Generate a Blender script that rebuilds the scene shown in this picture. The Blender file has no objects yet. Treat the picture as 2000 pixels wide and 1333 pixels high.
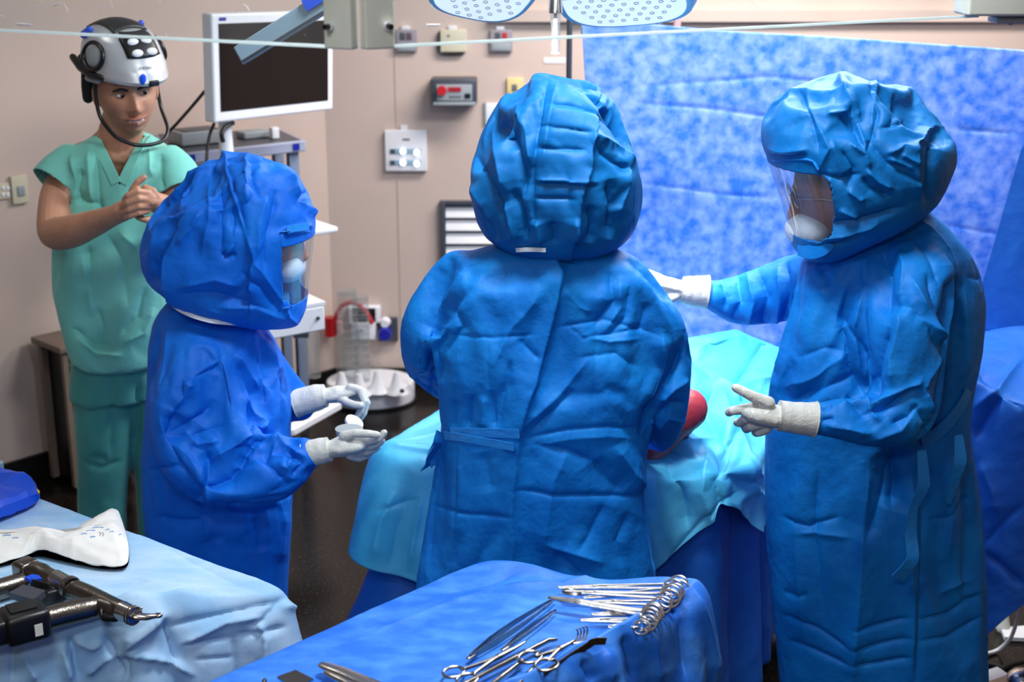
import bpy, bmesh, math, random
import numpy as np
from mathutils import Vector, Matrix, noise as mnoise

random.seed(7)
SC = bpy.context.scene
COL = SC.collection

# ------------------------------------------------------------------ camera
W_PX, H_PX = 2000.0, 1333.0
CAM = np.array([0.0, 0.0, 2.19])
PITCH = math.radians(16.86)
FPX = 2000.0 * 50.0 / 36.0
FWD = np.array([0.0, math.cos(PITCH), -math.sin(PITCH)])
UPV = np.array([0.0, math.sin(PITCH), math.cos(PITCH)])
RGT = np.array([1.0, 0.0, 0.0])
cam_d = bpy.data.cameras.new('camera'); cam_d.lens = 50.0; cam_d.sensor_width = 36.0
cam_d.clip_start = 0.05; cam_d.clip_end = 60
cam_d.dof.use_dof = True; cam_d.dof.focus_distance = 3.05; cam_d.dof.aperture_fstop = 4.0
cam = bpy.data.objects.new('camera', cam_d); COL.objects.link(cam)
cam.location = CAM.tolist(); cam.rotation_euler = (math.pi/2 - PITCH, 0, 0)
SC.camera = cam

# ------------------------------------------------------------------ world, exposure, lamps
SC.view_settings.view_transform = 'Standard'; SC.view_settings.look = 'None'
SC.view_settings.gamma = 1.0; SC.view_settings.use_curve_mapping = False
SC.view_settings.exposure = -0.08
wd = bpy.data.worlds.new('world'); SC.world = wd; wd.use_nodes = True
wd.node_tree.nodes['Background'].inputs[0].default_value = (0.9, 0.95, 1.0, 1)
wd.node_tree.nodes['Background'].inputs[1].default_value = 0.0

def area(name, loc, size, size_y, power, col, target=None):
    d = bpy.data.lights.new(name, 'AREA'); d.shape = 'RECTANGLE'; d.size = size; d.size_y = size_y
    d.energy = power; d.color = col
    o = bpy.data.objects.new(name, d); COL.objects.link(o); o.location = loc
    if target is not None:
        o.rotation_euler = (Vector(target)-Vector(loc)).to_track_quat('-Z', 'Y').to_euler()
    return o
# laminar-flow ceiling fluorescents over the operating area, ceiling panels farther back
area('ceiling_lamp', (0.9, 4.0, 2.84), 1.0, 0.6, 62, (0.93, 0.97, 1.0))
area('ceiling_lamp', (0.2, 2.5, 2.84), 0.45, 0.35, 46, (0.93, 0.97, 1.0))
area('ceiling_lamp', (-0.2, -0.1, 2.84), 0.6, 0.4, 24, (0.93, 0.97, 1.0))
area('ceiling_lamp', (-0.55, 1.0, 2.84), 0.4, 0.3, 15, (0.93, 0.97, 1.0))
area('ceiling_lamp', (1.1, 5.4, 2.84), 1.8, 0.5, 100, (1.0, 0.95, 0.92))
area('ceiling_lamp', (-1.7, 3.6, 2.84), 0.5, 0.5, 3.5, (1.0, 0.95, 0.86))

# ------------------------------------------------------------------ projection helpers
def P(px, py, Y):
    """world point on the plane y=Y seen at pixel px,py"""
    d = FWD*FPX + RGT*(px-W_PX/2) + UPV*(H_PX/2-py)
    return CAM + d*(Y-CAM[1])/d[1]
def Pz(px, py, z):
    d = FWD*FPX + RGT*(px-W_PX/2) + UPV*(H_PX/2-py)
    return CAM + d*(z-CAM[2])/d[2]
def proj(V):
    V = np.asarray(V)-CAM
    dz = V@FWD
    return W_PX/2 + FPX*(V@RGT)/dz, H_PX/2 - FPX*(V@UPV)/dz

# ------------------------------------------------------------------ numpy perlin
_rng = np.random.RandomState(3)
_perm = _rng.permutation(512); _perm = np.concatenate([_perm, _perm, _perm])
_grad = _rng.normal(size=(512, 3)); _grad /= np.linalg.norm(_grad, axis=1)[:, None]
def perlin(Pt):
    Pt = np.asarray(Pt, float) + 100.0
    i = np.floor(Pt).astype(int); f = Pt-i; i = i & 255
    u = f*f*f*(f*(f*6-15)+10)
    out = 0
    for dx in (0, 1):
        wx = u[:, 0] if dx else 1-u[:, 0]
        for dy in (0, 1):
            wy = u[:, 1] if dy else 1-u[:, 1]
            for dz in (0, 1):
                wz = u[:, 2] if dz else 1-u[:, 2]
                h = _perm[_perm[_perm[i[:, 0]+dx]+i[:, 1]+dy] + i[:, 2]+dz]
                g = _grad[h % 512]
                out = out + wx*wy*wz*((f[:, 0]-dx)*g[:, 0]+(f[:, 1]-dy)*g[:, 1]+(f[:, 2]-dz)*g[:, 2])
    return out*1.5

# ------------------------------------------------------------------ mesh builder
class MB:
    def __init__(s): s.v = []; s.f = []; s.m = []
    def add(s, vs, fs, mi=0):
        n = len(s.v); s.v += [tuple(map(float, p)) for p in vs]
        s.f += [tuple(n+i for i in f) for f in fs]; s.m += [mi]*len(fs); return s
    def box(s, c, size, R=None, mi=0, bev=0.0):
        hx, hy, hz = [a/2 for a in size]
        if bev > 0:
            bm = bmesh.new(); bmesh.ops.create_cube(bm, size=1)
            for v in bm.verts: v.co = Vector((v.co.x*size[0], v.co.y*size[1], v.co.z*size[2]))
            bmesh.ops.bevel(bm, geom=bm.edges[:], offset=bev, segments=3, affect='EDGES', profile=0.5)
            vs = [np.array(v.co) for v in bm.verts]; fs = [[v.index for v in f.verts] for f in bm.faces]
            bm.free()
        else:
            vs = [np.array((x*hx, y*hy, z*hz)) for x in (-1, 1) for y in (-1, 1) for z in (-1, 1)]
            fs = [(0, 1, 3, 2), (4, 6, 7, 5), (0, 4, 5, 1), (2, 3, 7, 6), (0, 2, 6, 4), (1, 5, 7, 3)]
        if R is not None: vs = [R@v for v in vs]
        c = np.array(c); return s.add([v+c for v in vs], fs, mi)
    def tube(s, pts, rad, n=14, mi=0, cap=True, up=None, flat=1.0):
        """round tube through pts; rad number or list; flat = ratio of the second radius"""
        pts = [np.array(p, float) for p in pts]
        if np.isscalar(rad): rad = [rad]*len(pts)
        N = len(pts); tans = []
        for i in range(N):
            t = pts[min(i+1, N-1)]-pts[max(i-1, 0)]; tans.append(t/(np.linalg.norm(t)+1e-9))
        u = np.array(up, float) if up is not None else np.array([0.0, 0, 1])
        if abs(u@tans[0]) > 0.95: u = np.array([1.0, 0, 0])
        rings = []
        for i in range(N):
            t = tans[i]; a = u-(u@t)*t; a /= np.linalg.norm(a)+1e-9; b = np.cross(t, a)
            if up is None: u = a
            r = rad[i]; ra, rb = (r if hasattr(r, '__len__') else (r*flat, r))
            rings.append([pts[i]+a*ra*math.cos(q)+b*rb*math.sin(q) for q in np.arange(n)*2*math.pi/n])
        return s.rings(rings, mi, cap)
    def rings(s, rings, mi=0, cap=True, closed=True):
        n = len(rings[0]); vs = [p for r in rings for p in r]; fs = []
        for i in range(len(rings)-1):
            for j in range(n if closed else n-1):
                k = (j+1) % n
                fs.append((i*n+j, i*n+k, (i+1)*n+k, (i+1)*n+j))
        if cap and closed:
            c0 = sum(np.array(p) for p in rings[0])/n; c1 = sum(np.array(p) for p in rings[-1])/n
            b = len(vs); vs += [c0, c1]
            for j in range(n):
                k = (j+1) % n
                fs.append((b, k, j)); fs.append((b+1, (len(rings)-1)*n+j, (len(rings)-1)*n+k))
        return s.add(vs, fs, mi)
    def capsule(s, pts, rad, n=12, mi=0, flat=1.0, up=None):
        """tube with rounded ends"""
        pts = [np.array(p, float) for p in pts]
        if np.isscalar(rad): rad = [rad]*len(pts)
        def ends(p, d, r):
            return [(p+d*r*math.sin(a), r*math.cos(a)) for a in (0.5, 1.0, 1.35, 1.52)]
        d0 = pts[0]-pts[1]; d0 /= np.linalg.norm(d0); d1 = pts[-1]-pts[-2]; d1 /= np.linalg.norm(d1)
        e0 = ends(pts[0], d0, rad[0])[::-1]; e1 = ends(pts[-1], d1, rad[-1])
        return s.tube([e[0] for e in e0]+pts+[e[0] for e in e1], [e[1] for e in e0]+list(rad)+[e[1] for e in e1], n, mi, True, up, flat)
    def ell(s, c, r, R=None, n=24, m=16, mi=0):
        c = np.array(c); rg = []
        for i in range(m+1):
            th = math.pi*(i+0.02)/(m+0.04)
            ring = []
            for j in range(n):
                ph = 2*math.pi*j/n
                p = np.array([r[0]*math.sin(th)*math.cos(ph), r[1]*math.sin(th)*math.sin(ph), r[2]*math.cos(th)])
                if R is not None: p = R@p
                ring.append(c+p)
            rg.append(ring)
        return s.rings(rg[::-1], mi)
    def cyl(s, a, b, r, n=20, mi=0, r2=None): return s.tube([a, b], [r, r if r2 is None else r2], n, mi)
    def prism(s, poly, depth, mi=0):
        """poly = list of 3D points (front), extruded by vector depth"""
        n = len(poly); d = np.array(depth)
        vs = [np.array(p) for p in poly]+[np.array(p)+d for p in poly]
        fs = [tuple(range(n)), tuple(range(2*n-1, n-1, -1))]+[(i, i+n, (i+1) % n+n, (i+1) % n) for i in range(n)]
        return s.add(vs, fs, mi)
    def grid(s, G, mi=0):
        nu = len(G); nv = len(G[0]); vs = [p for r in G for p in r]
        fs = [(i*nv+j, i*nv+j+1, (i+1)*nv+j+1, (i+1)*nv+j) for i in range(nu-1) for j in range(nv-1)]
        return s.add(vs, fs, mi)
    def torus(s, c, axis, R, r, n=32, m=8, mi=0, sq=1.0, dirn=None):
        ax = np.array(axis, float); ax /= np.linalg.norm(ax)
        a = np.array(dirn, float) if dirn is not None else np.array([1.0, 0, 0])
        if abs(a@ax) > .9 and dirn is None: a = np.array([0, 1.0, 0])
        a = a-(a@ax)*ax; a /= np.linalg.norm(a); b = np.cross(ax, a); rg = []
        for j in range(n+1):
            q = 2*math.pi*j/n; ctr = np.array(c)+a*R*math.cos(q)*sq+b*R*math.sin(q)
            o = a*math.cos(q)+b*math.sin(q)
            rg.append([ctr+o*r*math.cos(p)+ax*r*math.sin(p) for p in np.arange(m)*2*math.pi/m])
        return s.rings(rg, mi, cap=False)

def mk(name, V, F, mats, smooth=True, mi=None, loc=None):
    V = np.asarray(V, float); loc = np.zeros(3) if loc is None else np.asarray(loc, float)
    me = bpy.data.meshes.new(name); me.from_pydata((V-loc).tolist(), [], [tuple(map(int, f)) for f in F])
    if not isinstance(mats, (list, tuple)): mats = [mats]
    for m in mats: me.materials.append(m)
    if mi is not None: me.polygons.foreach_set('material_index', np.asarray(mi, np.int32))
    if smooth: me.polygons.foreach_set('use_smooth', np.ones(len(F), bool))
    me.update()
    o = bpy.data.objects.new(name, me); COL.objects.link(o); o.location = loc.tolist()
    return o
def fixn(o):
    bm = bmesh.new(); bm.from_mesh(o.data); bmesh.ops.recalc_face_normals(bm, faces=bm.faces); bm.to_mesh(o.data); bm.free()
def obj(name, mb, mats, parent=None, smooth=True, loc=None, auto=35, root=None):
    """one mesh object; with parent, vertices are taken relative to the root's location"""
    if parent is not None:
        r = parent
        base = np.zeros(3)
        while r is not None: base = base+np.array(r.location); r = r.parent
        o = mk(name, mb.v, mb.f, mats, smooth, mb.m, base); o.location = (0, 0, 0); o.parent = parent
    else:
        V = np.array(mb.v)
        l = np.array([(V[:, 0].min()+V[:, 0].max())/2, (V[:, 1].min()+V[:, 1].max())/2, V[:, 2].min()]) if loc is None else loc
        o = mk(name, mb.v, mb.f, mats, smooth, mb.m, l)
    fixn(o)
    if smooth and auto:
        bm = bmesh.new(); bm.from_mesh(o.data)
        for e in bm.edges:
            if len(e.link_faces) == 2 and e.calc_face_angle(0) > math.radians(auto): e.smooth = False
        bm.to_mesh(o.data); bm.free()
    return o
def tag(o, label=None, cat=None, group=None, kind=None):
    if label: o['label'] = label
    if cat: o['category'] = cat
    if group: o['group'] = group
    if kind: o['kind'] = kind
    return o
def thing(name, loc, label, cat, group=None):
    o = bpy.data.objects.new(name, None); COL.objects.link(o); o.location = [float(a) for a in loc]
    o.empty_display_size = .1
    return tag(o, label, cat, group)
def struct(o): o['kind'] = 'structure'; return o

# ---- voxel union of overlapping shapes -> V,F arrays
def union(mb, vox, sm=4, sf=0.5):
    me = bpy.data.meshes.new('tmp'); me.from_pydata([list(v) for v in mb.v], [], mb.f)
    bm = bmesh.new(); bm.from_mesh(me); bmesh.ops.recalc_face_normals(bm, faces=bm.faces); bm.to_mesh(me); bm.free()
    o = bpy.data.objects.new('tmp', me); COL.objects.link(o)
    r = o.modifiers.new('r', 'REMESH'); r.mode = 'VOXEL'; r.voxel_size = vox; r.adaptivity = 0
    if sm:
        q = o.modifiers.new('s', 'SMOOTH'); q.iterations = sm; q.factor = sf
    dg = bpy.context.evaluated_depsgraph_get(); dg.update()
    ev = o.evaluated_get(dg); m2 = ev.to_mesh()
    V = np.empty(len(m2.vertices)*3); m2.vertices.foreach_get('co', V); V = V.reshape(-1, 3)
    nl = len(m2.loops); L = np.empty(nl, np.int32); m2.loops.foreach_get('vertex_index', L)
    ls = np.empty(len(m2.polygons), np.int32); m2.polygons.foreach_get('loop_start', ls)
    lt = np.empty(len(m2.polygons), np.int32); m2.polygons.foreach_get('loop_total', lt)
    F = np.stack([L[ls], L[ls+1], L[ls+2], L[np.minimum(ls+3, nl-1)]], 1)
    tri = lt == 3; F[tri, 3] = F[tri, 2]
    ev.to_mesh_clear(); bpy.data.objects.remove(o); bpy.data.meshes.remove(me)
    return V, F
def normals(V, F):
    n = np.cross(V[F[:, 2]]-V[F[:, 0]], V[F[:, 3]]-V[F[:, 1]])
    N = np.zeros_like(V)
    for k in range(4):
        for c in range(3): N[:, c] += np.bincount(F[:, k], n[:, c], len(V))
    return N/(np.linalg.norm(N, axis=1)[:, None]+1e-12)
def smoothv(X, F, it, w=0.6):
    a = np.concatenate([F[:, 0], F[:, 1], F[:, 2], F[:, 3]]); b = np.concatenate([F[:, 1], F[:, 2], F[:, 3], F[:, 0]])
    cnt = np.bincount(a, minlength=len(X))+np.bincount(b, minlength=len(X))+1e-9
    one = X.ndim == 1
    X = X[:, None] if one else X.copy()
    for _ in range(it):
        Y = np.empty_like(X)
        for c in range(X.shape[1]):
            Y[:, c] = (np.bincount(a, X[b, c], len(X))+np.bincount(b, X[a, c], len(X)))/cnt
        X = X*(1-w)+Y*w
    return X[:, 0] if one else X
def quads(F): return [tuple(f) if f[2] != f[3] else tuple(f[:3]) for f in F.tolist()]

# ---- fold strokes: crease lines laid along the cloth, displaced along its normal
def strokes_disp(V, N, strokes):
    px, py = proj(V); tocam = CAM-V; tocam /= np.linalg.norm(tocam, axis=1)[:, None]
    fac = np.clip(((N*tocam).sum(1)+0.05)*5, 0, 1)
    D = np.zeros(len(V))
    for st in strokes:
        kind, amp, w, pts = st[:4]
        amp = amp*0.001*1.6
        pts = np.array(pts, float); ext = w*(5 if kind in 'ab' else 3.2)
        msk = (fac > 0) & (px > pts[:, 0].min()-ext) & (px < pts[:, 0].max()+ext) & (py > pts[:, 1].min()-ext) & (py < pts[:, 1].max()+ext)
        idx = np.nonzero(msk)[0]
        if len(idx) == 0: continue
        x = px[idx]; y = py[idx]; best = np.full(len(idx), 1e9); sg = np.ones(len(idx)); tt = np.zeros(len(idx))
        seg = np.linalg.norm(pts[1:]-pts[:-1], axis=1); cum = np.concatenate([[0], np.cumsum(seg)]); tot = cum[-1]
        for k in range(len(pts)-1):
            ax, ay = pts[k]; bx, by = pts[k+1]; dx, dy = bx-ax, by-ay; L2 = dx*dx+dy*dy+1e-9
            t = np.clip(((x-ax)*dx+(y-ay)*dy)/L2, 0, 1)
            ex = x-ax-t*dx; ey = y-ay-t*dy; d = np.hypot(ex, ey); cr = dx*ey-dy*ex
            u = d < best; best[u] = d[u]; sg[u] = np.sign(cr[u]); tt[u] = (cum[k]+t[u]*seg[k])/tot
        taper = np.clip(np.minimum(tt, 1-tt)*5+0.12, 0, 1)
        if len(st) > 4 and st[4] == 'n': taper = 1.0
        if kind == 'r': f = np.exp(-(best/w)**1.05)
        elif kind == 'v': f = -np.exp(-(best/w)**1.05)
        elif kind == 'a': f = np.where(sg > 0, np.exp(-best/w/1.6), -0.25*np.exp(-best/w*2)*0+np.exp(-best/w*4))   # cliff: raised on the right-hand side of the direction
        elif kind == 'b': f = np.where(sg < 0, np.exp(-best/w/1.6), np.exp(-best/w*4))
        D[idx] += amp*f*taper*fac[idx]
    return D
def worley(S):
    """distance to the nearest feature point: straight sharp ridges between cells, like creased non-woven cloth"""
    i = np.floor(S).astype(int); best = np.full(len(S), 9.0)
    for dx in (-1, 0, 1):
        for dy in (-1, 0, 1):
            for dz in (-1, 0, 1):
                c = i+np.array([dx, dy, dz]); h = _perm[_perm[_perm[c[:, 0] & 255]+(c[:, 1] & 255)]+(c[:, 2] & 255)] % 509
                q = c+.5+_grad[h]*.45
                best = np.minimum(best, ((S-q)**2).sum(1))
    return np.sqrt(best)
def crumple(V, scale, seed, st=(1, 1, 1), octs=3, warp=.35):
    S = V*np.array(st)*scale+seed*7.31
    S = S+warp*np.stack([perlin(S*.7+11), perlin(S*.7+23), perlin(S*.7+37)], 1)
    out = 0; a = 1.0
    for k in range(octs):
        n = perlin(S*(1.9**k)+k*5.2); out = out+a*(0.28-np.abs(n)); a *= 0.55
    w = worley(S*.9+3.1); w2 = worley(S*1.7+9.7)
    return .45*out+(.9*(w-.5))+.45*(w2-.5)*(perlin(S*.5+4.4) > 0)

# ------------------------------------------------------------------ materials
def rgb(r, g, b):
    f = lambda c: (c/255/12.92) if c/255 <= .04045 else ((c/255+.055)/1.055)**2.4
    return (f(r), f(g), f(b), 1)
def mat(name, col, rough=.5, metal=0.0, bump=None, var=None, spec=None, sheen=0, trans=0, ior=1.45, emis=None, alpha=None, sss=0, coat=0):
    """bump = (scale, strength, detail); var = (scale, colour2, lo, hi)"""
    m = bpy.data.materials.new(name); m.use_nodes = True
    nt = m.node_tree; b = nt.nodes['Principled BSDF']; L = nt.links
    b.inputs['Base Color'].default_value = col; b.inputs['Roughness'].default_value = rough; b.inputs['Metallic'].default_value = metal
    if spec is not None: b.inputs['Specular IOR Level'].default_value = spec
    if sheen: b.inputs['Sheen Weight'].default_value = sheen; b.inputs['Sheen Roughness'].default_value = .4
    if trans: b.inputs['Transmission Weight'].default_value = trans; b.inputs['IOR'].default_value = ior
    if alpha is not None: b.inputs['Alpha'].default_value = alpha
    if coat: b.inputs['Coat Weight'].default_value = coat
    if sss:
        b.inputs['Subsurface Weight'].default_value = sss; b.inputs['Subsurface Radius'].default_value = (1, .3, .2); b.inputs['Subsurface Scale'].default_value = .008
    if emis: b.inputs['Emission Color'].default_value = emis[0]; b.inputs['Emission Strength'].default_value = emis[1]
    tc = nt.nodes.new('ShaderNodeTexCoord')
    def nz(scale, detail=3, st=(1, 1, 1)):
        mp = nt.nodes.new('ShaderNodeMapping'); mp.inputs['Scale'].default_value = st
        L.new(tc.outputs['Object'], mp.inputs[0])
        n = nt.nodes.new('ShaderNodeTexNoise'); n.inputs['Scale'].default_value = scale; n.inputs['Detail'].default_value = detail
        L.new(mp.outputs[0], n.inputs['Vector']); return n
    if var:
        n = nz(var[0], var[4] if len(var) > 4 else 4, var[5] if len(var) > 5 else (1, 1, 1))
        r = nt.nodes.new('ShaderNodeMapRange'); r.inputs['From Min'].default_value = var[2]; r.inputs['From Max'].default_value = var[3]
        L.new(n.outputs[0], r.inputs[0])
        mx = nt.nodes.new('ShaderNodeMix'); mx.data_type = 'RGBA'
        mx.inputs[6].default_value = col; mx.inputs[7].default_value = var[1]
        L.new(r.outputs[0], mx.inputs[0]); L.new(mx.outputs[2], b.inputs['Base Color'])
    if bump:
        prev = None
        for (s_, st_, d_) in (bump if isinstance(bump[0], tuple) else (bump,)):
            n = nz(s_, d_); bp = nt.nodes.new('ShaderNodeBump'); bp.inputs['Strength'].default_value = st_; bp.inputs['Distance'].default_value = .01
            L.new(n.outputs[0], bp.inputs['Height'])
            if prev: L.new(prev.outputs[0], bp.inputs['Normal'])
            prev = bp
        L.new(prev.outputs[0], b.inputs['Normal'])
    return m
M = {}
M['gown'] = mat('gown_blue', rgb(0, 114, 202), .6, bump=((45, .2, 4), (420, .05, 2)), var=(9, rgb(14, 138, 222), .45, .8), spec=.3)
M['hood'] = mat('hood_blue', rgb(0, 104, 176), .56, bump=((30, .15, 3), (420, .05, 2)), var=(7, rgb(8, 118, 190), .45, .8), spec=.3)
M['nurse'] = mat('gown_royal_blue', rgb(0, 100, 208), .6, bump=((40, .18, 4), (420, .05, 2)), var=(8, rgb(8, 120, 224), .45, .85), spec=.28)
M['belt'] = mat('belt_blue', rgb(30, 132, 214), .45, bump=(60, .2, 3))
M['white_cloth'] = mat('white_cloth', rgb(222, 228, 234), .7, bump=(60, .2, 3))
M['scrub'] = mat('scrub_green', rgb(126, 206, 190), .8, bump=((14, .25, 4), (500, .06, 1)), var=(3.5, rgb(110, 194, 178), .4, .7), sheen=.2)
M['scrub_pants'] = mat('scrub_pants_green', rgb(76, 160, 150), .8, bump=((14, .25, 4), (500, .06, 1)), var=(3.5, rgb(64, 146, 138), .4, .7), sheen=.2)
M['skin'] = mat('skin', rgb(192, 140, 112), .5, bump=(140, .12, 3), var=(22, rgb(178, 118, 94), .45, .8), sss=.12)
M['skin_dark'] = mat('skin_ruddy', rgb(170, 108, 84), .5, bump=(140, .12, 3), var=(22, rgb(150, 84, 66), .45, .8), sss=.1)
M['lips'] = mat('lips', rgb(160, 98, 84), .45)
M['hair'] = mat('hair_dark', rgb(26, 20, 18), .6, bump=(200, .6, 2))
M['eye'] = mat('eye_white', rgb(205, 200, 195), .2)
M['iris'] = mat('iris', rgb(30, 20, 15), .15)
M['teeth'] = mat('teeth', rgb(220, 210, 200), .3)
M['glove'] = mat('latex_glove', rgb(206, 206, 198), .42, bump=((70, .25, 3), (250, .12, 2)), var=(18, rgb(200, 204, 204), .5, .8), sss=.15)
M['drape_screen'] = mat('screen_drape', rgb(46, 116, 222), .7, bump=((20, .12, 4),), var=(27, rgb(150, 176, 240), .34, .70, 9, (1, 1, 1.0)))
M['drape_blue'] = mat('drape_deep_blue', rgb(20, 96, 190), .6, bump=((25, .2, 4), (400, .05, 2)), var=(8, rgb(30, 112, 205), .4, .8))
M['drape_cyan'] = mat('drape_cyan', rgb(66, 182, 226), .5, bump=((18, .3, 4), (400, .05, 2)), var=(4, rgb(110, 208, 236), .4, .8), spec=.55)
M['mayo'] = mat('instrument_drape', rgb(20, 106, 216), .6, bump=((22, .22, 5), (400, .06, 2)), var=(14, rgb(72, 146, 232), .42, .78, 8, (1, 1.6, 1)))
M['backdrape'] = mat('back_table_drape', rgb(150, 196, 234), .7, bump=((16, .3, 5), (400, .07, 2)), var=(7, rgb(196, 222, 244), .4, .75, 6, (1, 2.2, 1)))
M['wall'] = mat('wall_beige', rgb(205, 184, 172), .55, bump=((220, .05, 2), (3, .05, 2)), var=(2.0, rgb(198, 178, 167), .3, .7))
M['skirting'] = mat('skirting_black', rgb(24, 22, 22), .3)
M['ceiling'] = mat('ceiling_white', rgb(225, 225, 225), .8)
M['steel'] = mat('steel', rgb(215, 210, 205), .22, 1.0, bump=(60, .05, 2))
M['steel_dark'] = mat('steel_dark', rgb(150, 142, 132), .25, 1.0, bump=(60, .08, 2))
M['drill'] = mat('drill_metal', rgb(132, 124, 114), .28, 1.0, bump=(180, .08, 2))
M['black'] = mat('black_plastic', rgb(16, 16, 18), .38)
M['blackrub'] = mat('black_rubber', rgb(12, 12, 13), .7)
M['white'] = mat('white_plastic', rgb(232, 232, 236), .35)
M['cream'] = mat('cream_metal', rgb(226, 228, 214), .4)
M['grey'] = mat('grey_plastic', rgb(150, 158, 162), .45)
M['dgrey'] = mat('dark_grey', rgb(62, 66, 76), .4)
M['greyblue'] = mat('grey_blue', rgb(140, 168, 186), .3, spec=.6)
M['screen'] = mat('screen_black', rgb(20, 15, 15), .12, bump=(2, .02, 1))
M['silver'] = mat('silver_shell', rgb(205, 208, 210), .3, .35)
M['bluep'] = mat('blue_plastic', rgb(10, 80, 220), .4)
M['bluedk'] = mat('dark_blue_plastic', rgb(20, 30, 150), .35)
M['red'] = mat('red_plastic', rgb(190, 24, 32), .35)
M['redhose'] = mat('red_hose', rgb(190, 50, 60), .35)
M['yellow'] = mat('yellow_plastic', rgb(240, 190, 20), .4)
M['paper'] = mat('white_paper', rgb(236, 234, 228), .75, bump=(12, .3, 4))
M['foil'] = mat('dark_foil', rgb(96, 88, 84), .3, .6, bump=(18, 1.0, 4))
M['frame_brown'] = mat('frame_brown', rgb(120, 104, 92), .5)
M['knee'] = mat('iodine_skin', rgb(190, 62, 70), .45, bump=(50, .2, 3), var=(14, rgb(178, 50, 60), .4, .7), sss=.15)
M['led'] = mat('led', rgb(255, 255, 255), .3, emis=((.75, .85, 1, 1), 4))
M['display'] = mat('red_display', rgb(110, 16, 26), .3, emis=((.8, .05, .08, 1), .25))
M['pink'] = mat('pink_tube', rgb(232, 170, 170), .4)
M['orange'] = mat('orange_cap', rgb(230, 110, 50), .4)
M['green'] = mat('green_cap', rgb(10, 130, 100), .4)
M['beige'] = mat('beige_plate', rgb(206, 192, 166), .5)
M['ivory'] = mat('ivory_plate', rgb(210, 202, 176), .5)
M['ink'] = mat('grey_ink', rgb(100, 100, 108), .6)
M['inkblue'] = mat('blue_ink', rgb(120, 160, 210), .6)
M['cardboard'] = mat('tan_floor_pad', rgb(196, 164, 136), .4, bump=(30, .2, 3))
M['lampface'] = mat('lamp_face', rgb(240, 240, 245), .4, emis=((.86, .93, 1, 1), .9))
M['lamprim'] = mat('lamp_rim', rgb(140, 190, 225), .3)
def floor_mat():
    m = mat('floor_terrazzo', rgb(22, 19, 17), .18, var=(3, rgb(29, 25, 22), .4, .7), spec=.18)
    nt = m.node_tree; b = nt.nodes['Principled BSDF']; L = nt.links
    src = b.inputs['Base Color'].links[0].from_socket
    tc = nt.nodes.new('ShaderNodeTexCoord'); v = nt.nodes.new('ShaderNodeTexVoronoi'); v.inputs['Scale'].default_value = 75
    L.new(tc.outputs['Object'], v.inputs['Vector'])
    lt = nt.nodes.new('ShaderNodeMath'); lt.operation = 'LESS_THAN'; lt.inputs[1].default_value = .16
    L.new(v.outputs['Distance'], lt.inputs[0])
    mu = nt.nodes.new('ShaderNodeMath'); mu.operation = 'MULTIPLY'; mu.inputs[1].default_value = .35; L.new(lt.outputs[0], mu.inputs[0])
    mx = nt.nodes.new('ShaderNodeMix'); mx.data_type = 'RGBA'; L.new(mu.outputs[0], mx.inputs[0]); L.new(src, mx.inputs[6])
    mx.inputs[7].default_value = rgb(110, 98, 90); L.new(mx.outputs[2], b.inputs['Base Color'])
    return m
M['floor'] = floor_mat()
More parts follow.
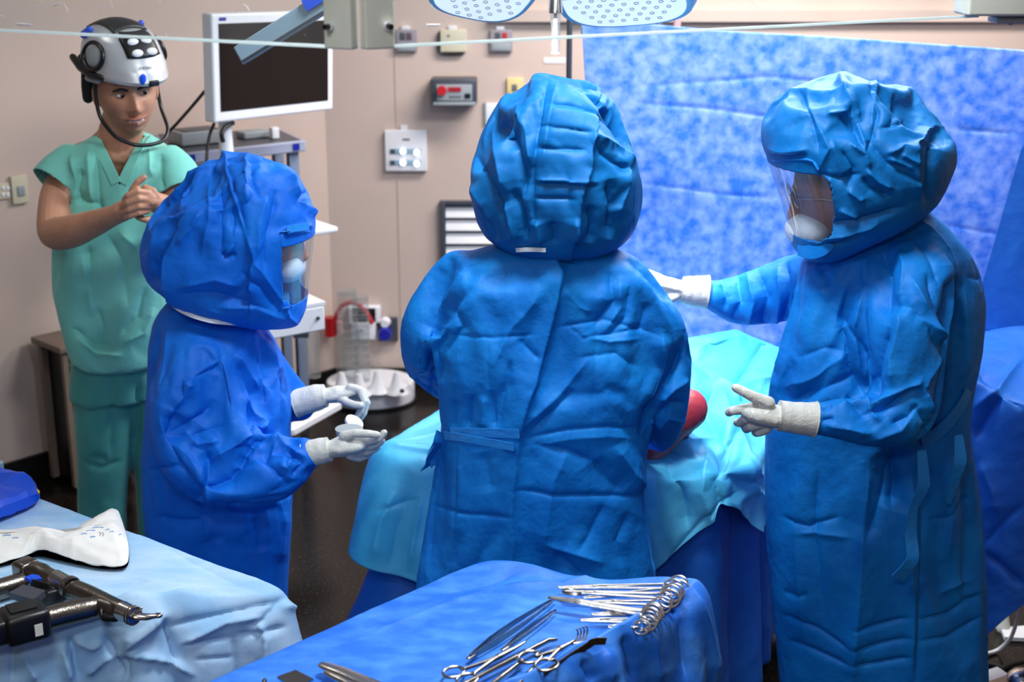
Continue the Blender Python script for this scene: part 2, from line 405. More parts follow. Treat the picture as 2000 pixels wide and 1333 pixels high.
def glass(name, tint, rough=.03, mix=.12, spots=0):
    """thin clear plastic sheet: mostly transparent, a little glossy and hazy"""
    m = bpy.data.materials.new(name); m.use_nodes = True; nt = m.node_tree; L = nt.links
    nt.nodes.remove(nt.nodes['Principled BSDF']); out = nt.nodes['Material Output']
    tr = nt.nodes.new('ShaderNodeBsdfTransparent'); tr.inputs[0].default_value = tint
    gl = nt.nodes.new('ShaderNodeBsdfGlossy'); gl.inputs['Roughness'].default_value = rough
    df = nt.nodes.new('ShaderNodeBsdfDiffuse'); df.inputs[0].default_value = (.85, .88, .9, 1)
    lw_ = nt.nodes.new('ShaderNodeLayerWeight'); lw_.inputs[0].default_value = .5
    pw_ = nt.nodes.new('ShaderNodeMath'); pw_.operation = 'POWER'; pw_.inputs[1].default_value = 3.0; L.new(lw_.outputs['Facing'], pw_.inputs[0])
    fr = nt.nodes.new('ShaderNodeMath'); fr.operation = 'MULTIPLY_ADD'; fr.inputs[1].default_value = .6; fr.inputs[2].default_value = .05; L.new(pw_.outputs[0], fr.inputs[0])
    m1 = nt.nodes.new('ShaderNodeMixShader'); L.new(fr.outputs[0], m1.inputs[0]); L.new(tr.outputs[0], m1.inputs[1]); L.new(gl.outputs[0], m1.inputs[2])
    m2 = nt.nodes.new('ShaderNodeMixShader'); L.new(m1.outputs[0], m2.inputs[1]); L.new(df.outputs[0], m2.inputs[2]); m2.inputs[0].default_value = mix
    if spots:
        tc = nt.nodes.new('ShaderNodeTexCoord')
        n = nt.nodes.new('ShaderNodeTexNoise'); n.inputs['Scale'].default_value = 5; n.inputs['Detail'].default_value = 6
        L.new(tc.outputs['Object'], n.inputs['Vector'])
        r = nt.nodes.new('ShaderNodeMapRange'); r.inputs[1].default_value = .45; r.inputs[2].default_value = .8; r.inputs[3].default_value = mix*.6; r.inputs[4].default_value = mix*2.2
        L.new(n.outputs[0], r.inputs[0])
        v = nt.nodes.new('ShaderNodeTexVoronoi'); v.inputs['Scale'].default_value = 60; L.new(tc.outputs['Object'], v.inputs['Vector'])
        lt = nt.nodes.new('ShaderNodeMath'); lt.operation = 'LESS_THAN'; lt.inputs[1].default_value = .06; L.new(v.outputs['Distance'], lt.inputs[0])
        mx = nt.nodes.new('ShaderNodeMath'); mx.operation = 'MAXIMUM'
        m5 = nt.nodes.new('ShaderNodeMath'); m5.operation = 'MULTIPLY'; m5.inputs[1].default_value = .5; L.new(lt.outputs[0], m5.inputs[0])
        L.new(r.outputs[0], mx.inputs[0]); L.new(m5.outputs[0], mx.inputs[1]); L.new(mx.outputs[0], m2.inputs[0])
    L.new(m2.outputs[0], out.inputs[0]); return m
M['acrylic'] = glass('clear_acrylic', (.9, .93, .93, 1), .03, .07, 1)
M['visor'] = glass('clear_visor', (.93, .95, .97, 1), .05, .06)
M['clearplastic'] = glass('clear_plastic', (.88, .91, .92, 1), .08, .06)
M['edge'] = mat('acrylic_edge', rgb(240, 250, 248), .25)
_nt = M['edge'].node_tree; _tl = _nt.nodes.new('ShaderNodeBsdfTranslucent'); _tl.inputs[0].default_value = (.95, 1, .98, 1); _mx = _nt.nodes.new('ShaderNodeMixShader'); _mx.inputs[0].default_value = .55
_nt.links.new(_nt.nodes['Principled BSDF'].outputs[0], _mx.inputs[1]); _nt.links.new(_tl.outputs[0], _mx.inputs[2]); _nt.links.new(_mx.outputs[0], _nt.nodes['Material Output'].inputs[0])

# ------------------------------------------------------------------ room shell
f0 = Pz(0, 955, 0); f1 = Pz(655, 757, 0)
lw = (f1-f0)/np.linalg.norm(f1-f0)          # direction of the left wall towards the far corner
CORNER = f1.copy(); YB = CORNER[1]; CEIL = 2.9; XR = 4.2; YF = -1.6
lstart = CORNER-lw*9.0
# the left wall runs from the far corner forward until it meets the wall behind the camera
tt_ = (CORNER[1]-YF)/lw[1]; LW0 = CORNER-lw*min(tt_, 5.0)
wn = np.array([lw[1], -lw[0], 0.0]);  wn = wn if wn@(np.array([0, 3, 0])-CORNER) > 0 else -wn   # into the room
XL = LW0[0]
mb = MB(); mb.add([(XL-.3, YF-.2, 0), (XR+.2, YF-.2, 0), (XR+.2, YB+.2, 0), (XL-.3, YB+.2, 0), (XL-.3, YF-.2, -.1), (XR+.2, YF-.2, -.1), (XR+.2, YB+.2, -.1), (XL-.3, YB+.2, -.1)],
   [(0, 1, 2, 3), (7, 6, 5, 4), (0, 4, 5, 1), (1, 5, 6, 2), (2, 6, 7, 3), (3, 7, 4, 0)])
struct(obj('floor', mb, M['floor'], smooth=False))
mb = MB(); mb.box(((XL+XR)/2, (YF+YB)/2, CEIL+.05), (XR-XL+1, YB-YF+.6, .1)); struct(obj('ceiling', mb, M['ceiling'], smooth=False))
def wallslab(name, a, b, n, th=.12, z0=0, z1=CEIL, m='wall'):
    a = np.array(a, float); b = np.array(b, float); n = np.array(n)*-th
    vs = []
    for z in (z0, z1):
        for p in (a, b, b+n, a+n): vs.append((p[0], p[1], z))
    mb = MB(); mb.add(vs, [(0, 1, 2, 3), (7, 6, 5, 4), (0, 4, 5, 1), (1, 5, 6, 2), (2, 6, 7, 3), (3, 7, 4, 0)])
    return struct(obj(name, mb, M[m], smooth=False))
wallslab('wall_back', (CORNER[0], YB, 0), (XR, YB, 0), (0, -1, 0))
wallslab('wall_left', LW0, CORNER, wn)
wallslab('wall_right', (XR, YF, 0), (XR, YB, 0), (-1, 0, 0))
wallslab('wall_front', (XL, YF, 0), (XR, YF, 0), (0, 1, 0))
wallslab('wall_near_left', (XL, YF, 0), (XL, LW0[1], 0), (1, 0, 0))
def skirt(name, a, b, n):
    a = np.array(a, float)+np.array(n)*.015; b = np.array(b, float)+np.array(n)*.015
    return wallslab(name, a, b, n, .014, 0.001, .1, 'skirting')
skirt('baseboard_back', (CORNER[0]+.02, YB, 0), (XR-.02, YB, 0), (0, -1, 0))
skirt('baseboard_left', LW0, CORNER, wn)
# seams of the vinyl wall cladding on the back wall
mb = MB(); mb.box((P(778, 400, YB)[0], YB-.0016, 1.5), (.006, .003, 2.6)); struct(obj('trim_1', mb, mat('seam', rgb(192, 172, 160), .6)))
mb = MB(); mb.box((P(1750, 20, YB)[0], YB-.02, P(1700, 30, YB)[2]), (3.6, .04, .05)); struct(obj('trim_2', mb, M['wall']))

# ------------------------------------------------------------------ people: garments
def loft(mb, secs, n=40, e=2.3, steps=4):
    """secs: (py, xl, xr, Yc, half_depth) silhouette of a garment on the plane y=Yc; interpolated smoothly"""
    secs = np.array(secs, float); k = len(secs)
    t = np.arange(k); q = np.linspace(0, k-1, (k-1)*steps+1); S = np.stack([catmull(secs[:, c], q) for c in range(5)], 1)
    rg = []
    for (py, xl, xr, Yc, hd) in S:
        a = P(xl, py, Yc); b = P(xr, py, Yc); cx = (a[0]+b[0])/2; hw = max((b[0]-a[0])/2, .003); hd = max(hd, .003)
        ring = []
        for j in range(n):
            q_ = 2*math.pi*j/n; c, s_ = math.cos(q_), math.sin(q_)
            ring.append((cx+hw*np.sign(c)*abs(c)**(2/e), Yc+hd*np.sign(s_)*abs(s_)**(2/e), a[2]))
        rg.append(ring)
    mb.rings(rg); return mb
def catmull(y, q):
    n = len(y); i = np.clip(np.floor(q).astype(int), 0, n-2); t = q-i
    p0 = y[np.maximum(i-1, 0)]; p1 = y[i]; p2 = y[i+1]; p3 = y[np.minimum(i+2, n-1)]
    m1 = (p2-p0)/2*.8; m2 = (p3-p1)/2*.8
    return (2*t**3-3*t**2+1)*p1+(t**3-2*t**2+t)*m1+(-2*t**3+3*t**2)*p2+(t**3-t**2)*m2
def spline(pts, steps=5):
    pts = np.array(pts, float); q = np.linspace(0, len(pts)-1, (len(pts)-1)*steps+1)
    return np.stack([catmull(pts[:, c], q) for c in range(pts.shape[1])], 1)
def limb(mb, pts, n=22, flat=1.0, up=None):
    """pts: (px, py, Y, radius_m) through the limb"""
    S = spline([list(P(a[0], a[1], a[2]))+[a[3]] for a in pts], 5)
    mb.capsule(list(S[:, :3]), list(S[:, 3]), n, flat=flat, up=up); return mb
def garment(name, mb, m, parent, vox=.007, sm=6, strokes=(), cr=(), mask=None, keep=None, thick=0, pre=None, sim=None):
    """voxel-join the shapes, lay folds in, make one mesh.  cr: list of (amp_mm, scale, seed, stretch)"""
    V, F = union(mb, .0125 if sim else vox, 3 if sim else sm)
    if sim:
        V = cloth_relax(V, F, **sim); V, F = subdiv(V, F, 2)
    N = normals(V, F)
    if pre is not None: V = pre(V, N); N = normals(V, F)
    D = np.zeros(len(V))
    for (amp, scale, seed, st) in cr:
        D += amp*.001*crumple(V, scale, seed, st)
    if mask is not None: D *= mask(V)
    Ns = smoothv(N, F, 4); Ns /= np.linalg.norm(Ns, axis=1)[:, None]
    V = V+Ns*D[:, None]
    if strokes:
        V = V+Ns*strokes_disp(V, Ns, strokes)[:, None]
    return finish(name, V, F, m, parent, keep, thick)
def cloth_relax(V, F, grow=.07, pin=.35, frames=22, bend=.6, grav=1.0, stiff=20, mass=.25, pinfn=None, growfn=None):
    """let the cloth buckle: rest lengths a little longer than the body shape, held loosely by goal springs"""
    me = bpy.data.meshes.new('simtmp'); me.from_pydata(V.tolist(), [], quads(F)); me.update()
    o = bpy.data.objects.new('simtmp', me); COL.objects.link(o)
    vg = o.vertex_groups.new(name='pin')
    w = np.full(len(V), 0.9) if pinfn is None else pinfn(V)
    for lv in np.unique(np.round(w, 1)): vg.add(np.nonzero(np.round(w, 1) == lv)[0].tolist(), float(lv), 'REPLACE')
    md = o.modifiers.new('c', 'CLOTH'); cs = md.settings
    cs.quality = 5; cs.mass = mass; cs.tension_stiffness = stiff; cs.compression_stiffness = stiff; cs.shear_stiffness = stiff*.6; cs.bending_stiffness = bend
    cs.tension_damping = 8; cs.compression_damping = 8; cs.shear_damping = 6; cs.bending_damping = .5; cs.air_damping = 3
    cs.shrink_min = 0.0; cs.shrink_max = -grow
    gw = np.full(len(V), 1.0) if growfn is None else np.clip(growfn(V), 0, 1)
    v2 = o.vertex_groups.new(name='grow')
    for lv in np.unique(np.round(gw, 1)): v2.add(np.nonzero(np.round(gw, 1) == lv)[0].tolist(), float(lv), 'REPLACE')
    cs.vertex_group_shrink = 'grow'
    cs.vertex_group_mass = 'pin'; cs.pin_stiffness = pin
    cs.effector_weights.gravity = grav
    md.collision_settings.use_collision = False; md.collision_settings.use_self_collision = False
    md.point_cache.frame_start = 1; md.point_cache.frame_end = frames+1
    for f in range(1, frames+1): SC.frame_set(f)
    dg = bpy.context.evaluated_depsgraph_get(); ev = o.evaluated_get(dg); m2 = ev.to_mesh()
    X = np.empty(len(m2.vertices)*3); m2.vertices.foreach_get('co', X); X = X.reshape(-1, 3)
    ev.to_mesh_clear(); SC.frame_set(1); bpy.data.objects.remove(o); bpy.data.meshes.remove(me)
    return X
def pins(sp, r=.018, seed=1, extra=None):
    """loose tacking points about sp apart where the cloth touches what is under it"""
    def f(V):
        rs = np.random.RandomState(seed); idx = rs.permutation(len(V)); K = np.zeros((0, 3))
        for i in idx[:6000]:
            if len(K) == 0 or ((K-V[i])**2).sum(1).min() > sp*sp: K = np.vstack([K, V[i]])
        w = np.zeros(len(V))
        for k in K: w[((V-k)**2).sum(1) < r*r] = .9
        if extra is not None: w = np.maximum(w, extra(V))
        return w
    return f
def subdiv(V, F, lev=1):
    o = mkfast('subtmp', V, F, M['white'], (0, 0, 0)); me = o.data; md = o.modifiers.new('s', 'SUBSURF'); md.levels = lev; md.render_levels = lev
    dg = bpy.context.evaluated_depsgraph_get(); dg.update(); ev = o.evaluated_get(dg); m2 = ev.to_mesh()
    X = np.empty(len(m2.vertices)*3); m2.vertices.foreach_get('co', X); X = X.reshape(-1, 3)
    L = np.empty(len(m2.loops), np.int32); m2.loops.foreach_get('vertex_index', L); G = L.reshape(-1, 4)
    ev.to_mesh_clear(); bpy.data.objects.remove(o); bpy.data.meshes.remove(me)
    return X, G
def mkfast(name, V, F, m, loc):
    me = bpy.data.meshes.new(name); V = np.asarray(V, np.float64)-np.asarray(loc); tri = F[:, 2] == F[:, 3]
    me.vertices.add(len(V)); me.vertices.foreach_set('co', V.ravel())
    tot = np.where(tri, 3, 4).astype(np.int32); st = np.concatenate([[0], np.cumsum(tot)[:-1]]).astype(np.int32)
    keep_ = np.ones(F.shape, bool); keep_[tri, 3] = False; loops = F[keep_].astype(np.int32)
    me.loops.add(len(loops)); me.loops.foreach_set('vertex_index', loops)
    me.polygons.add(len(F)); me.polygons.foreach_set('loop_start', st)
    me.update(calc_edges=True); me.validate()
    me.polygons.foreach_set('use_smooth', np.ones(len(me.polygons), bool))
    me.materials.append(m); o = bpy.data.objects.new(name, me); COL.objects.link(o); o.location = [float(a) for a in loc]
    return o
def finish(name, V, F, m, parent, keep=None, thick=0):
    if keep is not None:
        C_ = (V[F[:, 0]]+V[F[:, 1]]+V[F[:, 2]]+V[F[:, 3]])/4
        F = F[keep(C_)]
        u, inv = np.unique(F, return_inverse=True); F = inv.reshape(F.shape); V = V[u]
    base = np.array(parent.location) if parent is not None else np.zeros(3)
    o = mkfast(name, V, F, m, base)
    if parent is not None: o.location = (0, 0, 0); o.parent = parent
    if thick:
        s = o.modifiers.new('thickness', 'SOLIDIFY'); s.thickness = thick; s.offset = -1
    return o
def ribbon(mb, pts, w, th=.003, up=(0, 0, 1), mi=0, steps=6):
    """flat strip through 3D pts, width w along up"""
    S = spline(pts, steps); up = np.array(up, float); rg = []
    W = [w]*len(S) if np.isscalar(w) else np.interp(np.linspace(0, 1, len(S)), np.linspace(0, 1, len(w)), w)
    for i in range(len(S)):
        t = S[min(i+1, len(S)-1)]-S[max(i-1, 0)]; t /= np.linalg.norm(t); a = up-(up@t)*t; a /= np.linalg.norm(a); b = np.cross(t, a)
        rg.append([S[i]+a*W[i]/2+b*th/2, S[i]-a*W[i]/2+b*th/2, S[i]-a*W[i]/2-b*th/2, S[i]+a*W[i]/2-b*th/2])
    mb.rings(rg, mi); return mb

# ---- a head with a face, built in its own frame (x right, y out of the face, z up), metres
def head_mb(mb, c, yaw, pitch=0, roll=0, s=1.0, mi=0, n=96, m=72):
    cy, sy = math.cos(yaw), math.sin(yaw)
    R = np.array([[cy, -sy, 0], [sy, cy, 0], [0, 0, 1]])
    cp, sp = math.cos(pitch), math.sin(pitch); R = R@np.array([[1, 0, 0], [0, cp, -sp], [0, sp, cp]])
    cr_, sr = math.cos(roll), math.sin(roll); R = R@np.array([[cr_, 0, sr], [0, 1, 0], [-sr, 0, cr_]])
    g = lambda x, z, x0, z0, wx, wz: math.exp(-((x-x0)/wx)**2-((z-z0)/wz)**2)
    rings = []
    for i in range(m+1):
        th = math.pi*(i+.02)/(m+.04); ring = []
        for j in range(n):
            ph = 2*math.pi*j/n
            ux, uy, uz = math.sin(th)*math.cos(ph), math.sin(th)*math.sin(ph), math.cos(th)
            x, y, z = .077*ux, .094*uy, .122*uz
            if z < 0:
                k = (-z/.122); x *= 1-.20*k**1.6; y *= (1-.06*k) if uy > 0 else (1-.30*k)
                if uy > 0: z -= 0; y += .012*k**2*uy
            if uy > 0:
                f = uy**.6
                d = .024*g(x, z, 0, -.030, .013, .016)+.017*g(x, z, 0, -.008, .010, .030)
                d += .006*g(abs(x), z, .013, -.036, .008, .009)
                d -= .012*g(abs(x), z, .031, .006, .018, .012)
                d += .007*g(abs(x), z, .028, .028, .025, .008)
                d += .005*g(abs(x), z, .045, -.025, .02, .022)
                d += .010*g(x, z, 0, -.060, .025, .006)+.008*g(x, z, 0, -.073, .020, .006)
                d -= .006*g(x, z, 0, -.0665, .026, .0028)
                d += .010*g(x, z, 0, -.100, .024, .014)
                d -= .004*g(x, z, 0, -.085, .03, .006)
                y += d*f
            ring.append(np.array([x, y, z])*s)
        rings.append([np.array(c)+R@p for p in ring])
    mb.rings(rings[::-1], mi)
    for sx in (-1, 1):     # ears
        mb.ell(np.array(c)+R@(np.array([sx*.079, -.012, -.008])*s), np.array([.010, .018, .031])*s, R, 14, 10, mi)
    return R

def body(name, parent, mb, vox=.009, sm=5, m='skin'):
    V, F = union(mb, vox, sm); return finish(name, V, F, M[m], parent)
def shoes(parent, c1, c2, fwd, m='white'):
    fwd = np.array(fwd, float)
    for c in (c1, c2):
        mb = MB(); c = np.array([c[0], c[1], .045])
        mb.capsule([c-fwd*.05, c+fwd*.02, c+fwd*.13, c+fwd*.19], [.042, .044, .04, .03], 14)
        for i, v in enumerate(mb.v): mb.v[i] = (v[0], v[1], max(v[2], .002))
        obj('shoe', mb, M[m], parent)
def legs(mb, hip, foot1, foot2, zh):
    for f in (foot1, foot2):
        hx, hy = (np.array(hip)*.6+np.array(f)*.4)
        mb.capsule([(hx, hy, zh), (f[0], f[1], .48), (f[0], f[1], .1)], [.068, .052, .036], 14)

# =============================================================== surgeon seen from behind
YC = 3.05
bx = P(1080, 700, YC)[0]
surg = thing('person', (bx, YC, 0), 'person in blue surgical gown and full hood seen from behind at the operating table', 'person')
mb = MB()
hc = P(1085, 330, YC)
head_mb(mb, hc, 0, -.25, 0)
mb.capsule([hc-np.array([0, .01, .08]), (bx, YC, hc[2]-.22)], [.055, .065], 16)
mb.capsule([(bx, YC, hc[2]-.26), (bx, YC, 1.2), (bx-.02, YC, 1.0)], [.10, .12, .12], 20)
legs(mb, (bx, YC), (bx-.1, YC), (bx+.1, YC), .9)
body('body', surg, mb)
shoes(surg, (bx-.1, YC), (bx+.1, YC), (0, 1, 0))
# gown
mb = MB()
loft(mb, [(476, 1010, 1172, 3.03, .055), (488, 955, 1205, 3.03, .08), (506, 893, 1238, 3.03, .105), (535, 848, 1268, 3.03, .125), (585, 826, 1292, 3.03, .135),
          (660, 822, 1306, 3.03, .145), (750, 846, 1300, 3.03, .14), (845, 862, 1266, 3.03, .135), (950, 840, 1268, 3.04, .14), (1050, 820, 1277, 3.05, .15),
          (1140, 808, 1282, 3.06, .16), (1300, 800, 1290, 3.07, .17), (1560, 792, 1300, 3.08, .18)], e=2.5)
limb(mb, [(895, 550, 3.05, .072), (828, 612, 3.06, .069), (830, 668, 3.12, .064), (870, 735, 3.3, .05), (930, 770, 3.42, .045), (990, 770, 3.5, .04)])
limb(mb, [(1215, 560, 3.04, .078), (1270, 630, 3.02, .078), (1292, 720, 3.02, .070), (1297, 790, 3.06, .060), (1290, 838, 3.14, .046), (1250, 830, 3.28, .044), (1190, 800, 3.4, .04)])
S1 = [
 # overlap of the back panels
 ('a', 15, 34, [(1066, 470), (1078, 505), (1096, 535), (1088, 590), (1068, 660), (1042, 750), (1014, 850), (1005, 960), (1000, 1110)], 'n'),
 # raglan seams
 ('v', 3, 5, [(960, 500), (900, 530), (865, 580), (850, 640)]), ('v', 4, 5, [(1215, 495), (1255, 545), (1300, 600), (1325, 680)]),
 # horizontal packing creases
 ('v', 2.5, 4, [(850, 655), (960, 660), (1050, 650)]), ('v', 3.0, 4, [(1085, 640), (1180, 625), (1290, 655)]),
 ('v', 3.5, 5, [(1020, 858), (1110, 840), (1190, 834), (1265, 842)]), ('r', 3, 10, [(1020, 880), (1110, 858), (1190, 852), (1262, 860)]),
 ('v', 3.5, 4, [(840, 988), (920, 1003), (1003, 1005)]), ('v', 4.5, 5, [(1005, 955), (1100, 968), (1180, 970), (1270, 970)]),
 # vertical packing creases
 ('v', 2, 4, [(895, 870), (890, 1100)]), ('v', 2, 4, [(1150, 860), (1165, 1100)]), ('v', 2, 4, [(1165, 640), (1158, 850)]), ('v', 1.5, 4, [(950, 640), (960, 840)]),
 # arm-pit folds left
 ('r', 12, 16, [(845, 640), (822, 690), (830, 735)]), ('v', 14, 12, [(870, 640), (848, 690), (852, 750)]), ('v', 7, 9, [(885, 600), (905, 640), (860, 700)]),
 ('r', 6, 12, [(910, 520), (880, 580), (850, 620)]), ('v', 6, 9, [(868, 700), (845, 735), (838, 780)]),
 # right arm and pit
 ('v', 18, 14, [(1325, 690), (1300, 740), (1275, 790), (1262, 850)], 'n'), ('r', 14, 16, [(1290, 640), (1296, 720), (1262, 800)]),
 ('v', 8, 8, [(1340, 700), (1310, 730), (1300, 760)]), ('r', 8, 8, [(1345, 740), (1315, 760), (1290, 790)]), ('v', 8, 7, [(1340, 790), (1312, 790), (1290, 815)]), ('r', 7, 8, [(1340, 825), (1305, 815), (1280, 845)]),
 ('r', 8, 14, [(1225, 510), (1262, 560), (1310, 640), (1330, 700)]), ('v', 7, 10, [(1190, 530), (1200, 590), (1160, 640)]), ('v', 6, 8, [(1230, 560), (1222, 620), (1190, 655)]),
 ('r', 6, 12, [(1210, 540), (1212, 600), (1180, 650)]), ('v', 5, 7, [(1262, 590), (1250, 650)]),
 # drag lines to the waist tie
 ('v', 6, 10, [(1035, 845), (1085, 800), (1120, 760)]), ('r', 6, 12, [(1020, 835), (1090, 775), (1150, 700)]), ('v', 5, 8, [(1040, 868), (1110, 880), (1160, 905)]),
 ('v', 6, 7, [(965, 760), (968, 838)]), ('v', 6, 7, [(925, 770), (915, 838)]), ('v', 5, 7, [(890, 780), (885, 838)]), ('r', 5, 8, [(945, 770), (945, 838)]),
 ('v', 6, 9, [(1000, 700), (985, 770), (975, 835)]), ('r', 6, 14, [(1060, 560), (1000, 640), (960, 720)]), ('v', 5, 9, [(1010, 660), (1040, 690), (1055, 700)]),
 ('r', 6, 20, [(900, 880), (905, 960), (890, 1060)]), ('v', 6, 16, [(950, 880), (960, 960)]), ('v', 7, 12, [(860, 900), (845, 990), (838, 1100)]),
 ('r', 8, 22, [(1110, 880), (1080, 940), (1060, 1080)]), ('v', 8, 18, [(1160, 900), (1190, 940), (1220, 960)]), ('r', 8, 18, [(1200, 870), (1240, 930), (1262, 960)]),
 ('v', 6, 10, [(1080, 1080), (1115, 1105), (1140, 1130)]), ('r', 6, 10, [(1060, 1060), (1100, 1075), (1180, 1100)]), ('v', 6, 12, [(1230, 1000), (1205, 1060), (1215, 1110)]),
 ('v', 5, 10, [(1180, 985), (1150, 1050), (1130, 1080)]), ('r', 5, 14, [(1100, 560), (1130, 600), (1160, 610)]), ('v', 4, 8, [(1130, 700), (1200, 690), (1250, 720)]),
 ('v', 3.5, 4, [(1110, 640), (1140, 660), (1210, 650), (1260, 640)]), ('r', 3.5, 5, [(1120, 652), (1190, 668), (1250, 662)]),
]
garment('gown', mb, M['gown'], surg, .0065, 6, S1, cr=[(5, 3.2, 1.0, (1, 1, .55)), (2.5, 9, 2.0, (1.3, 1, .8)), (1.2, 26, 2.6, (1.3, 1, .8))],
        sim=dict(grow=.13, pin=2, bend=2.0, stiff=30, grav=.5, frames=26, pinfn=pins(.15, .016, 1, lambda V: np.where(V[:, 2] > P(1080, 500, 3.03)[2], .9, 0)), growfn=lambda V: np.where(np.abs(V[:, 0]-bx) > .21, 1.0, .8)))
# hood
mb = MB()
loft(mb, [(132, 1065, 1100, 3.05, .02), (142, 1035, 1135, 3.05, .07), (160, 1008, 1168, 3.05, .115), (190, 975, 1195, 3.05, .15), (230, 952, 1218, 3.05, .17), (280, 930, 1240, 3.05, .185),
          (330, 918, 1250, 3.05, .19), (380, 920, 1250, 3.05, .185), (425, 930, 1244, 3.05, .17), (460, 948, 1228, 3.05, .15), (485, 985, 1200, 3.04, .11), (496, 1010, 1180, 3.04, .06)], e=2.2)
limb(mb, [(1205, 330, 3.05, .055), (1216, 400, 3.05, .045), (1212, 455, 3.05, .026)])
limb(mb, [(965, 350, 3.05, .05), (958, 420, 3.05, .035), (965, 462, 3.04, .02)])
S2 = [
 ('v', 7, 6, [(1075, 142), (1062, 190), (1050, 260), (1042, 330), (1040, 400), (1048, 470)]), ('r', 5, 9, [(1090, 150), (1072, 230), (1058, 330)]),
 ('v', 4.5, 4.5, [(1072, 160), (1110, 163), (1150, 180)]), ('v', 4.5, 4.5, [(1062, 204), (1110, 206), (1160, 222), (1200, 250)]), ('v', 4.5, 4.5, [(1052, 246), (1110, 252), (1165, 262)]),
 ('v', 5, 4.5, [(1048, 290), (1100, 292), (1140, 296)]), ('v', 5, 4, [(1042, 360), (1100, 360), (1170, 364)]), ('r', 5, 4, [(1042, 352), (1100, 352), (1170, 356)]), ('v', 5, 4, [(1042, 388), (1125, 386)]),
 ('a', 16, 22, [(1160, 265), (1150, 320), (1135, 380), (1125, 450)], 'n'), ('r', 10, 9, [(1160, 262), (1200, 290), (1240, 320)]), ('v', 9, 9, [(1165, 290), (1200, 315), (1228, 335)]),
 ('v', 12, 13, [(985, 240), (1010, 290), (1025, 350), (1020, 390)]), ('r', 9, 13, [(1010, 200), (1028, 260), (1036, 330)]), ('r', 9, 12, [(970, 240), (972, 300), (985, 380)]),
 ('v', 10, 10, [(930, 300), (950, 350), (975, 400), (990, 440)]), ('r', 9, 9, [(920, 360), (945, 400), (960, 440)]), ('v', 9, 8, [(935, 400), (955, 440), (968, 475)]),
 ('r', 10, 10, [(985, 395), (1000, 440), (1005, 475)]), ('v', 12, 9, [(1000, 370), (1020, 420), (1030, 470)]), ('r', 9, 9, [(1045, 430), (1055, 475)]), ('v', 8, 8, [(1080, 430), (1085, 475)]),
 ('v', 14, 12, [(1190, 350), (1200, 400), (1192, 470)]), ('r', 10, 10, [(1225, 300), (1222, 360), (1205, 430)]), ('v', 9, 8, [(1150, 400), (1155, 440), (1150, 475)]), ('r', 9, 9, [(1120, 420), (1128, 470)]),
 ('v', 7, 7, [(1130, 160), (1180, 210), (1225, 290)]), ('r', 7, 8, [(1000, 175), (965, 240), (945, 300)]), ('v', 6, 6, [(1150, 175), (1190, 230), (1220, 280), (1245, 310)]),
]
garment('hood', mb, M['hood'], surg, .006, 4, S2, cr=[(4, 5, 5.0, (1, 1, .6)), (2, 13, 6.0, (1.2, 1, .8)), (1.0, 30, 2.6, (1.3, 1, .8))],
        sim=dict(grow=.08, pin=2, bend=2.0, stiff=30, grav=.5, frames=24, pinfn=pins(.13, .014, 2)))
# neck tape and waist belt
def back_y(px, py, rad_px=0): return None
def on_surface(o_list, px, py, off=.004):
    """point where the camera ray through a pixel meets the given meshes"""
    d = FWD*FPX+RGT*(px-W_PX/2)+UPV*(H_PX/2-py); d = d/np.linalg.norm(d); best = None
    for o in o_list:
        l = o
        while l is not None and l.parent: l = l.parent
        base = np.array(l.location)
        org = CAM-base
        ok, loc, nrm, _ = o.ray_cast(Vector(org), Vector(d))
        if ok:
            p = np.array(loc)+base; t = (p-CAM)@d
            if best is None or t < best[0]: best = (t, p, np.array(nrm))
    if best is None: return None
    return best[1]-d*off
bpy.context.view_layer.update()
def child(parent, name): return [c for c in parent.children if c.name.split('.')[0] == name]
g1 = child(surg, 'gown')
def strip_on(parent, name, m, targets, line, w, off=.006, th=.002, up=(0, 0, 1), label=None, lift=None):
    pts = [on_surface(targets, x, y, off) for x, y in line]
    pts = [p for p in pts if p is not None]
    if len(pts) < 2: return None
    mb = MB(); ribbon(mb, pts, w, th, up)
    o = obj(name, mb, M[m], parent)
    if label: o['label'] = label
    return o
strip_on(surg, 'neck_tape', 'white_cloth', g1+child(surg, 'hood'), [(1008, 489), (1025, 488), (1045, 488), (1066, 489)], .009, .010, label='white adhesive neck tab')
strip_on(surg, 'belt', 'belt', g1, [(858, 843), (880, 845), (920, 845), (960, 846), (1014, 848)], .020, .016)
strip_on(surg, 'belt', 'belt', g1, [(868, 851), (900, 855), (950, 864), (1004, 874)], .018, .022)
mb = MB(); a = P(862, 845, 2.98)
ribbon(mb, [a, a+np.array([-.008, -.01, -.02]), a+np.array([-.02, 0, -.05]), a+np.array([-.014, .01, -.08])], .03, .002, (.7, .7, 0)); obj('belt_tie', mb, M['belt'], surg)
mb = MB(); a = P(855, 870, 2.98)
ribbon(mb, [a, a+np.array([-.014, -.008, -.02]), a+np.array([-.018, 0, -.04]), a+np.array([-.03, .01, -.06])], .035, .002, (.5, .8, 0)); obj('belt_tie', mb, M['belt'], surg)

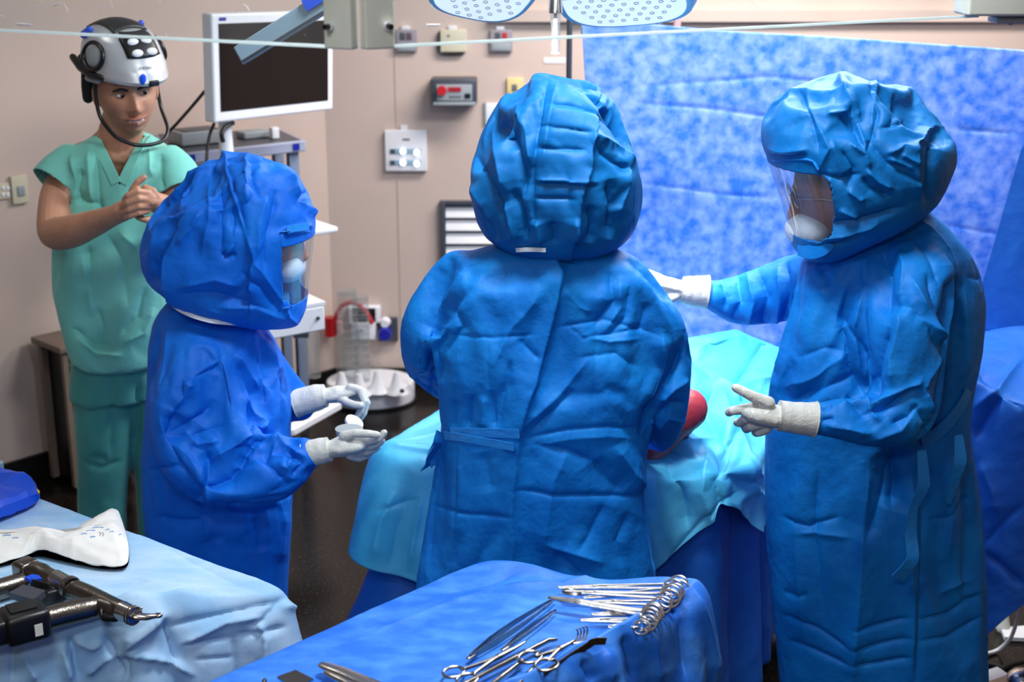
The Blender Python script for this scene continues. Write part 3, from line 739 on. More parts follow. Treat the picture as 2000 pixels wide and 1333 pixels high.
# =============================================================== surgeon on the right in profile
YR = 3.15
rx = P(1705, 700, 3.2)[0]
sr = thing('person', (rx, 3.2, 0), 'person in dark blue surgical gown and hood in profile, facing left, gloved hand held out', 'person')
hc = P(1636, 372, YR)
mb = MB(); head_mb(mb, hc, math.pi/2, -.30, 0, 1.02, n=110, m=80)
mb.capsule([hc+np.array([.03, .02, -.08]), (rx-.02, 3.2, 1.46)], [.052, .055], 16)
mb.capsule([(rx-.01, 3.2, 1.42), (rx, 3.2, 1.2), (rx, 3.2, 1.0)], [.085, .11, .12], 20)
legs(mb, (rx, 3.2), (rx, 3.1), (rx, 3.3), .9)
V, F = union(mb, .0055, 3); finish('body', V, F, M['skin_dark'], sr)
shoes(sr, (rx, 3.1), (rx, 3.3), (-1, 0, 0))
mb = MB()      # surgical mask over nose bridge, mouth and chin
mb.ell(hc+np.array([-.062, 0, -.088]), (.05, .07, .045)); 
o = obj('mask', mb, M['white_cloth'], sr)
# hair under the hood
mb = MB(); mb.ell(hc+np.array([.022, 0, .03]), (.09, .083, .10)); obj('hair', mb, M['hair'], sr)
# spectacles
mb = MB(); ey = hc+np.array([-.105, 0, -.012])
for s_ in (-1, 1):
    mb.torus(ey+np.array([0.004, s_*.032, 0]), (1, 0, .3), .023, .0018, 24, 6, dirn=(0, 1, 0))
    mb.tube([ey+np.array([.006, s_*.056, .004]), ey+np.array([.05, s_*.078, .008]), ey+np.array([.11, s_*.082, 0])], .0018, 6)
mb.tube([ey+np.array([0, -.009, 0]), ey+np.array([-.004, 0, .003]), ey+np.array([0, .009, 0])], .0018, 6)
obj('spectacles', mb, M['steel'], sr)
# gown
mb = MB()
loft(mb, [(395, 1730, 1800, 3.19, .05), (410, 1700, 1812, 3.2, .07), (432, 1690, 1838, 3.2, .095), (470, 1625, 1874, 3.2, .135), (515, 1566, 1903, 3.2, .16), (590, 1540, 1917, 3.2, .17), (690, 1520, 1908, 3.2, .165),
          (780, 1506, 1893, 3.2, .165), (850, 1499, 1890, 3.2, .165), (950, 1498, 1906, 3.2, .17), (1100, 1504, 1918, 3.2, .18), (1333, 1528, 1924, 3.2, .19), (1560, 1540, 1932, 3.2, .19)], e=2.5)
limb(mb, [(1790, 505, 3.1, .06), (1790, 560, 3.04, .085), (1772, 650, 2.99, .086), (1768, 740, 2.97, .078), (1762, 806, 2.95, .073), (1700, 822, 2.93, .056), (1640, 818, 2.92, .046), (1600, 819, 2.92, .036)])
limb(mb, [(1640, 530, 3.36, .07), (1545, 560, 3.46, .078), (1450, 584, 3.47, .064), (1405, 576, 3.46, .048), (1388, 572, 3.46, .040)])
S3 = [
 ('r', 10, 16, [(1690, 560), (1668, 640), (1680, 720), (1700, 770)]), ('v', 16, 14, [(1660, 560), (1640, 640), (1662, 720), (1690, 780), (1700, 800)]),
 ('a', 12, 20, [(1505, 800), (1545, 640), (1575, 520)]), ('v', 7, 9, [(1600, 560), (1640, 620), (1680, 670), (1700, 720)]), ('r', 6, 6, [(1600, 560), (1625, 598), (1640, 618)]),
 ('v', 14, 12, [(1740, 640), (1720, 690), (1706, 740), (1708, 790)]), ('r', 12, 16, [(1765, 600), (1755, 650), (1742, 700), (1745, 760)]), ('r', 10, 9, [(1700, 810), (1705, 790), (1790, 750), (1800, 735)]),
 ('v', 14, 10, [(1690, 810), (1720, 800), (1770, 770), (1795, 755)]), ('r', 12, 9, [(1690, 770), (1697, 800), (1720, 825)]), ('v', 9, 9, [(1650, 775), (1680, 800), (1695, 820)]), ('r', 8, 9, [(1640, 790), (1680, 780), (1700, 760)]),
 ('r', 9, 10, [(1780, 540), (1810, 600), (1845, 660), (1846, 690)]), ('v', 10, 10, [(1810, 530), (1830, 600), (1862, 650)]), ('r', 8, 9, [(1790, 620), (1840, 650), (1850, 670)]), ('v', 7, 8, [(1775, 600), (1815, 640), (1838, 690)]),
 ('r', 8, 10, [(1850, 690), (1810, 740), (1800, 770)]), ('v', 18, 12, [(1862, 560), (1852, 660), (1850, 740), (1832, 810), (1828, 840)], 'n'), ('r', 10, 8, [(1800, 760), (1830, 810), (1822, 850)]), ('v', 8, 7, [(1795, 800), (1815, 830), (1800, 870)]),
 ('r', 7, 8, [(1700, 860), (1760, 840), (1790, 800)]), ('v', 8, 8, [(1740, 830), (1775, 815), (1795, 790)]), ('r', 7, 7, [(1610, 830), (1660, 838), (1700, 850)]), ('v', 6, 6, [(1605, 800), (1625, 790)]), ('v', 6, 6, [(1604, 822), (1630, 818)]),
 ('v', 8, 9, [(1870, 560), (1872, 660), (1868, 760)]), ('r', 6, 8, [(1885, 560), (1890, 700), (1880, 760)]), ('v', 4, 4, [(1888, 540), (1915, 545)]), ('r', 7, 12, [(1800, 430), (1850, 490), (1875, 560)]), ('v', 7, 10, [(1780, 450), (1820, 510), (1840, 560)]),
 ('r', 10, 14, [(1750, 470), (1768, 520), (1762, 600)]), ('v', 10, 12, [(1725, 480), (1735, 540), (1735, 620)]), ('r', 7, 10, [(1690, 500), (1690, 560)]), ('v', 6, 8, [(1600, 520), (1620, 560)]),
 ('v', 8, 12, [(1530, 790), (1600, 760), (1680, 735)]), ('r', 8, 14, [(1540, 760), (1600, 730), (1660, 690)]), ('v', 5, 10, [(1560, 700), (1610, 680), (1650, 690)]), ('r', 5, 10, [(1520, 780), (1560, 680), (1580, 600)]),
 # far sleeve bunches
 ('v', 12, 10, [(1480, 530), (1500, 580), (1490, 640)]), ('r', 10, 9, [(1460, 535), (1472, 590), (1460, 635)]), ('v', 8, 8, [(1440, 535), (1448, 590), (1430, 625)]), ('r', 8, 8, [(1520, 520), (1525, 570), (1515, 640)]), ('v', 8, 8, [(1410, 545), (1420, 580), (1412, 610)]), ('v', 8, 8, [(1535, 510), (1540, 580), (1530, 640)]),
 # skirt folds and packing creases
 ('r', 14, 22, [(1700, 900), (1690, 1000), (1675, 1200), (1665, 1333)]), ('v', 16, 20, [(1740, 900), (1712, 1000), (1690, 1060)]), ('v', 24, 18, [(1745, 880), (1755, 940), (1745, 1000)]), ('r', 12, 14, [(1775, 885), (1782, 960), (1776, 1050), (1785, 1200), (1780, 1333)]),
 ('v', 10, 10, [(1800, 900), (1805, 1050), (1795, 1200), (1790, 1333)]), ('v', 7, 12, [(1600, 920), (1590, 1050), (1610, 1200)]), ('r', 7, 16, [(1560, 900), (1555, 1050), (1570, 1250)]), ('r', 9, 14, [(1850, 880), (1860, 980), (1850, 1100)]), ('v', 9, 12, [(1880, 900), (1890, 1000), (1885, 1200)]),
 ('v', 6, 4.5, [(1530, 1200), (1600, 1230), (1660, 1268)]), ('v', 6, 4.5, [(1540, 1250), (1600, 1275), (1660, 1300)]), ('v', 6, 4.5, [(1665, 1230), (1720, 1220), (1780, 1205)]), ('v', 6, 4.5, [(1662, 1270), (1720, 1258), (1780, 1245)]), ('v', 6, 4.5, [(1664, 1300), (1720, 1295), (1780, 1283)]),
 ('v', 6, 4.5, [(1790, 1215), (1850, 1200), (1918, 1160)]), ('v', 6, 4.5, [(1795, 1255), (1850, 1245), (1918, 1205)]), ('v', 5, 6, [(1530, 1010), (1580, 1030), (1640, 1010)]), ('r', 4, 6, [(1560, 1040), (1620, 1045), (1660, 1050)]), ('v', 4, 7, [(1810, 1020), (1850, 1010), (1900, 970)]),
 ('v', 5, 6, [(1530, 1155), (1560, 1165), (1580, 1160)]), ('r', 5, 8, [(1830, 1160), (1850, 1150), (1900, 1135)]),
]
garment('gown', mb, M['gown'], sr, .0065, 6, S3, cr=[(5, 3.0, 11.0, (1, 1, .5)), (2.5, 9, 12.0, (1.3, 1.3, .8)), (1.2, 26, 2.6, (1.3, 1, .8))],
        sim=dict(grow=.09, pin=2, bend=2.5, stiff=30, grav=.5, frames=26, pinfn=pins(.15, .018, 3, lambda V: np.where((V[:, 2] > P(1700, 492, 3.2)[2]) & (np.abs(V[:, 1]-3.2) < .14), .9, 0)), growfn=lambda V: np.where(V[:, 2] < 1.0, .6, 1.0)))
# hood with window and clear visor
mb = MB()
loft(mb, [(130, 1660, 1695, YR, .02), (138, 1622, 1728, YR, .07), (158, 1567, 1768, YR, .12), (195, 1515, 1805, YR, .16), (238, 1492, 1838, YR, .18), (272, 1487, 1858, YR, .19), (305, 1497, 1862, YR, .19), (350, 1512, 1845, YR, .185),
          (395, 1527, 1818, YR, .175), (430, 1537, 1770, YR, .155), (460, 1541, 1712, YR, .13), (488, 1552, 1655, YR, .10), (508, 1575, 1622, YR, .04)], e=2.2)
S4 = [
 ('v', 6, 7, [(1560, 175), (1585, 230), (1600, 300)]), ('r', 6, 8, [(1578, 165), (1580, 210), (1620, 290), (1600, 330)]), ('r', 9, 10, [(1640, 140), (1660, 190), (1680, 240)]), ('v', 10, 9, [(1700, 160), (1712, 220), (1700, 280), (1690, 300)]),
 ('r', 8, 8, [(1710, 150), (1708, 200), (1702, 260)]), ('v', 8, 7, [(1660, 200), (1670, 250), (1685, 290)]), ('r', 8, 5, [(1615, 225), (1640, 220), (1656, 216)]), ('v', 5, 4, [(1640, 225), (1660, 250), (1675, 255)]), ('v', 6, 6, [(1750, 180), (1745, 230), (1740, 250)]),
 ('v', 10, 8, [(1820, 250), (1818, 320), (1812, 380), (1810, 400)]), ('a', 12, 14, [(1838, 250), (1822, 250), (1785, 290), (1790, 340), (1800, 390)]), ('r', 8, 6, [(1730, 300), (1760, 290), (1790, 300)]), ('v', 7, 6, [(1700, 280), (1735, 320), (1780, 330)]),
 ('r', 7, 4.5, [(1735, 310), (1770, 325), (1780, 330)]), ('r', 7, 4.5, [(1625, 275), (1640, 320), (1650, 350)]), ('v', 7, 6, [(1640, 290), (1665, 330), (1655, 370)]), ('r', 8, 5, [(1690, 330), (1715, 355), (1745, 370)]), ('v', 8, 6, [(1685, 345), (1700, 370), (1740, 385)]),
 ('r', 7, 4.5, [(1655, 370), (1680, 390), (1690, 388)]), ('v', 6, 5, [(1720, 250), (1765, 240), (1800, 265)]), ('r', 7, 5, [(1660, 280), (1690, 300), (1700, 330)]), ('v', 7, 6, [(1600, 340), (1640, 350), (1680, 340)]), ('r', 6, 8, [(1620, 330), (1625, 390), (1610, 440)]),
 ('v', 9, 8, [(1600, 440), (1660, 435), (1720, 420), (1770, 402)]), ('r', 8, 8, [(1600, 465), (1660, 458), (1720, 435)]), ('v', 8, 7, [(1600, 485), (1640, 478), (1690, 452)]), ('r', 6, 5, [(1640, 410), (1680, 430)]), ('r', 6, 4.5, [(1665, 225), (1690, 280), (1690, 300)]),
 ('v', 5, 4.5, [(1748, 330), (1790, 352), (1800, 355)]), ('r', 7, 5, [(1755, 300), (1790, 320)]), ('r', 7, 9, [(1500, 290), (1530, 298), (1580, 292)]), ('v', 6, 6, [(1500, 300), (1540, 308), (1578, 303)]),
]
def win_r(Cn):
    q = Cn.copy(); q[:, 1] = YR; px, py = proj(q)
    top = 318; right = np.interp(py, [312, 330, 395, 430, 452], [1572, 1590, 1601, 1598, 1580])
    return (py > top) & (py < 452) & (px < right)
V, F = union(mb, .0115, 3); X = cloth_relax(V, F, grow=.08, pin=2, bend=1.6, stiff=30, grav=.4, frames=24, pinfn=pins(.12, .014, 5, lambda V: np.where(V[:, 0] < P(1625, 400, YR)[0], .9, 0)*(V[:, 2] < P(1600, 295, YR)[2])*(V[:, 2] > P(1600, 475, YR)[2])))
V0, F0 = subdiv(V, F, 2); V, F = subdiv(X, F, 2); N = normals(V, F)
D = .004*crumple(V, 6, 21)+.002*crumple(V, 15, 22)+.001*crumple(V, 32, 23)
Ns = smoothv(N, F, 4); Ns /= np.linalg.norm(Ns, axis=1)[:, None]
V = V+Ns*D[:, None]; V = V+Ns*strokes_disp(V, Ns, S4)[:, None]
finish('hood', V, F, M['hood'], sr, keep=lambda Cn: ~win_r(Cn), thick=.0025)
finish('face_shield', V0, F, M['visor'], sr, keep=lambda Cn: win_r(Cn))['label'] = 'clear plastic face shield'
g2 = child(sr, 'gown')
strip_on(sr, 'chin_panel', 'gown', child(sr, 'hood'), [(1544, 478), (1558, 483), (1580, 487), (1605, 487), (1628, 480)], [.036, .044, .040, .026, .006], .004, .002, (0, 0, 1), 'lighter chin panel of the hood')
def piping_on(parent, targets, line, r=.0032):
    pts = [on_surface(targets, x, y, .001) for x, y in line]; pts = [p for p in pts if p is not None]
    if len(pts) > 2: mb = MB(); mb.tube(list(spline(pts, 4)), r, 8); obj('window_piping', mb, M['gown'], parent)
piping_on(sr, child(sr, 'hood'), [(1510, 314), (1540, 313), (1575, 312), (1590, 318), (1599, 335), (1606, 365), (1609, 395), (1607, 430), (1596, 447), (1582, 457), (1560, 459), (1546, 458)])
# waist belt and hanging ties
strip_on(sr, 'belt', 'belt', g2, [(1800, 862), (1825, 850), (1850, 830), (1870, 805), (1885, 780), (1893, 762)], .03, .010)
mb = MB(); a = P(1800, 880, 2.945)
ribbon(mb, [a, a+np.array([.008, -.01, -.08]), a+np.array([-.006, 0, -.14]), a+np.array([-.008, 0, -.20]), a+np.array([-.002, -.01, -.26]), a+np.array([-.03, -.005, -.31])], [.02, .03, .02, .028, .03, .036], .002, (1, .15, 0)); obj('belt_tie', mb, M['belt'], sr)
mb = MB(); a = P(1872, 850, 2.99)
ribbon(mb, [a, a+np.array([.006, -.01, -.06]), a+np.array([0, 0, -.12]), a+np.array([-.004, .01, -.17])], [.018, .03, .02, .01], .002, (1, .1, 0)); obj('belt_tie', mb, M['belt'], sr)

# ---- gloved hands
def glove(parent, mb, cuffpts, vox=.0022, label=None):
    V, F = union(mb, vox, 3, .5)
    D = .0012*crumple(V, 28, 3.3)+.0005*crumple(V, 80, 4.1)
    N = normals(V, F); V = V+N*D[:, None]
    o = finish('glove', V, F, M['glove'], parent)
    if cuffpts:
        mb2 = MB(); S = spline([list(P(a[0], a[1], a[2]))+[a[3]] for a in cuffpts], 5)
        ax = S[-1, :3]-S[0, :3]
        rr = [r*(1+.012*math.sin(i*1.3)) for i, r in enumerate(S[:, 3])]
        mb2.tube(list(S[:, :3]), rr, 24)
        mb2.torus(S[0, :3], ax, S[0, 3]*1.0, .0022, 28, 6)
        obj('glove_cuff', mb2, M['glove'], o)
    return o
def fingers(mb, lst):
    for pts in lst: mb.capsule([P(a[0], a[1], a[2]) for a in pts], [a[3] for a in pts], 12)
# near hand of the right surgeon: thumb out, fingers curled away
Y0 = 2.92
mb = MB()
mb.capsule([P(1560, 816, Y0), P(1520, 812, Y0), P(1495, 808, Y0)], [.026, .027, .032], 18, flat=.8)
mb.capsule([P(1512, 815, Y0), P(1478, 808, Y0)], [.036, .036], 18, flat=.62)
fingers(mb, [
 [(1500, 788, Y0-.01, .016), (1474, 777, Y0-.012, .0125), (1452, 766, Y0-.01, .0105), (1437, 758, Y0-.005, .0095)],
 [(1480, 795, Y0, .0135), (1452, 800, Y0, .0115), (1430, 803, Y0+.004, .0105), (1424, 806, Y0+.02, .010)],
 [(1480, 812, Y0, .0135), (1456, 818, Y0+.002, .0115), (1446, 826, Y0+.022, .0105), (1440, 826, Y0+.045, .0095)],
 [(1486, 826, Y0, .0135), (1466, 833, Y0+.004, .0115), (1458, 838, Y0+.026, .0105), (1455, 834, Y0+.048, .0095)],
 [(1496, 838, Y0+.002, .0125), (1482, 845, Y0+.008, .0105), (1476, 846, Y0+.028, .0095), (1474, 842, Y0+.044, .0085)],
])
glove(sr, mb, [(1592, 820, Y0, .0385), (1566, 818, Y0, .036), (1540, 815, Y0, .034), (1520, 812, Y0, .034)])
# far hand, reaching behind the middle surgeon
Y0 = 3.46
mb = MB()
mb.capsule([P(1365, 570, Y0), P(1330, 566, Y0), P(1305, 560, Y0)], [.028, .029, .030], 18, flat=.8)
mb.capsule([P(1318, 560, Y0), P(1292, 552, Y0)], [.034, .034], 18, flat=.5)
fingers(mb, [[(1290, 545, Y0-.01, .012), (1264, 534, Y0-.01, .011), (1244, 530, Y0, .010), (1228, 532, Y0+.01, .009)],
 [(1288, 553, Y0, .012), (1258, 545, Y0+.004, .011), (1236, 543, Y0+.01, .010), (1220, 546, Y0+.02, .009)],
 [(1290, 561, Y0+.005, .012), (1262, 558, Y0+.01, .011), (1240, 560, Y0+.02, .010), (1226, 564, Y0+.03, .009)],
 [(1294, 570, Y0+.01, .011), (1272, 572, Y0+.015, .010), (1256, 576, Y0+.025, .009), (1244, 580, Y0+.03, .0085)],
 [(1318, 578, Y0-.02, .015), (1298, 590, Y0-.03, .012), (1280, 596, Y0-.03, .011), (1266, 597, Y0-.025, .010)]])
glove(sr, mb, [(1381, 571, Y0, .042), (1362, 570, Y0, .040), (1345, 568, Y0, .037), (1332, 566, Y0, .034)])

# =============================================================== nurse on the left
YN = 3.5
nx = P(430, 800, YN)[0]
nu = thing('person', (nx, YN, 0), 'shorter person in royal blue gown and hood facing right, both gloved hands raised at waist', 'person')
hc = P(520, 470, YN)
mb = MB(); head_mb(mb, hc, -math.pi/2-.12, -.15, 0, .95)
mb.capsule([hc+np.array([-.02, 0, -.07]), (nx, YN, 1.27)], [.05, .06], 14)
mb.capsule([(nx, YN+.02, 1.22), (nx, YN+.02, 1.0), (nx, YN+.02, .88)], [.085, .09, .09], 18)
legs(mb, (nx, YN), (nx, YN-.05), (nx, YN+.07), .78)
body('body', nu, mb, .007)
shoes(nu, (nx, YN-.05), (nx, YN+.07), (1, 0, 0))
mb = MB(); mb.ell(hc+np.array([.052, 0, -.065]), (.045, .062, .042)); obj('mask', mb, M['white_cloth'], nu)
mb = MB(); mb.ell(hc+np.array([-.018, 0, .028]), (.088, .08, .10)); obj('hair', mb, M['hair'], nu)
mb = MB()
loft(mb, [(568, 345, 420, 3.52, .07), (585, 332, 446, 3.52, .085), (604, 314, 478, 3.52, .10), (635, 300, 512, 3.52, .135), (680, 292, 538, 3.52, .155), (745, 291, 562, 3.52, .16), (810, 287, 570, 3.52, .165), (880, 281, 568, 3.52, .17),
          (955, 284, 572, 3.52, .17), (1030, 292, 568, 3.52, .17), (1120, 302, 560, 3.52, .18), (1250, 305, 562, 3.52, .18), (1430, 300, 570, 3.52, .19)], e=2.5)
limb(mb, [(385, 665, 3.44, .07), (390, 730, 3.40, .112), (382, 810, 3.35, .12), (400, 885, 3.32, .115), (460, 912, 3.31, .10), (528, 916, 3.30, .085), (572, 902, 3.30, .066), (594, 890, 3.30, .048)])
limb(mb, [(500, 690, 3.62, .07), (545, 750, 3.66, .065), (572, 783, 3.66, .056), (584, 790, 3.66, .05)])
S5 = [
 ('v', 16, 14, [(345, 800), (330, 850), (350, 900), (385, 960), (400, 1010)], 'n'), ('r', 14, 16, [(380, 740), (340, 800), (330, 820)]), ('r', 12, 12, [(335, 860), (370, 900), (400, 960)]),
 ('v', 18, 12, [(400, 955), (450, 935), (480, 890), (500, 860), (515, 858)], 'n'), ('r', 16, 16, [(410, 900), (450, 880), (500, 840), (512, 822)]), ('r', 12, 10, [(470, 770), (490, 800), (512, 825), (505, 850)]),
 ('v', 9, 9, [(330, 850), (400, 810), (420, 780)]), ('r', 8, 10, [(350, 760), (400, 720), (440, 700)]), ('v', 8, 8, [(440, 690), (420, 720), (370, 740)]), ('v', 7, 8, [(320, 850), (380, 850), (440, 830)]),
 ('v', 10, 9, [(455, 700), (480, 740), (495, 770), (500, 840)]), ('r', 10, 10, [(460, 690), (490, 740), (508, 760)]), ('v', 9, 8, [(500, 690), (520, 740), (515, 790)]), ('r', 9, 9, [(520, 650), (540, 720), (530, 760)]),
 ('v', 7, 7, [(430, 680), (440, 760), (450, 800)]), ('v', 6, 7, [(540, 720), (560, 780)]), ('r', 7, 6, [(515, 870), (540, 850), (555, 870), (600, 895)]), ('v', 9, 7, [(530, 870), (520, 900), (545, 930), (560, 945)]), ('r', 8, 7, [(540, 860), (530, 895), (570, 905)]),
 ('v', 9, 7, [(560, 885), (590, 905), (570, 935)]), ('r', 8, 7, [(590, 880), (560, 915), (540, 910)]), ('v', 5, 5, [(290, 920), (360, 910)]), ('v', 8, 8, [(300, 1010), (350, 1020), (400, 1020)]), ('r', 8, 12, [(395, 950), (400, 1020), (410, 1060)]),
 ('v', 8, 14, [(440, 985), (500, 1005), (550, 990)]), ('v', 7, 12, [(500, 1010), (510, 1080)]), ('r', 7, 12, [(555, 1000), (545, 1100)]), ('v', 7, 9, [(310, 640), (300, 700), (295, 760)]), ('r', 6, 9, [(330, 620), (325, 700), (310, 780)]),
 ('v', 10, 8, [(400, 955), (410, 930), (405, 880)]), ('r', 10, 9, [(420, 1000), (400, 960), (385, 900)]), ('r', 9, 9, [(360, 840), (385, 870), (430, 860)]), ('v', 7, 8, [(370, 870), (400, 880), (410, 900)]),
]
garment('gown', mb, M['nurse'], nu, .0065, 5, S5, cr=[(5, 3.4, 31.0, (1, 1, .7)), (2.5, 8, 32.0, (1.2, 1.2, .9)), (1.2, 24, 2.6, (1.3, 1, .8))],
        sim=dict(grow=.11, pin=2, bend=2.5, stiff=30, grav=.6, frames=26, pinfn=pins(.17, .018, 4, lambda V: np.where(V[:, 2] > P(430, 640, 3.52)[2], .9, 0)), growfn=lambda V: np.where(V[:, 2] < .75, .4, 1.0)))
mb = MB()
loft(mb, [(298, 470, 502, YN, .02), (308, 432, 525, YN, .07), (330, 382, 565, YN, .12), (362, 335, 590, YN, .155), (400, 303, 608, YN, .175), (440, 284, 615, YN, .185), (480, 277, 611, YN, .185), (515, 282, 607, YN, .18),
          (543, 295, 604, YN, .17), (566, 322, 602, YN, .16), (588, 345, 600, YN, .15), (608, 395, 597, YN, .125), (624, 462, 590, YN, .09), (637, 510, 580, YN, .03)], e=2.3)
limb(mb, [(330, 440, 3.42, .06), (312, 500, 3.40, .04), (310, 535, 3.40, .018)])
S6 = [
 ('a', 14, 20, [(488, 560), (490, 500), (478, 450), (462, 400), (448, 350), (437, 308)], 'n'), ('v', 12, 8, [(440, 312), (458, 370), (475, 430), (485, 480)]), ('r', 10, 8, [(484, 302), (484, 350), (480, 400)]), ('v', 8, 7, [(490, 320), (492, 360), (510, 390)]),
 ('r', 8, 9, [(560, 330), (568, 370), (590, 395)]), ('r', 9, 4, [(563, 345), (568, 370), (580, 388)]), ('v', 9, 7, [(605, 370), (585, 388), (610, 405)]), ('r', 9, 6, [(580, 392), (610, 412), (618, 425)]), ('v', 8, 8, [(540, 370), (532, 420), (515, 480), (510, 540)]),
 ('r', 8, 9, [(520, 380), (505, 440), (500, 500)]), ('v', 18, 12, [(342, 450), (320, 490), (300, 520), (296, 545)], 'n'), ('a', 14, 14, [(325, 560), (322, 500), (345, 450)], 'n'), ('r', 10, 9, [(325, 380), (360, 350), (430, 320)]), ('v', 8, 7, [(290, 420), (340, 390), (380, 360)]),
 ('v', 8, 8, [(430, 360), (432, 430), (430, 500)]), ('r', 6, 8, [(410, 350), (410, 430), (395, 500)]), ('r', 8, 6, [(440, 500), (455, 480), (460, 440)]), ('v', 9, 5, [(430, 495), (445, 503), (462, 495)]), ('v', 6, 5, [(455, 400), (457, 480), (458, 495)]),
 ('r', 7, 10, [(350, 560), (420, 545), (470, 560)]), ('v', 8, 10, [(340, 575), (420, 575), (480, 590), (540, 610)]), ('r', 8, 12, [(420, 600), (500, 600), (560, 625)]), ('v', 7, 8, [(470, 530), (510, 560), (545, 610)]), ('r', 7, 8, [(490, 500), (530, 560), (555, 600)]),
 ('r', 6, 3.5, [(545, 600), (546, 520), (548, 458), (556, 450), (604, 441)], 'n'), ('r', 6, 3.5, [(556, 602), (575, 585), (602, 575)]), ('r', 6, 5, [(556, 602), (562, 618), (582, 634)]), ('r', 7, 7, [(395, 410), (370, 450), (345, 480)]),
]
def win_n(Cn):
    q = Cn.copy(); q[:, 1] = YN; px, py = proj(q)
    return (py > 458) & (py < 578) & (px > np.interp(py, [455, 560, 580], [567, 569, 585]))
V, F = union(mb, .0115, 3); X = cloth_relax(V, F, grow=.10, pin=2, bend=2.0, stiff=30, grav=.4, frames=24, pinfn=pins(.14, .014, 6, lambda V: np.where(V[:, 0] > P(540, 500, YN)[0], .9, 0)*(V[:, 2] < P(560, 440, YN)[2])*(V[:, 2] > P(560, 600, YN)[2])))
V0, F0 = subdiv(V, F, 2); V, F = subdiv(X, F, 2); N = normals(V, F)
D = .004*crumple(V, 6, 41)+.002*crumple(V, 15, 42)+.001*crumple(V, 32, 23)
Ns = smoothv(N, F, 4); Ns /= np.linalg.norm(Ns, axis=1)[:, None]
V = V+Ns*D[:, None]; V = V+Ns*strokes_disp(V, Ns, S6)[:, None]
finish('hood', V, F, M['nurse'], nu, keep=lambda Cn: ~win_n(Cn), thick=.0025)
finish('face_shield', V0, F, M['visor'], nu, keep=lambda Cn: win_n(Cn))['label'] = 'clear plastic face shield'
g3 = child(nu, 'gown')+child(nu, 'hood')
mb = MB(); ribbon(mb, [P(322, 578, 3.47), P(334, 592, 3.42), P(352, 606, 3.385), P(378, 618, 3.365), P(410, 627, 3.36), P(442, 631, 3.37), P(476, 632, 3.395)], .010, .004, (0, .4, 1))
o = obj('collar_tape', mb, M['white_cloth'], nu); o['label'] = 'white collar binding'
for ln_q, w_q in (([(557, 602), (556, 570), (556, 530), (556, 490), (557, 452)], .024), ([(560, 449), (575, 446), (590, 444), (603, 442)], .018)):
    strip_on(nu, 'window_band', 'belt', child(nu, 'hood'), ln_q, w_q, .009, .002, (0, .3, 1) if w_q < .02 else (1, .4, 0))
piping_on(nu, child(nu, 'hood'), [(604, 453), (590, 453), (572, 454), (563, 458), (563, 500), (564, 550), (568, 572), (582, 583), (598, 584)], .003)
# upper (far) hand
Y0 = 3.62
mb = MB()
mb.capsule([P(612, 778, Y0), P(640, 773, Y0), P(660, 770, Y0)], [.027, .027, .030], 18, flat=.75)
mb.capsule([P(652, 772, Y0), P(684, 764, Y0)], [.033, .030], 18, flat=.5)
fingers(mb, [
 [(660, 776, Y0-.015, .013), (678, 786, Y0-.035, .011), (692, 791, Y0-.045, .0100), (704, 792, Y0-.05, .009)],
 [(684, 758, Y0-.01, .012), (703, 762, Y0-.02, .011), (712, 784, Y0-.03, .0098), (705, 804, Y0-.035, .009), (700, 812, Y0-.035, .008)],
 [(688, 760, Y0, .012), (708, 766, Y0-.005, .011), (717, 788, Y0-.01, .0098), (711, 808, Y0-.015, .009), (704, 818, Y0-.018, .008)],
 [(688, 766, Y0+.01, .012), (707, 774, Y0+.01, .0105), (714, 794, Y0+.008, .0095), (707, 812, Y0+.004, .0085)],
 [(684, 772, Y0+.018, .011), (700, 784, Y0+.022, .0095), (704, 800, Y0+.022, .0085), (698, 812, Y0+.02, .0078)]])
glove(nu, mb, [(577, 788, Y0, .040), (598, 783, Y0, .037), (618, 777, Y0, .036), (636, 773, Y0, .031)])
# lower (near) hand
Y0 = 3.30
mb = MB()
mb.capsule([P(618, 885, Y0), P(645, 878, Y0), P(668, 872, Y0)], [.026, .028, .034], 18, flat=.75)
mb.capsule([P(662, 873, Y0), P(692, 870, Y0)], [.036, .034], 18, flat=.55)
fingers(mb, [
 [(672, 852, Y0-.01, .013), (695, 847, Y0-.02, .0112), (718, 848, Y0-.025, .0100), (736, 850, Y0-.025, .009)],
 [(692, 862, Y0-.002, .0135), (722, 862, Y0-.004, .0112), (742, 857, Y0-.002, .010), (750, 846, Y0, .0088)],
 [(694, 872, Y0+.004, .013), (722, 872, Y0+.006, .011), (738, 868, Y0+.012, .0098), (745, 862, Y0+.018, .009)],
 [(692, 882, Y0+.008, .0125), (716, 884, Y0+.012, .0105), (731, 878, Y0+.02, .0095), (738, 874, Y0+.028, .0085)],
 [(684, 890, Y0+.010, .012), (702, 896, Y0+.016, .0098), (718, 890, Y0+.026, .0088), (724, 884, Y0+.034, .008)]])
glove(nu, mb, [(594, 888, Y0, .0325), (606, 886, Y0, .033), (625, 882, Y0, .033), (643, 878, Y0, .031)])
# the small round pot the nurse opens, and its lid
c = P(682, 846, 3.36)
t = MB(); t.tube([c+np.array([0, 0, -.03]), c+np.array([0, 0, .004]), c+np.array([0, 0, .012])], [.026, .034, .035], 32)
o = obj('specimen_pot', t, M['grey'], None); tag(o, 'small grey round pot held in the lower gloved hand of the royal blue gowned person', 'pot')
t = MB(); u_ = np.array([.5, -.25, .83]); u_ /= np.linalg.norm(u_); c2 = P(690, 828, 3.52); t.cyl(c2, c2+u_*.008, .025, 28); o = obj('pot_lid', t, M['white'], None); tag(o, 'small white disc lid pinched by the upper gloved hand', 'lid')

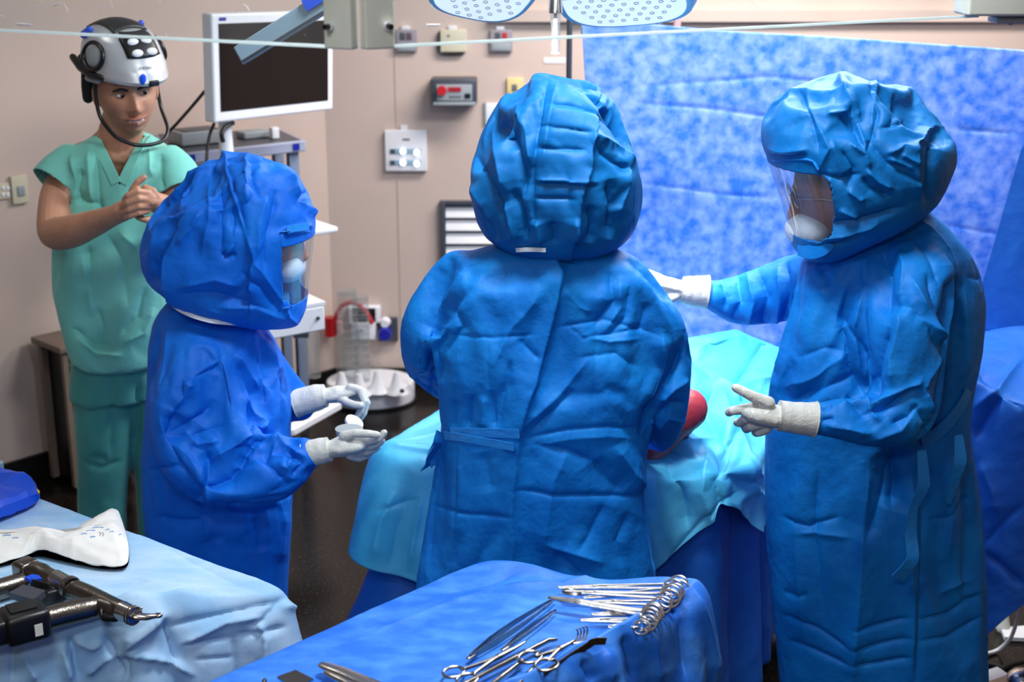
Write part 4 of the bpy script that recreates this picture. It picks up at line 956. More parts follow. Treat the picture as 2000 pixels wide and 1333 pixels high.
# =============================================================== man in green scrubs
YM = 4.0
mx_ = P(232, 600, YM)[0]
mn = thing('person', (mx_, 4.05, 0), 'smiling person in green scrubs and grey and black helmet with hands clasped', 'person')
hc = P(246, 176, YM)
mb = MB()
HR = head_mb(mb, hc, math.pi+.46, -.10, .08, 1.04, n=128, m=100)
mb.capsule([hc+np.array([-.015, .02, -.07]), P(228, 300, 4.05)], [.058, .066], 20)
mb.capsule([P(228, 300, 4.07), P(228, 420, 4.07), P(228, 640, 4.07)], [.085, .10, .105], 24)
mb.capsule([P(165, 318, 4.05), P(228, 305, 4.05), P(300, 318, 4.05)], [.06, .075, .06], 20)
legs(mb, (mx_, 4.07), (P(204, 1000, 4.05)[0], 4.05), (P(316, 1080, 4.1)[0], 4.1), .88)
def armline(pts): 
    S = spline([list(P(a[0], a[1], a[2]))+[a[3]] for a in pts], 5); mb.capsule(list(S[:, :3]), list(S[:, 3]), 20)
armline([(150, 330, 4.02, .055), (118, 375, 3.98, .052), (108, 420, 3.92, .049), (108, 455, 3.86, .046), (140, 452, 3.80, .046), (185, 436, 3.74, .036), (222, 421, 3.68, .027), (240, 412, 3.66, .028)])
armline([(318, 330, 4.02, .055), (348, 380, 3.98, .050), (366, 425, 3.92, .046), (366, 440, 3.88, .044), (345, 420, 3.80, .038), (320, 402, 3.72, .030), (300, 394, 3.68, .027), (290, 390, 3.66, .028)])
Yh = 3.66
mb.capsule([P(244, 410, Yh), P(262, 402, Yh-.01)], [.032, .032], 16, flat=.6)
mb.capsule([P(288, 390, Yh), P(272, 385, Yh+.01)], [.032, .034], 16, flat=.6)
fingers(mb, [
 [(290, 378, Yh-.01, .0105), (268, 374, Yh-.04, .0095), (250, 382, Yh-.042, .0088), (243, 390, Yh-.03, .008)],
 [(292, 390, Yh-.012, .0105), (270, 388, Yh-.044, .0095), (250, 396, Yh-.044, .0088), (240, 403, Yh-.032, .008)],
 [(292, 402, Yh-.012, .0105), (270, 403, Yh-.043, .0095), (252, 410, Yh-.042, .0088), (242, 416, Yh-.03, .008)],
 [(288, 412, Yh-.010, .0095), (270, 416, Yh-.038, .0088), (255, 422, Yh-.036, .008), (246, 425, Yh-.028, .0075)],
 [(255, 385, Yh-.015, .0125), (262, 368, Yh-.025, .0105), (270, 355, Yh-.025, .0098), (281, 347, Yh-.02, .0085)],
 [(270, 424, Yh-.01, .0095), (285, 430, Yh-.005, .009), (297, 428, Yh+.01, .0085)],
 [(262, 392, Yh+.01, .011), (285, 366, Yh+.0, .0095), (300, 372, Yh+.0, .0085), (306, 384, Yh, .008)],
])
V, F = union(mb, .0032, 2); 
bo = finish('body', V, F, M['skin'], mn)
mb = MB()
def hl(x, y, z): return hc+HR@np.array([x, y, z])
for s_ in (-1, 1):
    mb = MB(); mb.ell(hl(s_*.031, .0795, .006), (.0125, .010, .0058), HR, 16, 10); eo = obj('eye', mb, M['eye'], mn)
    mb = MB(); mb.ell(hl(s_*.031-.003, .0880, .006), (.0062, .003, .0060), HR, 12, 8); obj('iris', mb, M['iris'], eo)
    mb = MB(); mb.capsule([hl(s_*.015, .098, .021), hl(s_*.03, .098, .026), hl(s_*.05, .085, .021)], [.0035, .0045, .003], 10); obj('eyebrow', mb, M['hair'], mn)
mb = MB(); mb.capsule([hl(-.026, .088, -.058), hl(-.01, .101, -.0605), hl(.01, .101, -.0605), hl(.026, .088, -.058)], [.003, .0045, .0045, .003], 10)
mb.capsule([hl(-.022, .088, -.071), hl(0, .099, -.075), hl(.022, .088, -.071)], [.003, .0055, .003], 10); obj('lips', mb, M['lips'], mn)
mb = MB(); mb.capsule([hl(-.018, .092, -.066), hl(0, .0985, -.0665), hl(.018, .092, -.066)], [.003, .0036, .003], 10); obj('teeth', mb, M['teeth'], mn)
mb = MB(); mb.ell(hl(0, -.022, .022), (.082, .086, .095), HR); obj('hair', mb, M['hair'], mn)
# scrub shirt
mb = MB()
loft(mb, [(262, 190, 282, 4.06, .07), (280, 158, 312, 4.05, .10), (302, 128, 338, 4.04, .12), (345, 113, 352, 4.04, .13), (420, 110, 350, 4.04, .135), (500, 106, 346, 4.04, .14), (570, 112, 340, 4.04, .15), (630, 128, 332, 4.04, .155), (690, 146, 324, 4.04, .155), (703, 150, 320, 4.04, .15)], e=2.6)
S_ = spline([list(P(a[0], a[1], a[2]))+[a[3]] for a in [(165, 315, 4.03, .07), (128, 345, 4.0, .078), (104, 372, 3.97, .078)]], 4); mb.tube(list(S_[:, :3]), list(S_[:, 3]), 20)
S_ = spline([list(P(a[0], a[1], a[2]))+[a[3]] for a in [(310, 315, 4.03, .07), (338, 345, 4.0, .078), (352, 385, 3.97, .076)]], 4); mb.tube(list(S_[:, :3]), list(S_[:, 3]), 20)
SM = [('v', 10, 9, [(150, 390), (190, 400), (215, 440)]), ('r', 10, 10, [(140, 300), (150, 350), (145, 400)]), ('v', 12, 8, [(160, 330), (152, 370), (158, 400)]), ('v', 7, 7, [(185, 300), (192, 360), (195, 420)]), ('r', 7, 8, [(172, 290), (176, 360), (180, 410)]),
      ('r', 7, 8, [(290, 290), (292, 330), (300, 345)]), ('v', 8, 8, [(315, 300), (312, 350), (320, 380)]), ('r', 7, 12, [(160, 500), (172, 560), (180, 620)]), ('v', 8, 8, [(172, 480), (176, 540), (170, 570)]), ('v', 9, 8, [(140, 640), (180, 672), (230, 682)]), ('r', 8, 7, [(150, 660), (190, 690), (240, 695)]),
      ('v', 8, 12, [(210, 460), (240, 520), (250, 600)]), ('r', 8, 14, [(230, 450), (265, 480), (285, 530)]), ('v', 7, 9, [(285, 560), (270, 620), (230, 660)]), ('v', 6, 6, [(190, 600), (200, 640), (190, 680)]), ('r', 6, 8, [(300, 600), (280, 650), (240, 670)])]
def vneck(Cn):
    px, py = proj(Cn); fr = Cn[:, 1] < 4.05
    xl = np.interp(py, [240, 362], [176, 233]); xr = np.interp(py, [240, 362], [296, 233])
    hole = fr & (py < 362) & (px > xl) & (px < xr)
    hole |= (px > 196) & (px < 276) & (py < 276)
    def cap(x, y, Y, ax):
        c_ = P(x, y, Y); a_ = np.array(ax, float); a_ /= np.linalg.norm(a_); d_ = Cn-c_
        return (d_@a_ > -.012) & (np.linalg.norm(d_, axis=1) < .085)
    hole |= cap(104, 372, 3.97, P(104, 372, 3.97)-P(128, 345, 4.0)) | cap(352, 385, 3.97, P(352, 385, 3.97)-P(338, 345, 4.0))
    return ~hole
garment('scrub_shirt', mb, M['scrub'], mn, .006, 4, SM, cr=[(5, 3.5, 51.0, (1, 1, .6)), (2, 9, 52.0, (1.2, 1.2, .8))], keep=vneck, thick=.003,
        sim=dict(grow=.06, pin=2, bend=3, stiff=30, grav=.7, frames=22, pinfn=pins(.17, .018, 7, lambda V: np.where(V[:, 2] > P(200, 330, 4.04)[2], .9, 0))))
gs = child(mn, 'scrub_shirt')
def vstrip(line):
    pts = [on_surface(gs, x, y, .003) for x, y in line]; pts = [p for p in pts if p is not None]
    mb = MB(); ribbon(mb, pts, .028, .003, (1, 0, .3)); obj('neck_band', mb, M['scrub'], mn)
vstrip([(184, 268), (196, 292), (212, 325), (227, 358)]); vstrip([(286, 268), (270, 292), (254, 325), (239, 358)])
# trousers
mb = MB()
loft(mb, [(660, 152, 322, 4.06, .12), (720, 146, 318, 4.06, .13), (770, 142, 312, 4.06, .125)], e=2.4)
limb(mb, [(212, 740, 4.05, .095), (208, 820, 4.04, .090), (204, 900, 4.04, .078), (200, 1000, 4.05, .072), (202, 1150, 4.05, .075), (204, 1300, 4.06, .08), (204, 1370, 4.06, .08)])
limb(mb, [(285, 740, 4.08, .09), (300, 830, 4.09, .085), (312, 930, 4.1, .075), (318, 1080, 4.1, .072), (320, 1350, 4.1, .078)])
SP = [('v', 12, 8, [(272, 740), (268, 820), (262, 880)]), ('v', 5, 6, [(160, 900), (200, 915), (240, 900)]), ('r', 6, 12, [(175, 760), (172, 860), (178, 980)]), ('v', 6, 10, [(215, 720), (220, 800), (215, 900)]), ('v', 6, 5, [(175, 890), (210, 900)])]
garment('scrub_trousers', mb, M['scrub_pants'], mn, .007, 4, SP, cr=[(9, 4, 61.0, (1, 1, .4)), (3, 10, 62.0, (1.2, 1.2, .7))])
shoes(mn, P(204, 1400, 4.05)[:2], P(320, 1400, 4.1)[:2], (.5, -.8, 0), 'blackrub')

# helmet frame: turned a little further than the face
def rotm(yaw, pitch, roll):
    cy, sy = math.cos(yaw), math.sin(yaw); cp, sp = math.cos(pitch), math.sin(pitch); c, s = math.cos(roll), math.sin(roll)
    return np.array([[cy, -sy, 0], [sy, cy, 0], [0, 0, 1]])@np.array([[1, 0, 0], [0, cp, -sp], [0, sp, cp]])@np.array([[c, 0, s], [0, 1, 0], [-s, 0, c]])
HR = rotm(math.pi+.80, -.20, .05); hc = hc+np.array([0, 0, .026])
def hl(x, y, z): return hc+HR@np.array([x, y, z])

# ------------------------------------------------------------------ helmet of the man in scrubs
hm = thing('surgical_helmet', hl(0, 0, .05), 'silver and black ventilated surgical helmet worn by the person in green scrubs', 'helmet')
def hring(z, yb, yf, hx, n=44, e=2.4, yo=0):
    r = []
    for j in range(n):
        a = 2*math.pi*j/n; c, s_ = math.cos(a), math.sin(a)
        x = hx*np.sign(c)*abs(c)**(2/e); y = (yf+yb)/2+(yf-yb)/2*np.sign(s_)*abs(s_)**(2/e)
        w = 1-.22*max(0, s_)**2            # narrower towards the front
        r.append((x*w, y, z))
    return r
prof = [(.026, -.135, .140, .100), (.036, -.138, .147, .102), (.062, -.138, .134, .101), (.085, -.134, .116, .098), (.108, -.126, .097, .093), (.127, -.112, .078, .086), (.143, -.094, .056, .073), (.154, -.068, .030, .052), (.160, -.035, .0, .022)]
def hprof(z):
    zz = [p[0] for p in prof]; return [np.interp(z, zz, [p[k] for p in prof]) for k in (1, 2, 3)]
mb = MB(); zs = np.linspace(.026, .160, 26)
tilt = lambda p: (p[0], p[1], p[2]+(.0 if p[1] < 0 else -.10*p[1]*0)-.0)
mb.rings([[hl(*tilt(p)) for p in hring(z, *hprof(z))] for z in zs])
sh = obj('helmet_shell', mb, [M['silver'], M['dgrey']], hm)
for p in sh.data.polygons:
    c = HR.T@(np.array(p.center)+np.array(hm.location)-hc)
    if (c[1] < -.03 and c[2] < .075) or (c[1] < -.085): p.material_index = 1
def on_helmet(x, z, front=True, off=.0):
    yb, yf, hx = hprof(z); e = 2.4
    t = min(abs(x)/(hx*.9), .97); return (x, (yf+yb)/2+((yf-yb)/2+off)*(1-t**e)**(1/e), z)
# black vented top with pads
mb = MB(); G = []
for z in np.linspace(.096, .150, 8):
    yb, yf, hx = hprof(z); w = min(.05, hx*.62)
    G.append([hl(*on_helmet(x, z, off=.004)) for x in np.linspace(-w, w, 10)])
mb.grid(G)
G = []
for y in np.linspace(.03, -.11, 8):
    G.append([hl(x, y, .1615-.00035*0-(abs(y+.02)**2)*3.2-(x/.05)**2*.012+.006) for x in np.linspace(-.052, .052, 10)])
mb.grid(G); o = obj('vent_panel', mb, M['black'], hm); s = o.modifiers.new('t', 'SOLIDIFY'); s.thickness = .004; s.offset = 0
for (x, z) in ((-.022, .108), (.022, .108), (-.02, .132), (.02, .132)):
    p = on_helmet(x, z, off=.006); mb = MB(); mb.ell(hl(*p), (.017, .007, .011), HR@np.array([[1, 0, 0], [0, .85, -.5], [0, .5, .85]]), 16, 10); obj('vent_pad', mb, M['white'], hm)
for s_ in (-1, 1):
    mb = MB(); c = hl(s_*.097, .0, .082)
    ax = HR@np.array([s_, 0, .28]); up = HR@np.array([0, .95, .1])
    mb.torus(c, ax, .036, .0065, 36, 10, sq=1.3, dirn=up); obj('fan_ring', mb, M['black'], hm)
    mb = MB(); R3 = np.stack([ax/np.linalg.norm(ax), up, np.cross(ax, up)], 1); mb.ell(c-ax*.004, (.012, .041, .032), R3, 24, 14); obj('fan_grille', mb, M['grey'], hm)
    mb = MB(); mb.capsule([hl(s_*.080, -.045, .142), hl(s_*.088, -.062, .124)], [.009, .011], 12); obj('adjusting_knob', mb, M['bluep'], hm)
    mb = MB(); mb.capsule([hl(s_*.098, .045, .034), hl(s_*.103, 0, .03), hl(s_*.10, -.06, .035), hl(s_*.09, -.12, .045)], [.008, .012, .013, .010], 12); obj('side_rail', mb, M['black'], hm)
    mb = MB(); mb.capsule([hl(s_*.096, .02, .018), hl(s_*.096, -.03, .012)], [.009, .010], 12); obj('strap_clip', mb, M['grey'], hm)
    mb = MB(); mb.capsule([hl(s_*.088, -.05, .03), hl(s_*.084, -.055, -.02), hl(s_*.076, -.07, -.06)], [.016, .018, .015], 12); obj('rear_pad', mb, M['blackrub'], hm)
mb = MB(); mb.capsule([hl(-.05, -.13, .03), hl(0, -.148, .03), hl(.05, -.13, .03)], [.02, .024, .02], 14); obj('rear_housing', mb, M['black'], hm)
mb = MB(); pts = [hl(.094, .0, .02), hl(.097, .008, -.03), hl(.096, .03, -.085), hl(.082, .085, -.125), (hl(.045, .122, -.142)), hl(0, .130, -.146), hl(-.045, .122, -.142), hl(-.082, .085, -.125), hl(-.096, .03, -.085), hl(-.097, .008, -.03), hl(-.094, .0, .02)]
mb.tube(list(spline(pts, 6)), .0055, 12); obj('chin_bar', mb, M['black'], hm)
mb = MB(); mb.box(hl(.0, .142, .034), (.03, .018, .016), HR, bev=.004); obj('front_bumper', mb, M['black'], hm)
mb = MB(); p = on_helmet(.03, .048, off=.002); mb.ell(hl(*p), (.010, .005, .016), HR, 16, 10); obj('front_button', mb, M['bluep'], hm)
def text3(name, body, size, M4, m, parent=None, ext=.0004):
    cu = bpy.data.curves.new(name, 'FONT'); cu.body = body; cu.size = size; cu.align_x = 'CENTER'; cu.align_y = 'CENTER'; cu.extrude = ext
    t = bpy.data.objects.new(name, cu); COL.objects.link(t); dg = bpy.context.evaluated_depsgraph_get(); dg.update()
    me = bpy.data.meshes.new_from_object(t.evaluated_get(dg)); bpy.data.objects.remove(t)
    o = bpy.data.objects.new(name, me); COL.objects.link(o); me.materials.clear(); me.materials.append(m)
    base = np.array(parent.location) if parent is not None else np.zeros(3)
    mm = np.array(M4); 
    for v in me.vertices:
        q = mm[:3, :3]@np.array(v.co)+mm[:3, 3]-base; v.co = q.tolist()
    if parent is not None: o.parent = parent
    return o
def frame4(c, xdir, ydir):
    x = np.array(xdir, float); x /= np.linalg.norm(x); y = np.array(ydir, float); y = y-(y@x)*x; y /= np.linalg.norm(y)
    m = np.eye(4); m[:3, 0] = x; m[:3, 1] = y; m[:3, 2] = np.cross(x, y); m[:3, 3] = c; return m
p = on_helmet(.012, .074, off=.004); text3('lettering', 'STRYKER', .011, frame4(hl(*p), HR@np.array([-1, .05, 0]), HR@np.array([0, -.5, .8])), M['ink'], hm)

# ------------------------------------------------------------------ on the back wall
def qbox(name, x0, y0, x1, y1, dep, m, parent=None, bev=.004, Y=None, lab=None):
    """box hanging on the back wall covering the pixel rectangle, dep deep"""
    Y = YB if Y is None else Y
    a = P(x0, y1, Y-dep); b = P(x1, y0, Y-dep)
    mb = MB(); mb.box(((a[0]+b[0])/2, Y-dep/2, (a[2]+b[2])/2), (b[0]-a[0], dep-.002, b[2]-a[2]), bev=bev)
    o = obj(name, mb, M[m] if isinstance(m, str) else m, parent)
    return o
def wall_thing(name, px, py, label, cat, group=None): return thing(name, P(px, py, YB-.01), label, cat, group)
# dark controller
t = wall_thing('wall_controller', 885, 210, 'dark grey wall controller box with red emergency knob and display', 'controller')
qbox('housing', 842, 155, 931, 206, .13, 'dgrey', t, .008)
qbox('front_plate', 853, 165, 922, 197, .134, 'grey', t, .001); qbox('bottom_lip', 846, 200, 929, 206, .14, 'grey', t, .002)
mb = MB(); c = P(863, 177, YB-.14); mb.tube([c+np.array([0, .01, 0]), c, c+np.array([0, -.02, 0])], [.012, .022, .019], 24); obj('emergency_knob', mb, M['red'], t)
qbox('display', 877, 171, 900, 179, .137, 'display', t, .0005); qbox('rocker_switch', 908, 183, 919, 192, .139, 'black', t, .001)
for k in range(4): qbox('key', 878+k*6, 187, 882+k*6, 191, .137, 'ink', t, .0003)
text3('lettering', '8888', .03, frame4(P(888, 175, YB-.139), (1, 0, 0), (0, 0, 1)), M['red'], t)
# white switch panel with lit leds
t = wall_thing('indicator_panel', 793, 336, 'white square wall panel with four lit white round lamps', 'panel')
qbox('panel_plate', 753, 255, 833, 335, .03, 'white', t, .004); qbox('hanger', 782, 246, 796, 255, .02, 'white', t, .002)
for yy in (296, 318):
    qbox('switch_row', 761, yy-5, 822, yy+5, .033, 'greyblue', t, .001); qbox('switch_key', 763, yy-4, 771, yy+4, .036, 'dgrey', t, .001)
    for xx, dy in ((787, 0), (814, 2)):
        mb = MB(); c = P(xx, yy+dy, YB-.036); mb.tube([c, c+np.array([0, -.004, 0])], [.0125, .010], 20); obj('lamp', mb, M['led'], t)
qbox('caption', 786, 271, 800, 275, .031, 'ink', t, .0003)
# three sockets
def socket(x0, x1, lab, m, inner):
    t = wall_thing('wall_socket', (x0+x1)/2, 103, lab, 'socket')
    qbox('socket_plate', x0, 58, x1, 102, .025, m, t, .004); qbox('hanger', (x0+x1)/2-10, 51, (x0+x1)/2+6, 58, .02, 'white', t, .002)
    for (a, b, c_, d, mm) in inner: qbox('socket_outlet', x0+a, 58+b, x0+c_, 58+d, .029, mm, t, .002)
    if m != 'ivory': qbox('socket_cover', x0+4, 84, x1-4, 99, .029, 'grey', t, .002)
socket(773, 814, 'grey wall socket plate with two outlets, leftmost of the row, beside the cream bracket', mat('plate_mauve', rgb(150, 142, 150), .5), [(8, 6, 18, 20, 'dgrey'), (21, 6, 31, 20, mat('plum', rgb(96, 60, 80), .5))])
socket(860, 911, 'cream rectangular wall box, middle of the row of three', 'ivory', [(14, 10, 18, 14, 'ink')])
qbox('cable_shadow', 0, 0, 1, 1, .01, 'black').name = 'x'; bpy.data.objects.remove(bpy.data.objects['x'])
socket(957, 1001, 'grey wall socket plate with two outlets, rightmost of the row, left of the lamp handle', bpy.data.materials['plate_mauve'], [(10, 6, 20, 20, 'dgrey'), (24, 6, 34, 20, 'red')])
mb = MB(); pts = [P(858, 62, YB-.02), P(857, 95, YB-.02), P(866, 105, YB-.02), P(905, 105, YB-.02)]; mb.tube(list(spline(pts, 5)), .006, 8)
tag(obj('wall_cable', mb, M['black']), 'short black cable looped under the cream wall box', 'cable')
t = wall_thing('power_outlet', 1003, 190, 'yellowish wall outlet plate left of the middle hood', 'socket'); qbox('socket_plate', 990, 153, 1022, 192, .02, 'yellow' if 0 else mat('pale_yellow', rgb(222, 200, 140), .5), t, .003); qbox('socket_outlet', 1000, 165, 1010, 178, .024, 'ink', t, .002)
t = wall_thing('notice_card', 970, 240, 'white card fixed to the wall behind the middle hood', 'card'); qbox('card', 948, 202, 985, 244, .012, 'white', t, .001); qbox('card_edge', 946, 200, 950, 244, .014, 'grey', t, .001)
t = wall_thing('wall_label', 1082, 124, 'small white label strip on wall under the lamp handle', 'label'); qbox('strip', 1062, 113, 1104, 124, .004, 'white', t, .0005)
# air vent
t = wall_thing('air_vent', 905, 510, 'grey framed wall vent with white horizontal slats behind the middle surgeon', 'vent')
qbox('vent_back', 866, 398, 1008, 610, .01, 'black', t, .001)
for (a, b, c_, d) in ((862, 394, 870, 616), (1004, 394, 1012, 616), (870, 394, 1004, 402), (870, 608, 1004, 616)): qbox('vent_frame', a, b, c_, d, .04, 'dgrey', t, .002)
for k in range(8):
    y = 405+k*25.5; a = P(870, y, YB-.015); b = P(1004, y, YB-.015)
    mb = MB(); R_ = np.array([[1, 0, 0], [0, math.cos(-.45), -math.sin(-.45)], [0, math.sin(-.45), math.cos(-.45)]])
    c = P(937, y+10, YB-.022); mb.box(c, (b[0]-a[0], .004, .052), R_, bev=.001); obj('slat', mb, M['white'], t)
# wall gas and power units above the floor
t = wall_thing('wall_monitor_box', 712, 665, 'white wall power unit with black screen above the floor dock', 'power unit')
qbox('screen_housing', 681, 600, 742, 632, .05, 'white', t, .006); qbox('screen', 690, 603, 733, 630, .053, 'black', t, .001); qbox('outlet_box', 687, 631, 733, 664, .06, 'white', t, .004)
for k in (0, 1): qbox('outlet', 697+k*7, 645, 701+k*7, 649, .062, 'dgrey', t, .0005)
t = wall_thing('gas_valve', 753, 668, 'dark wall gas outlet with blue round valve and white cap', 'valve')
qbox('back_plate', 739, 622, 776, 668, .03, 'dgrey', t, .003)
mb = MB(); c = P(753, 648, YB-.03); mb.tube([c, c+np.array([0, -.05, -.0]), c+np.array([0, -.065, 0])], [.028, .034, .026], 24); obj('blue_knob', mb, M['bluedk'], t)['label'] = 'dark blue valve knob'
mb = MB(); c = P(753, 629, YB-.03); mb.tube([c+np.array([0, 0, 0]), c+np.array([0, -.04, .0])], [.026, .018], 20); obj('valve_cap', mb, M['white'], t)
t = wall_thing('suction_regulator', 642, 655, 'red round suction regulator on the wall right of white drawer', 'regulator')
mb = MB(); c = P(645, 638, YB-.10); mb.tube([c+np.array([0, .098, -.035]), c+np.array([0, .0, -.035])], .012, 10); mb.tube([c+np.array([0, 0, -.045]), c+np.array([0, 0, .045])], [.028, .028], 24); obj('regulator_body', mb, M['red'], t)
mb = MB(); c = P(663, 640, YB-.11); mb.tube([c+np.array([0, 0, -.028]), c+np.array([0, 0, .028])], [.016, .016], 20); obj('regulator_outlet', mb, M['pink'], t)
mb = MB(); pts = [P(656, 640, YB-.09), P(656, 620, YB-.11), P(667, 598, YB-.11), P(685, 591, YB-.11), P(702, 597, YB-.11), P(716, 612, YB-.10), P(727, 632, YB-.09)]
mb.tube(list(spline(pts, 6)), .011, 12); tag(obj('suction_hose', mb, M['redhose']), 'red hose arching from the red regulator to the white wall unit', 'hose')
# ---- floor dock with posts, clear canisters
ctr = Pz(724, 770, .03); 
t = thing('canister_dock', (ctr[0], ctr[1], 0), 'white oval floor stand with pointed posts near far wall corner', 'stand')
mb = MB(); rg = []
for (z, k) in ((.001, .97), (.02, 1), (.085, 1), (.098, .985), (.102, .96)):
    rg.append([(ctr[0]+.205*k*math.cos(a), ctr[1]+.165*k*math.sin(a), z) for a in np.arange(40)*2*math.pi/40])
mb.rings(rg); obj('dock_base', mb, M['white'], t)
mb = MB(); mb.rings([[(ctr[0]+.215*math.cos(a), ctr[1]+.175*math.sin(a), z) for a in np.arange(40)*2*math.pi/40] for z in (.0005, .012)]); obj('dock_foot', mb, M['black'], t)
for (x, y) in ((668, 765), (702, 768), (738, 762), (776, 764)):
    a = Pz(x, y, .10); mb = MB()
    mb.rings([[(a[0]+r*.030*math.cos(q)*1.2, a[1]+r*.03*math.sin(q), z) for q in np.arange(12)*math.pi/6] for z, r in ((.09, 1.5), (.12, .9), (.165, .55), (.19, .35))]); obj('post', mb, M['white'], t)
mb = MB(); c = Pz(782, 768, .10); mb.ell(c+np.array([.01, -.03, .02]), (.012, .01, .01)); obj('port', mb, M['black'], t)
for k, (x, w) in enumerate(((683, .045), (708, .038))):
    a = Pz(x, 745, .10); tt = thing('suction_canister', a, ['clear ribbed suction canister standing on white floor stand, left one', 'clear ribbed suction canister standing on white floor stand, right one'][k], 'canister')
    mb = MB(); rr = []; zz = np.linspace(.104, .52-.03*k, 30); mb.tube([(a[0], a[1], z) for z in zz], [w*(1+.03*(i % 2)) for i in range(30)], 24); obj('canister_wall', mb, M['clearplastic'], tt)
    mb = MB()
    for i in range(10): mb.torus((a[0], a[1], .14+i*.036), (0, 0, 1), w*1.02, .0010, 24, 5)
    obj('scale_rings', mb, M['grey'], tt)
    mb = MB(); mb.cyl((a[0], a[1], zz[-1]), (a[0], a[1], zz[-1]+.02), w*1.05, 24); obj('canister_lid', mb, M['clearplastic'], tt)
mb = MB(); pts = [P(700, 648, YB-.065), P(706, 680, YB-.07), P(722, 690, YB-.08), P(740, 712, YB-.09), P(735, 735, YB-.10), Pz(790, 745, .10), Pz(806, 765, .1)]
mb.tube(list(spline(pts, 6)), .004, 8); tag(obj('clear_tube', mb, M['clearplastic']), 'thin clear tube hanging from the white wall unit to the floor stand', 'tube')

# ------------------------------------------------------------------ left wall
def PW(px, py, off=0.0):
    d = FWD*FPX+RGT*(px-W_PX/2)+UPV*(H_PX/2-py); c0 = CORNER+wn*off
    return CAM+d*(((c0-CAM)@wn)/(d@wn))
def wbox(name, x0, y0, x1, y1, dep, m, parent):
    a = PW(x0, (y0+y1)/2, 0); b = PW(x1, (y0+y1)/2, 0); tz = PW((x0+x1)/2, y0)[2]; bz = PW((x0+x1)/2, y1)[2]
    w = np.linalg.norm((b-a)[:2]); c = (a+b)/2; c = c+wn*dep/2; c[2] = (tz+bz)/2
    R_ = np.stack([lw, np.array([-wn[0], -wn[1], 0]), np.array([0, 0, 1.0])], 1)
    mb = MB(); mb.box(c, (w, dep-.002, tz-bz), R_, bev=.003); return obj(name, mb, M[m], parent)
t = thing('light_switch', PW(35, 398), 'beige light switch plate on left wall beside the green sleeve', 'switch')
wbox('switch_plate', 19, 342, 51, 397, .02, 'ivory', t); wbox('switch_key', 29, 362, 43, 382, .026, 'grey', t)
t = thing('data_socket', PW(5, 390), 'small pale four-hole data socket at left edge beside the light switch', 'socket')
wbox('socket_plate', -20, 358, 17, 390, .012, 'beige', t)
for (a, b) in ((0, 363), (9, 363), (0, 376), (9, 376)): wbox('data_port', a, b, a+7, b+8, .016, 'white', t)
# panel leaning at the wall holding dark foil bags
t = thing('bag_rack', Pz(125, 925, 0), 'brown framed rack of dark foil bags standing by left wall behind the green trousers', 'rack')
e1 = lw; n1 = wn
o0 = Pz(112, 925, 0.02)+wn*.02
def rk(u, v, z): return o0+lw*u+wn*v+np.array([0, 0, z])
def rbar(name, a, b, w, m='frame_brown'):
    mb = MB(); mb.tube([a, b], w, 4); return obj(name, mb, M[m], t)
rbar('frame_post', rk(-.02, .0, 0), rk(-.02, -.0, .56), .018); rbar('frame_post', rk(.26, .0, 0), rk(.26, 0, .56), .018); rbar('frame_post', rk(-.02, .16, 0), rk(-.02, .16, .56), .015)
mb = MB(); R_ = np.stack([lw, wn, np.array([0, 0, 1.0])], 1); mb.box(rk(.12, .08, .57), (.34, .22, .025), R_, bev=.003); obj('frame_top', mb, M['frame_brown'], t)
mb = MB(); mb.box(rk(.12, .07, .28), (.25, .12, .54), R_); obj('rack_back', mb, M['black'], t)
for k in range(5):
    mb = MB(); mb.ell(rk(.12, .13, .06+.105*k), (.13, .055, .05), R_, 30, 20)
    V = np.array(mb.v); N = V-np.array(rk(.12, .13, .06+.105*k)); N /= np.linalg.norm(N, axis=1)[:, None]
    V = V+N*(.016*crumple(V, 14, k+70))[:, None]; mb.v = [tuple(p) for p in V]; obj('foil_bag', mb, M['foil'], t)

# ------------------------------------------------------------------ monitor and equipment cart
def quad_slab(mb, tl, tr, br, bl, th, mi=0):
    n = np.cross(np.array(tr)-np.array(tl), np.array(bl)-np.array(tl)); n = n/np.linalg.norm(n)
    if n[1] < 0: n = -n
    return mb.prism([tl, tr, br, bl], n*th, mi), n
TL, TR_, BL, BR = P(413, 27, 4.9), P(651, 21, 5.33), P(419, 241, 4.9), P(651, 214, 5.33)
mon = thing('display_monitor', BL*.5+BR*.5, 'large white framed flat monitor with dark blank screen above the cart', 'monitor')
mb = MB(); _, nn = quad_slab(mb, TL, TR_, BR, BL, .055); o = obj('monitor_frame', mb, M['white'], mon); b_ = o.modifiers.new('b', 'BEVEL'); b_.width = .008; b_.segments = 3
def bil(u, v): return (TL*(1-u)+TR_*u)*(1-v)+(BL*(1-u)+BR*u)*v
mb = MB(); quad_slab(mb, bil(.05, .09)-nn*.002, bil(.95, .09)-nn*.002, bil(.95, .90)-nn*.002, bil(.05, .90)-nn*.002, .006); obj('screen', mb, M['screen'], mon)
mb = MB(); quad_slab(mb, bil(.055, .035)-nn*.001, bil(.11, .035)-nn*.001, bil(.11, .065)-nn*.001, bil(.055, .065)-nn*.001, .003); obj('maker_badge', mb, M['bluedk'], mon)
mb = MB(); quad_slab(mb, bil(.2, .15)+nn*.05, bil(.8, .15)+nn*.05, bil(.8, .85)+nn*.05, bil(.2, .85)+nn*.05, .04); obj('rear_housing', mb, M['grey'], mon)
sc = P(458, 262, 5.0)+nn*.05
ZS = 1.31
mb = MB(); mb.tube([(sc[0], sc[1], ZS+.001), (sc[0], sc[1], ZS+.02), (sc[0], sc[1], P(458, 243, sc[1])[2]+.06)], [.030, .026, .022], 24); obj('stand_neck', mb, M['white'], mon)
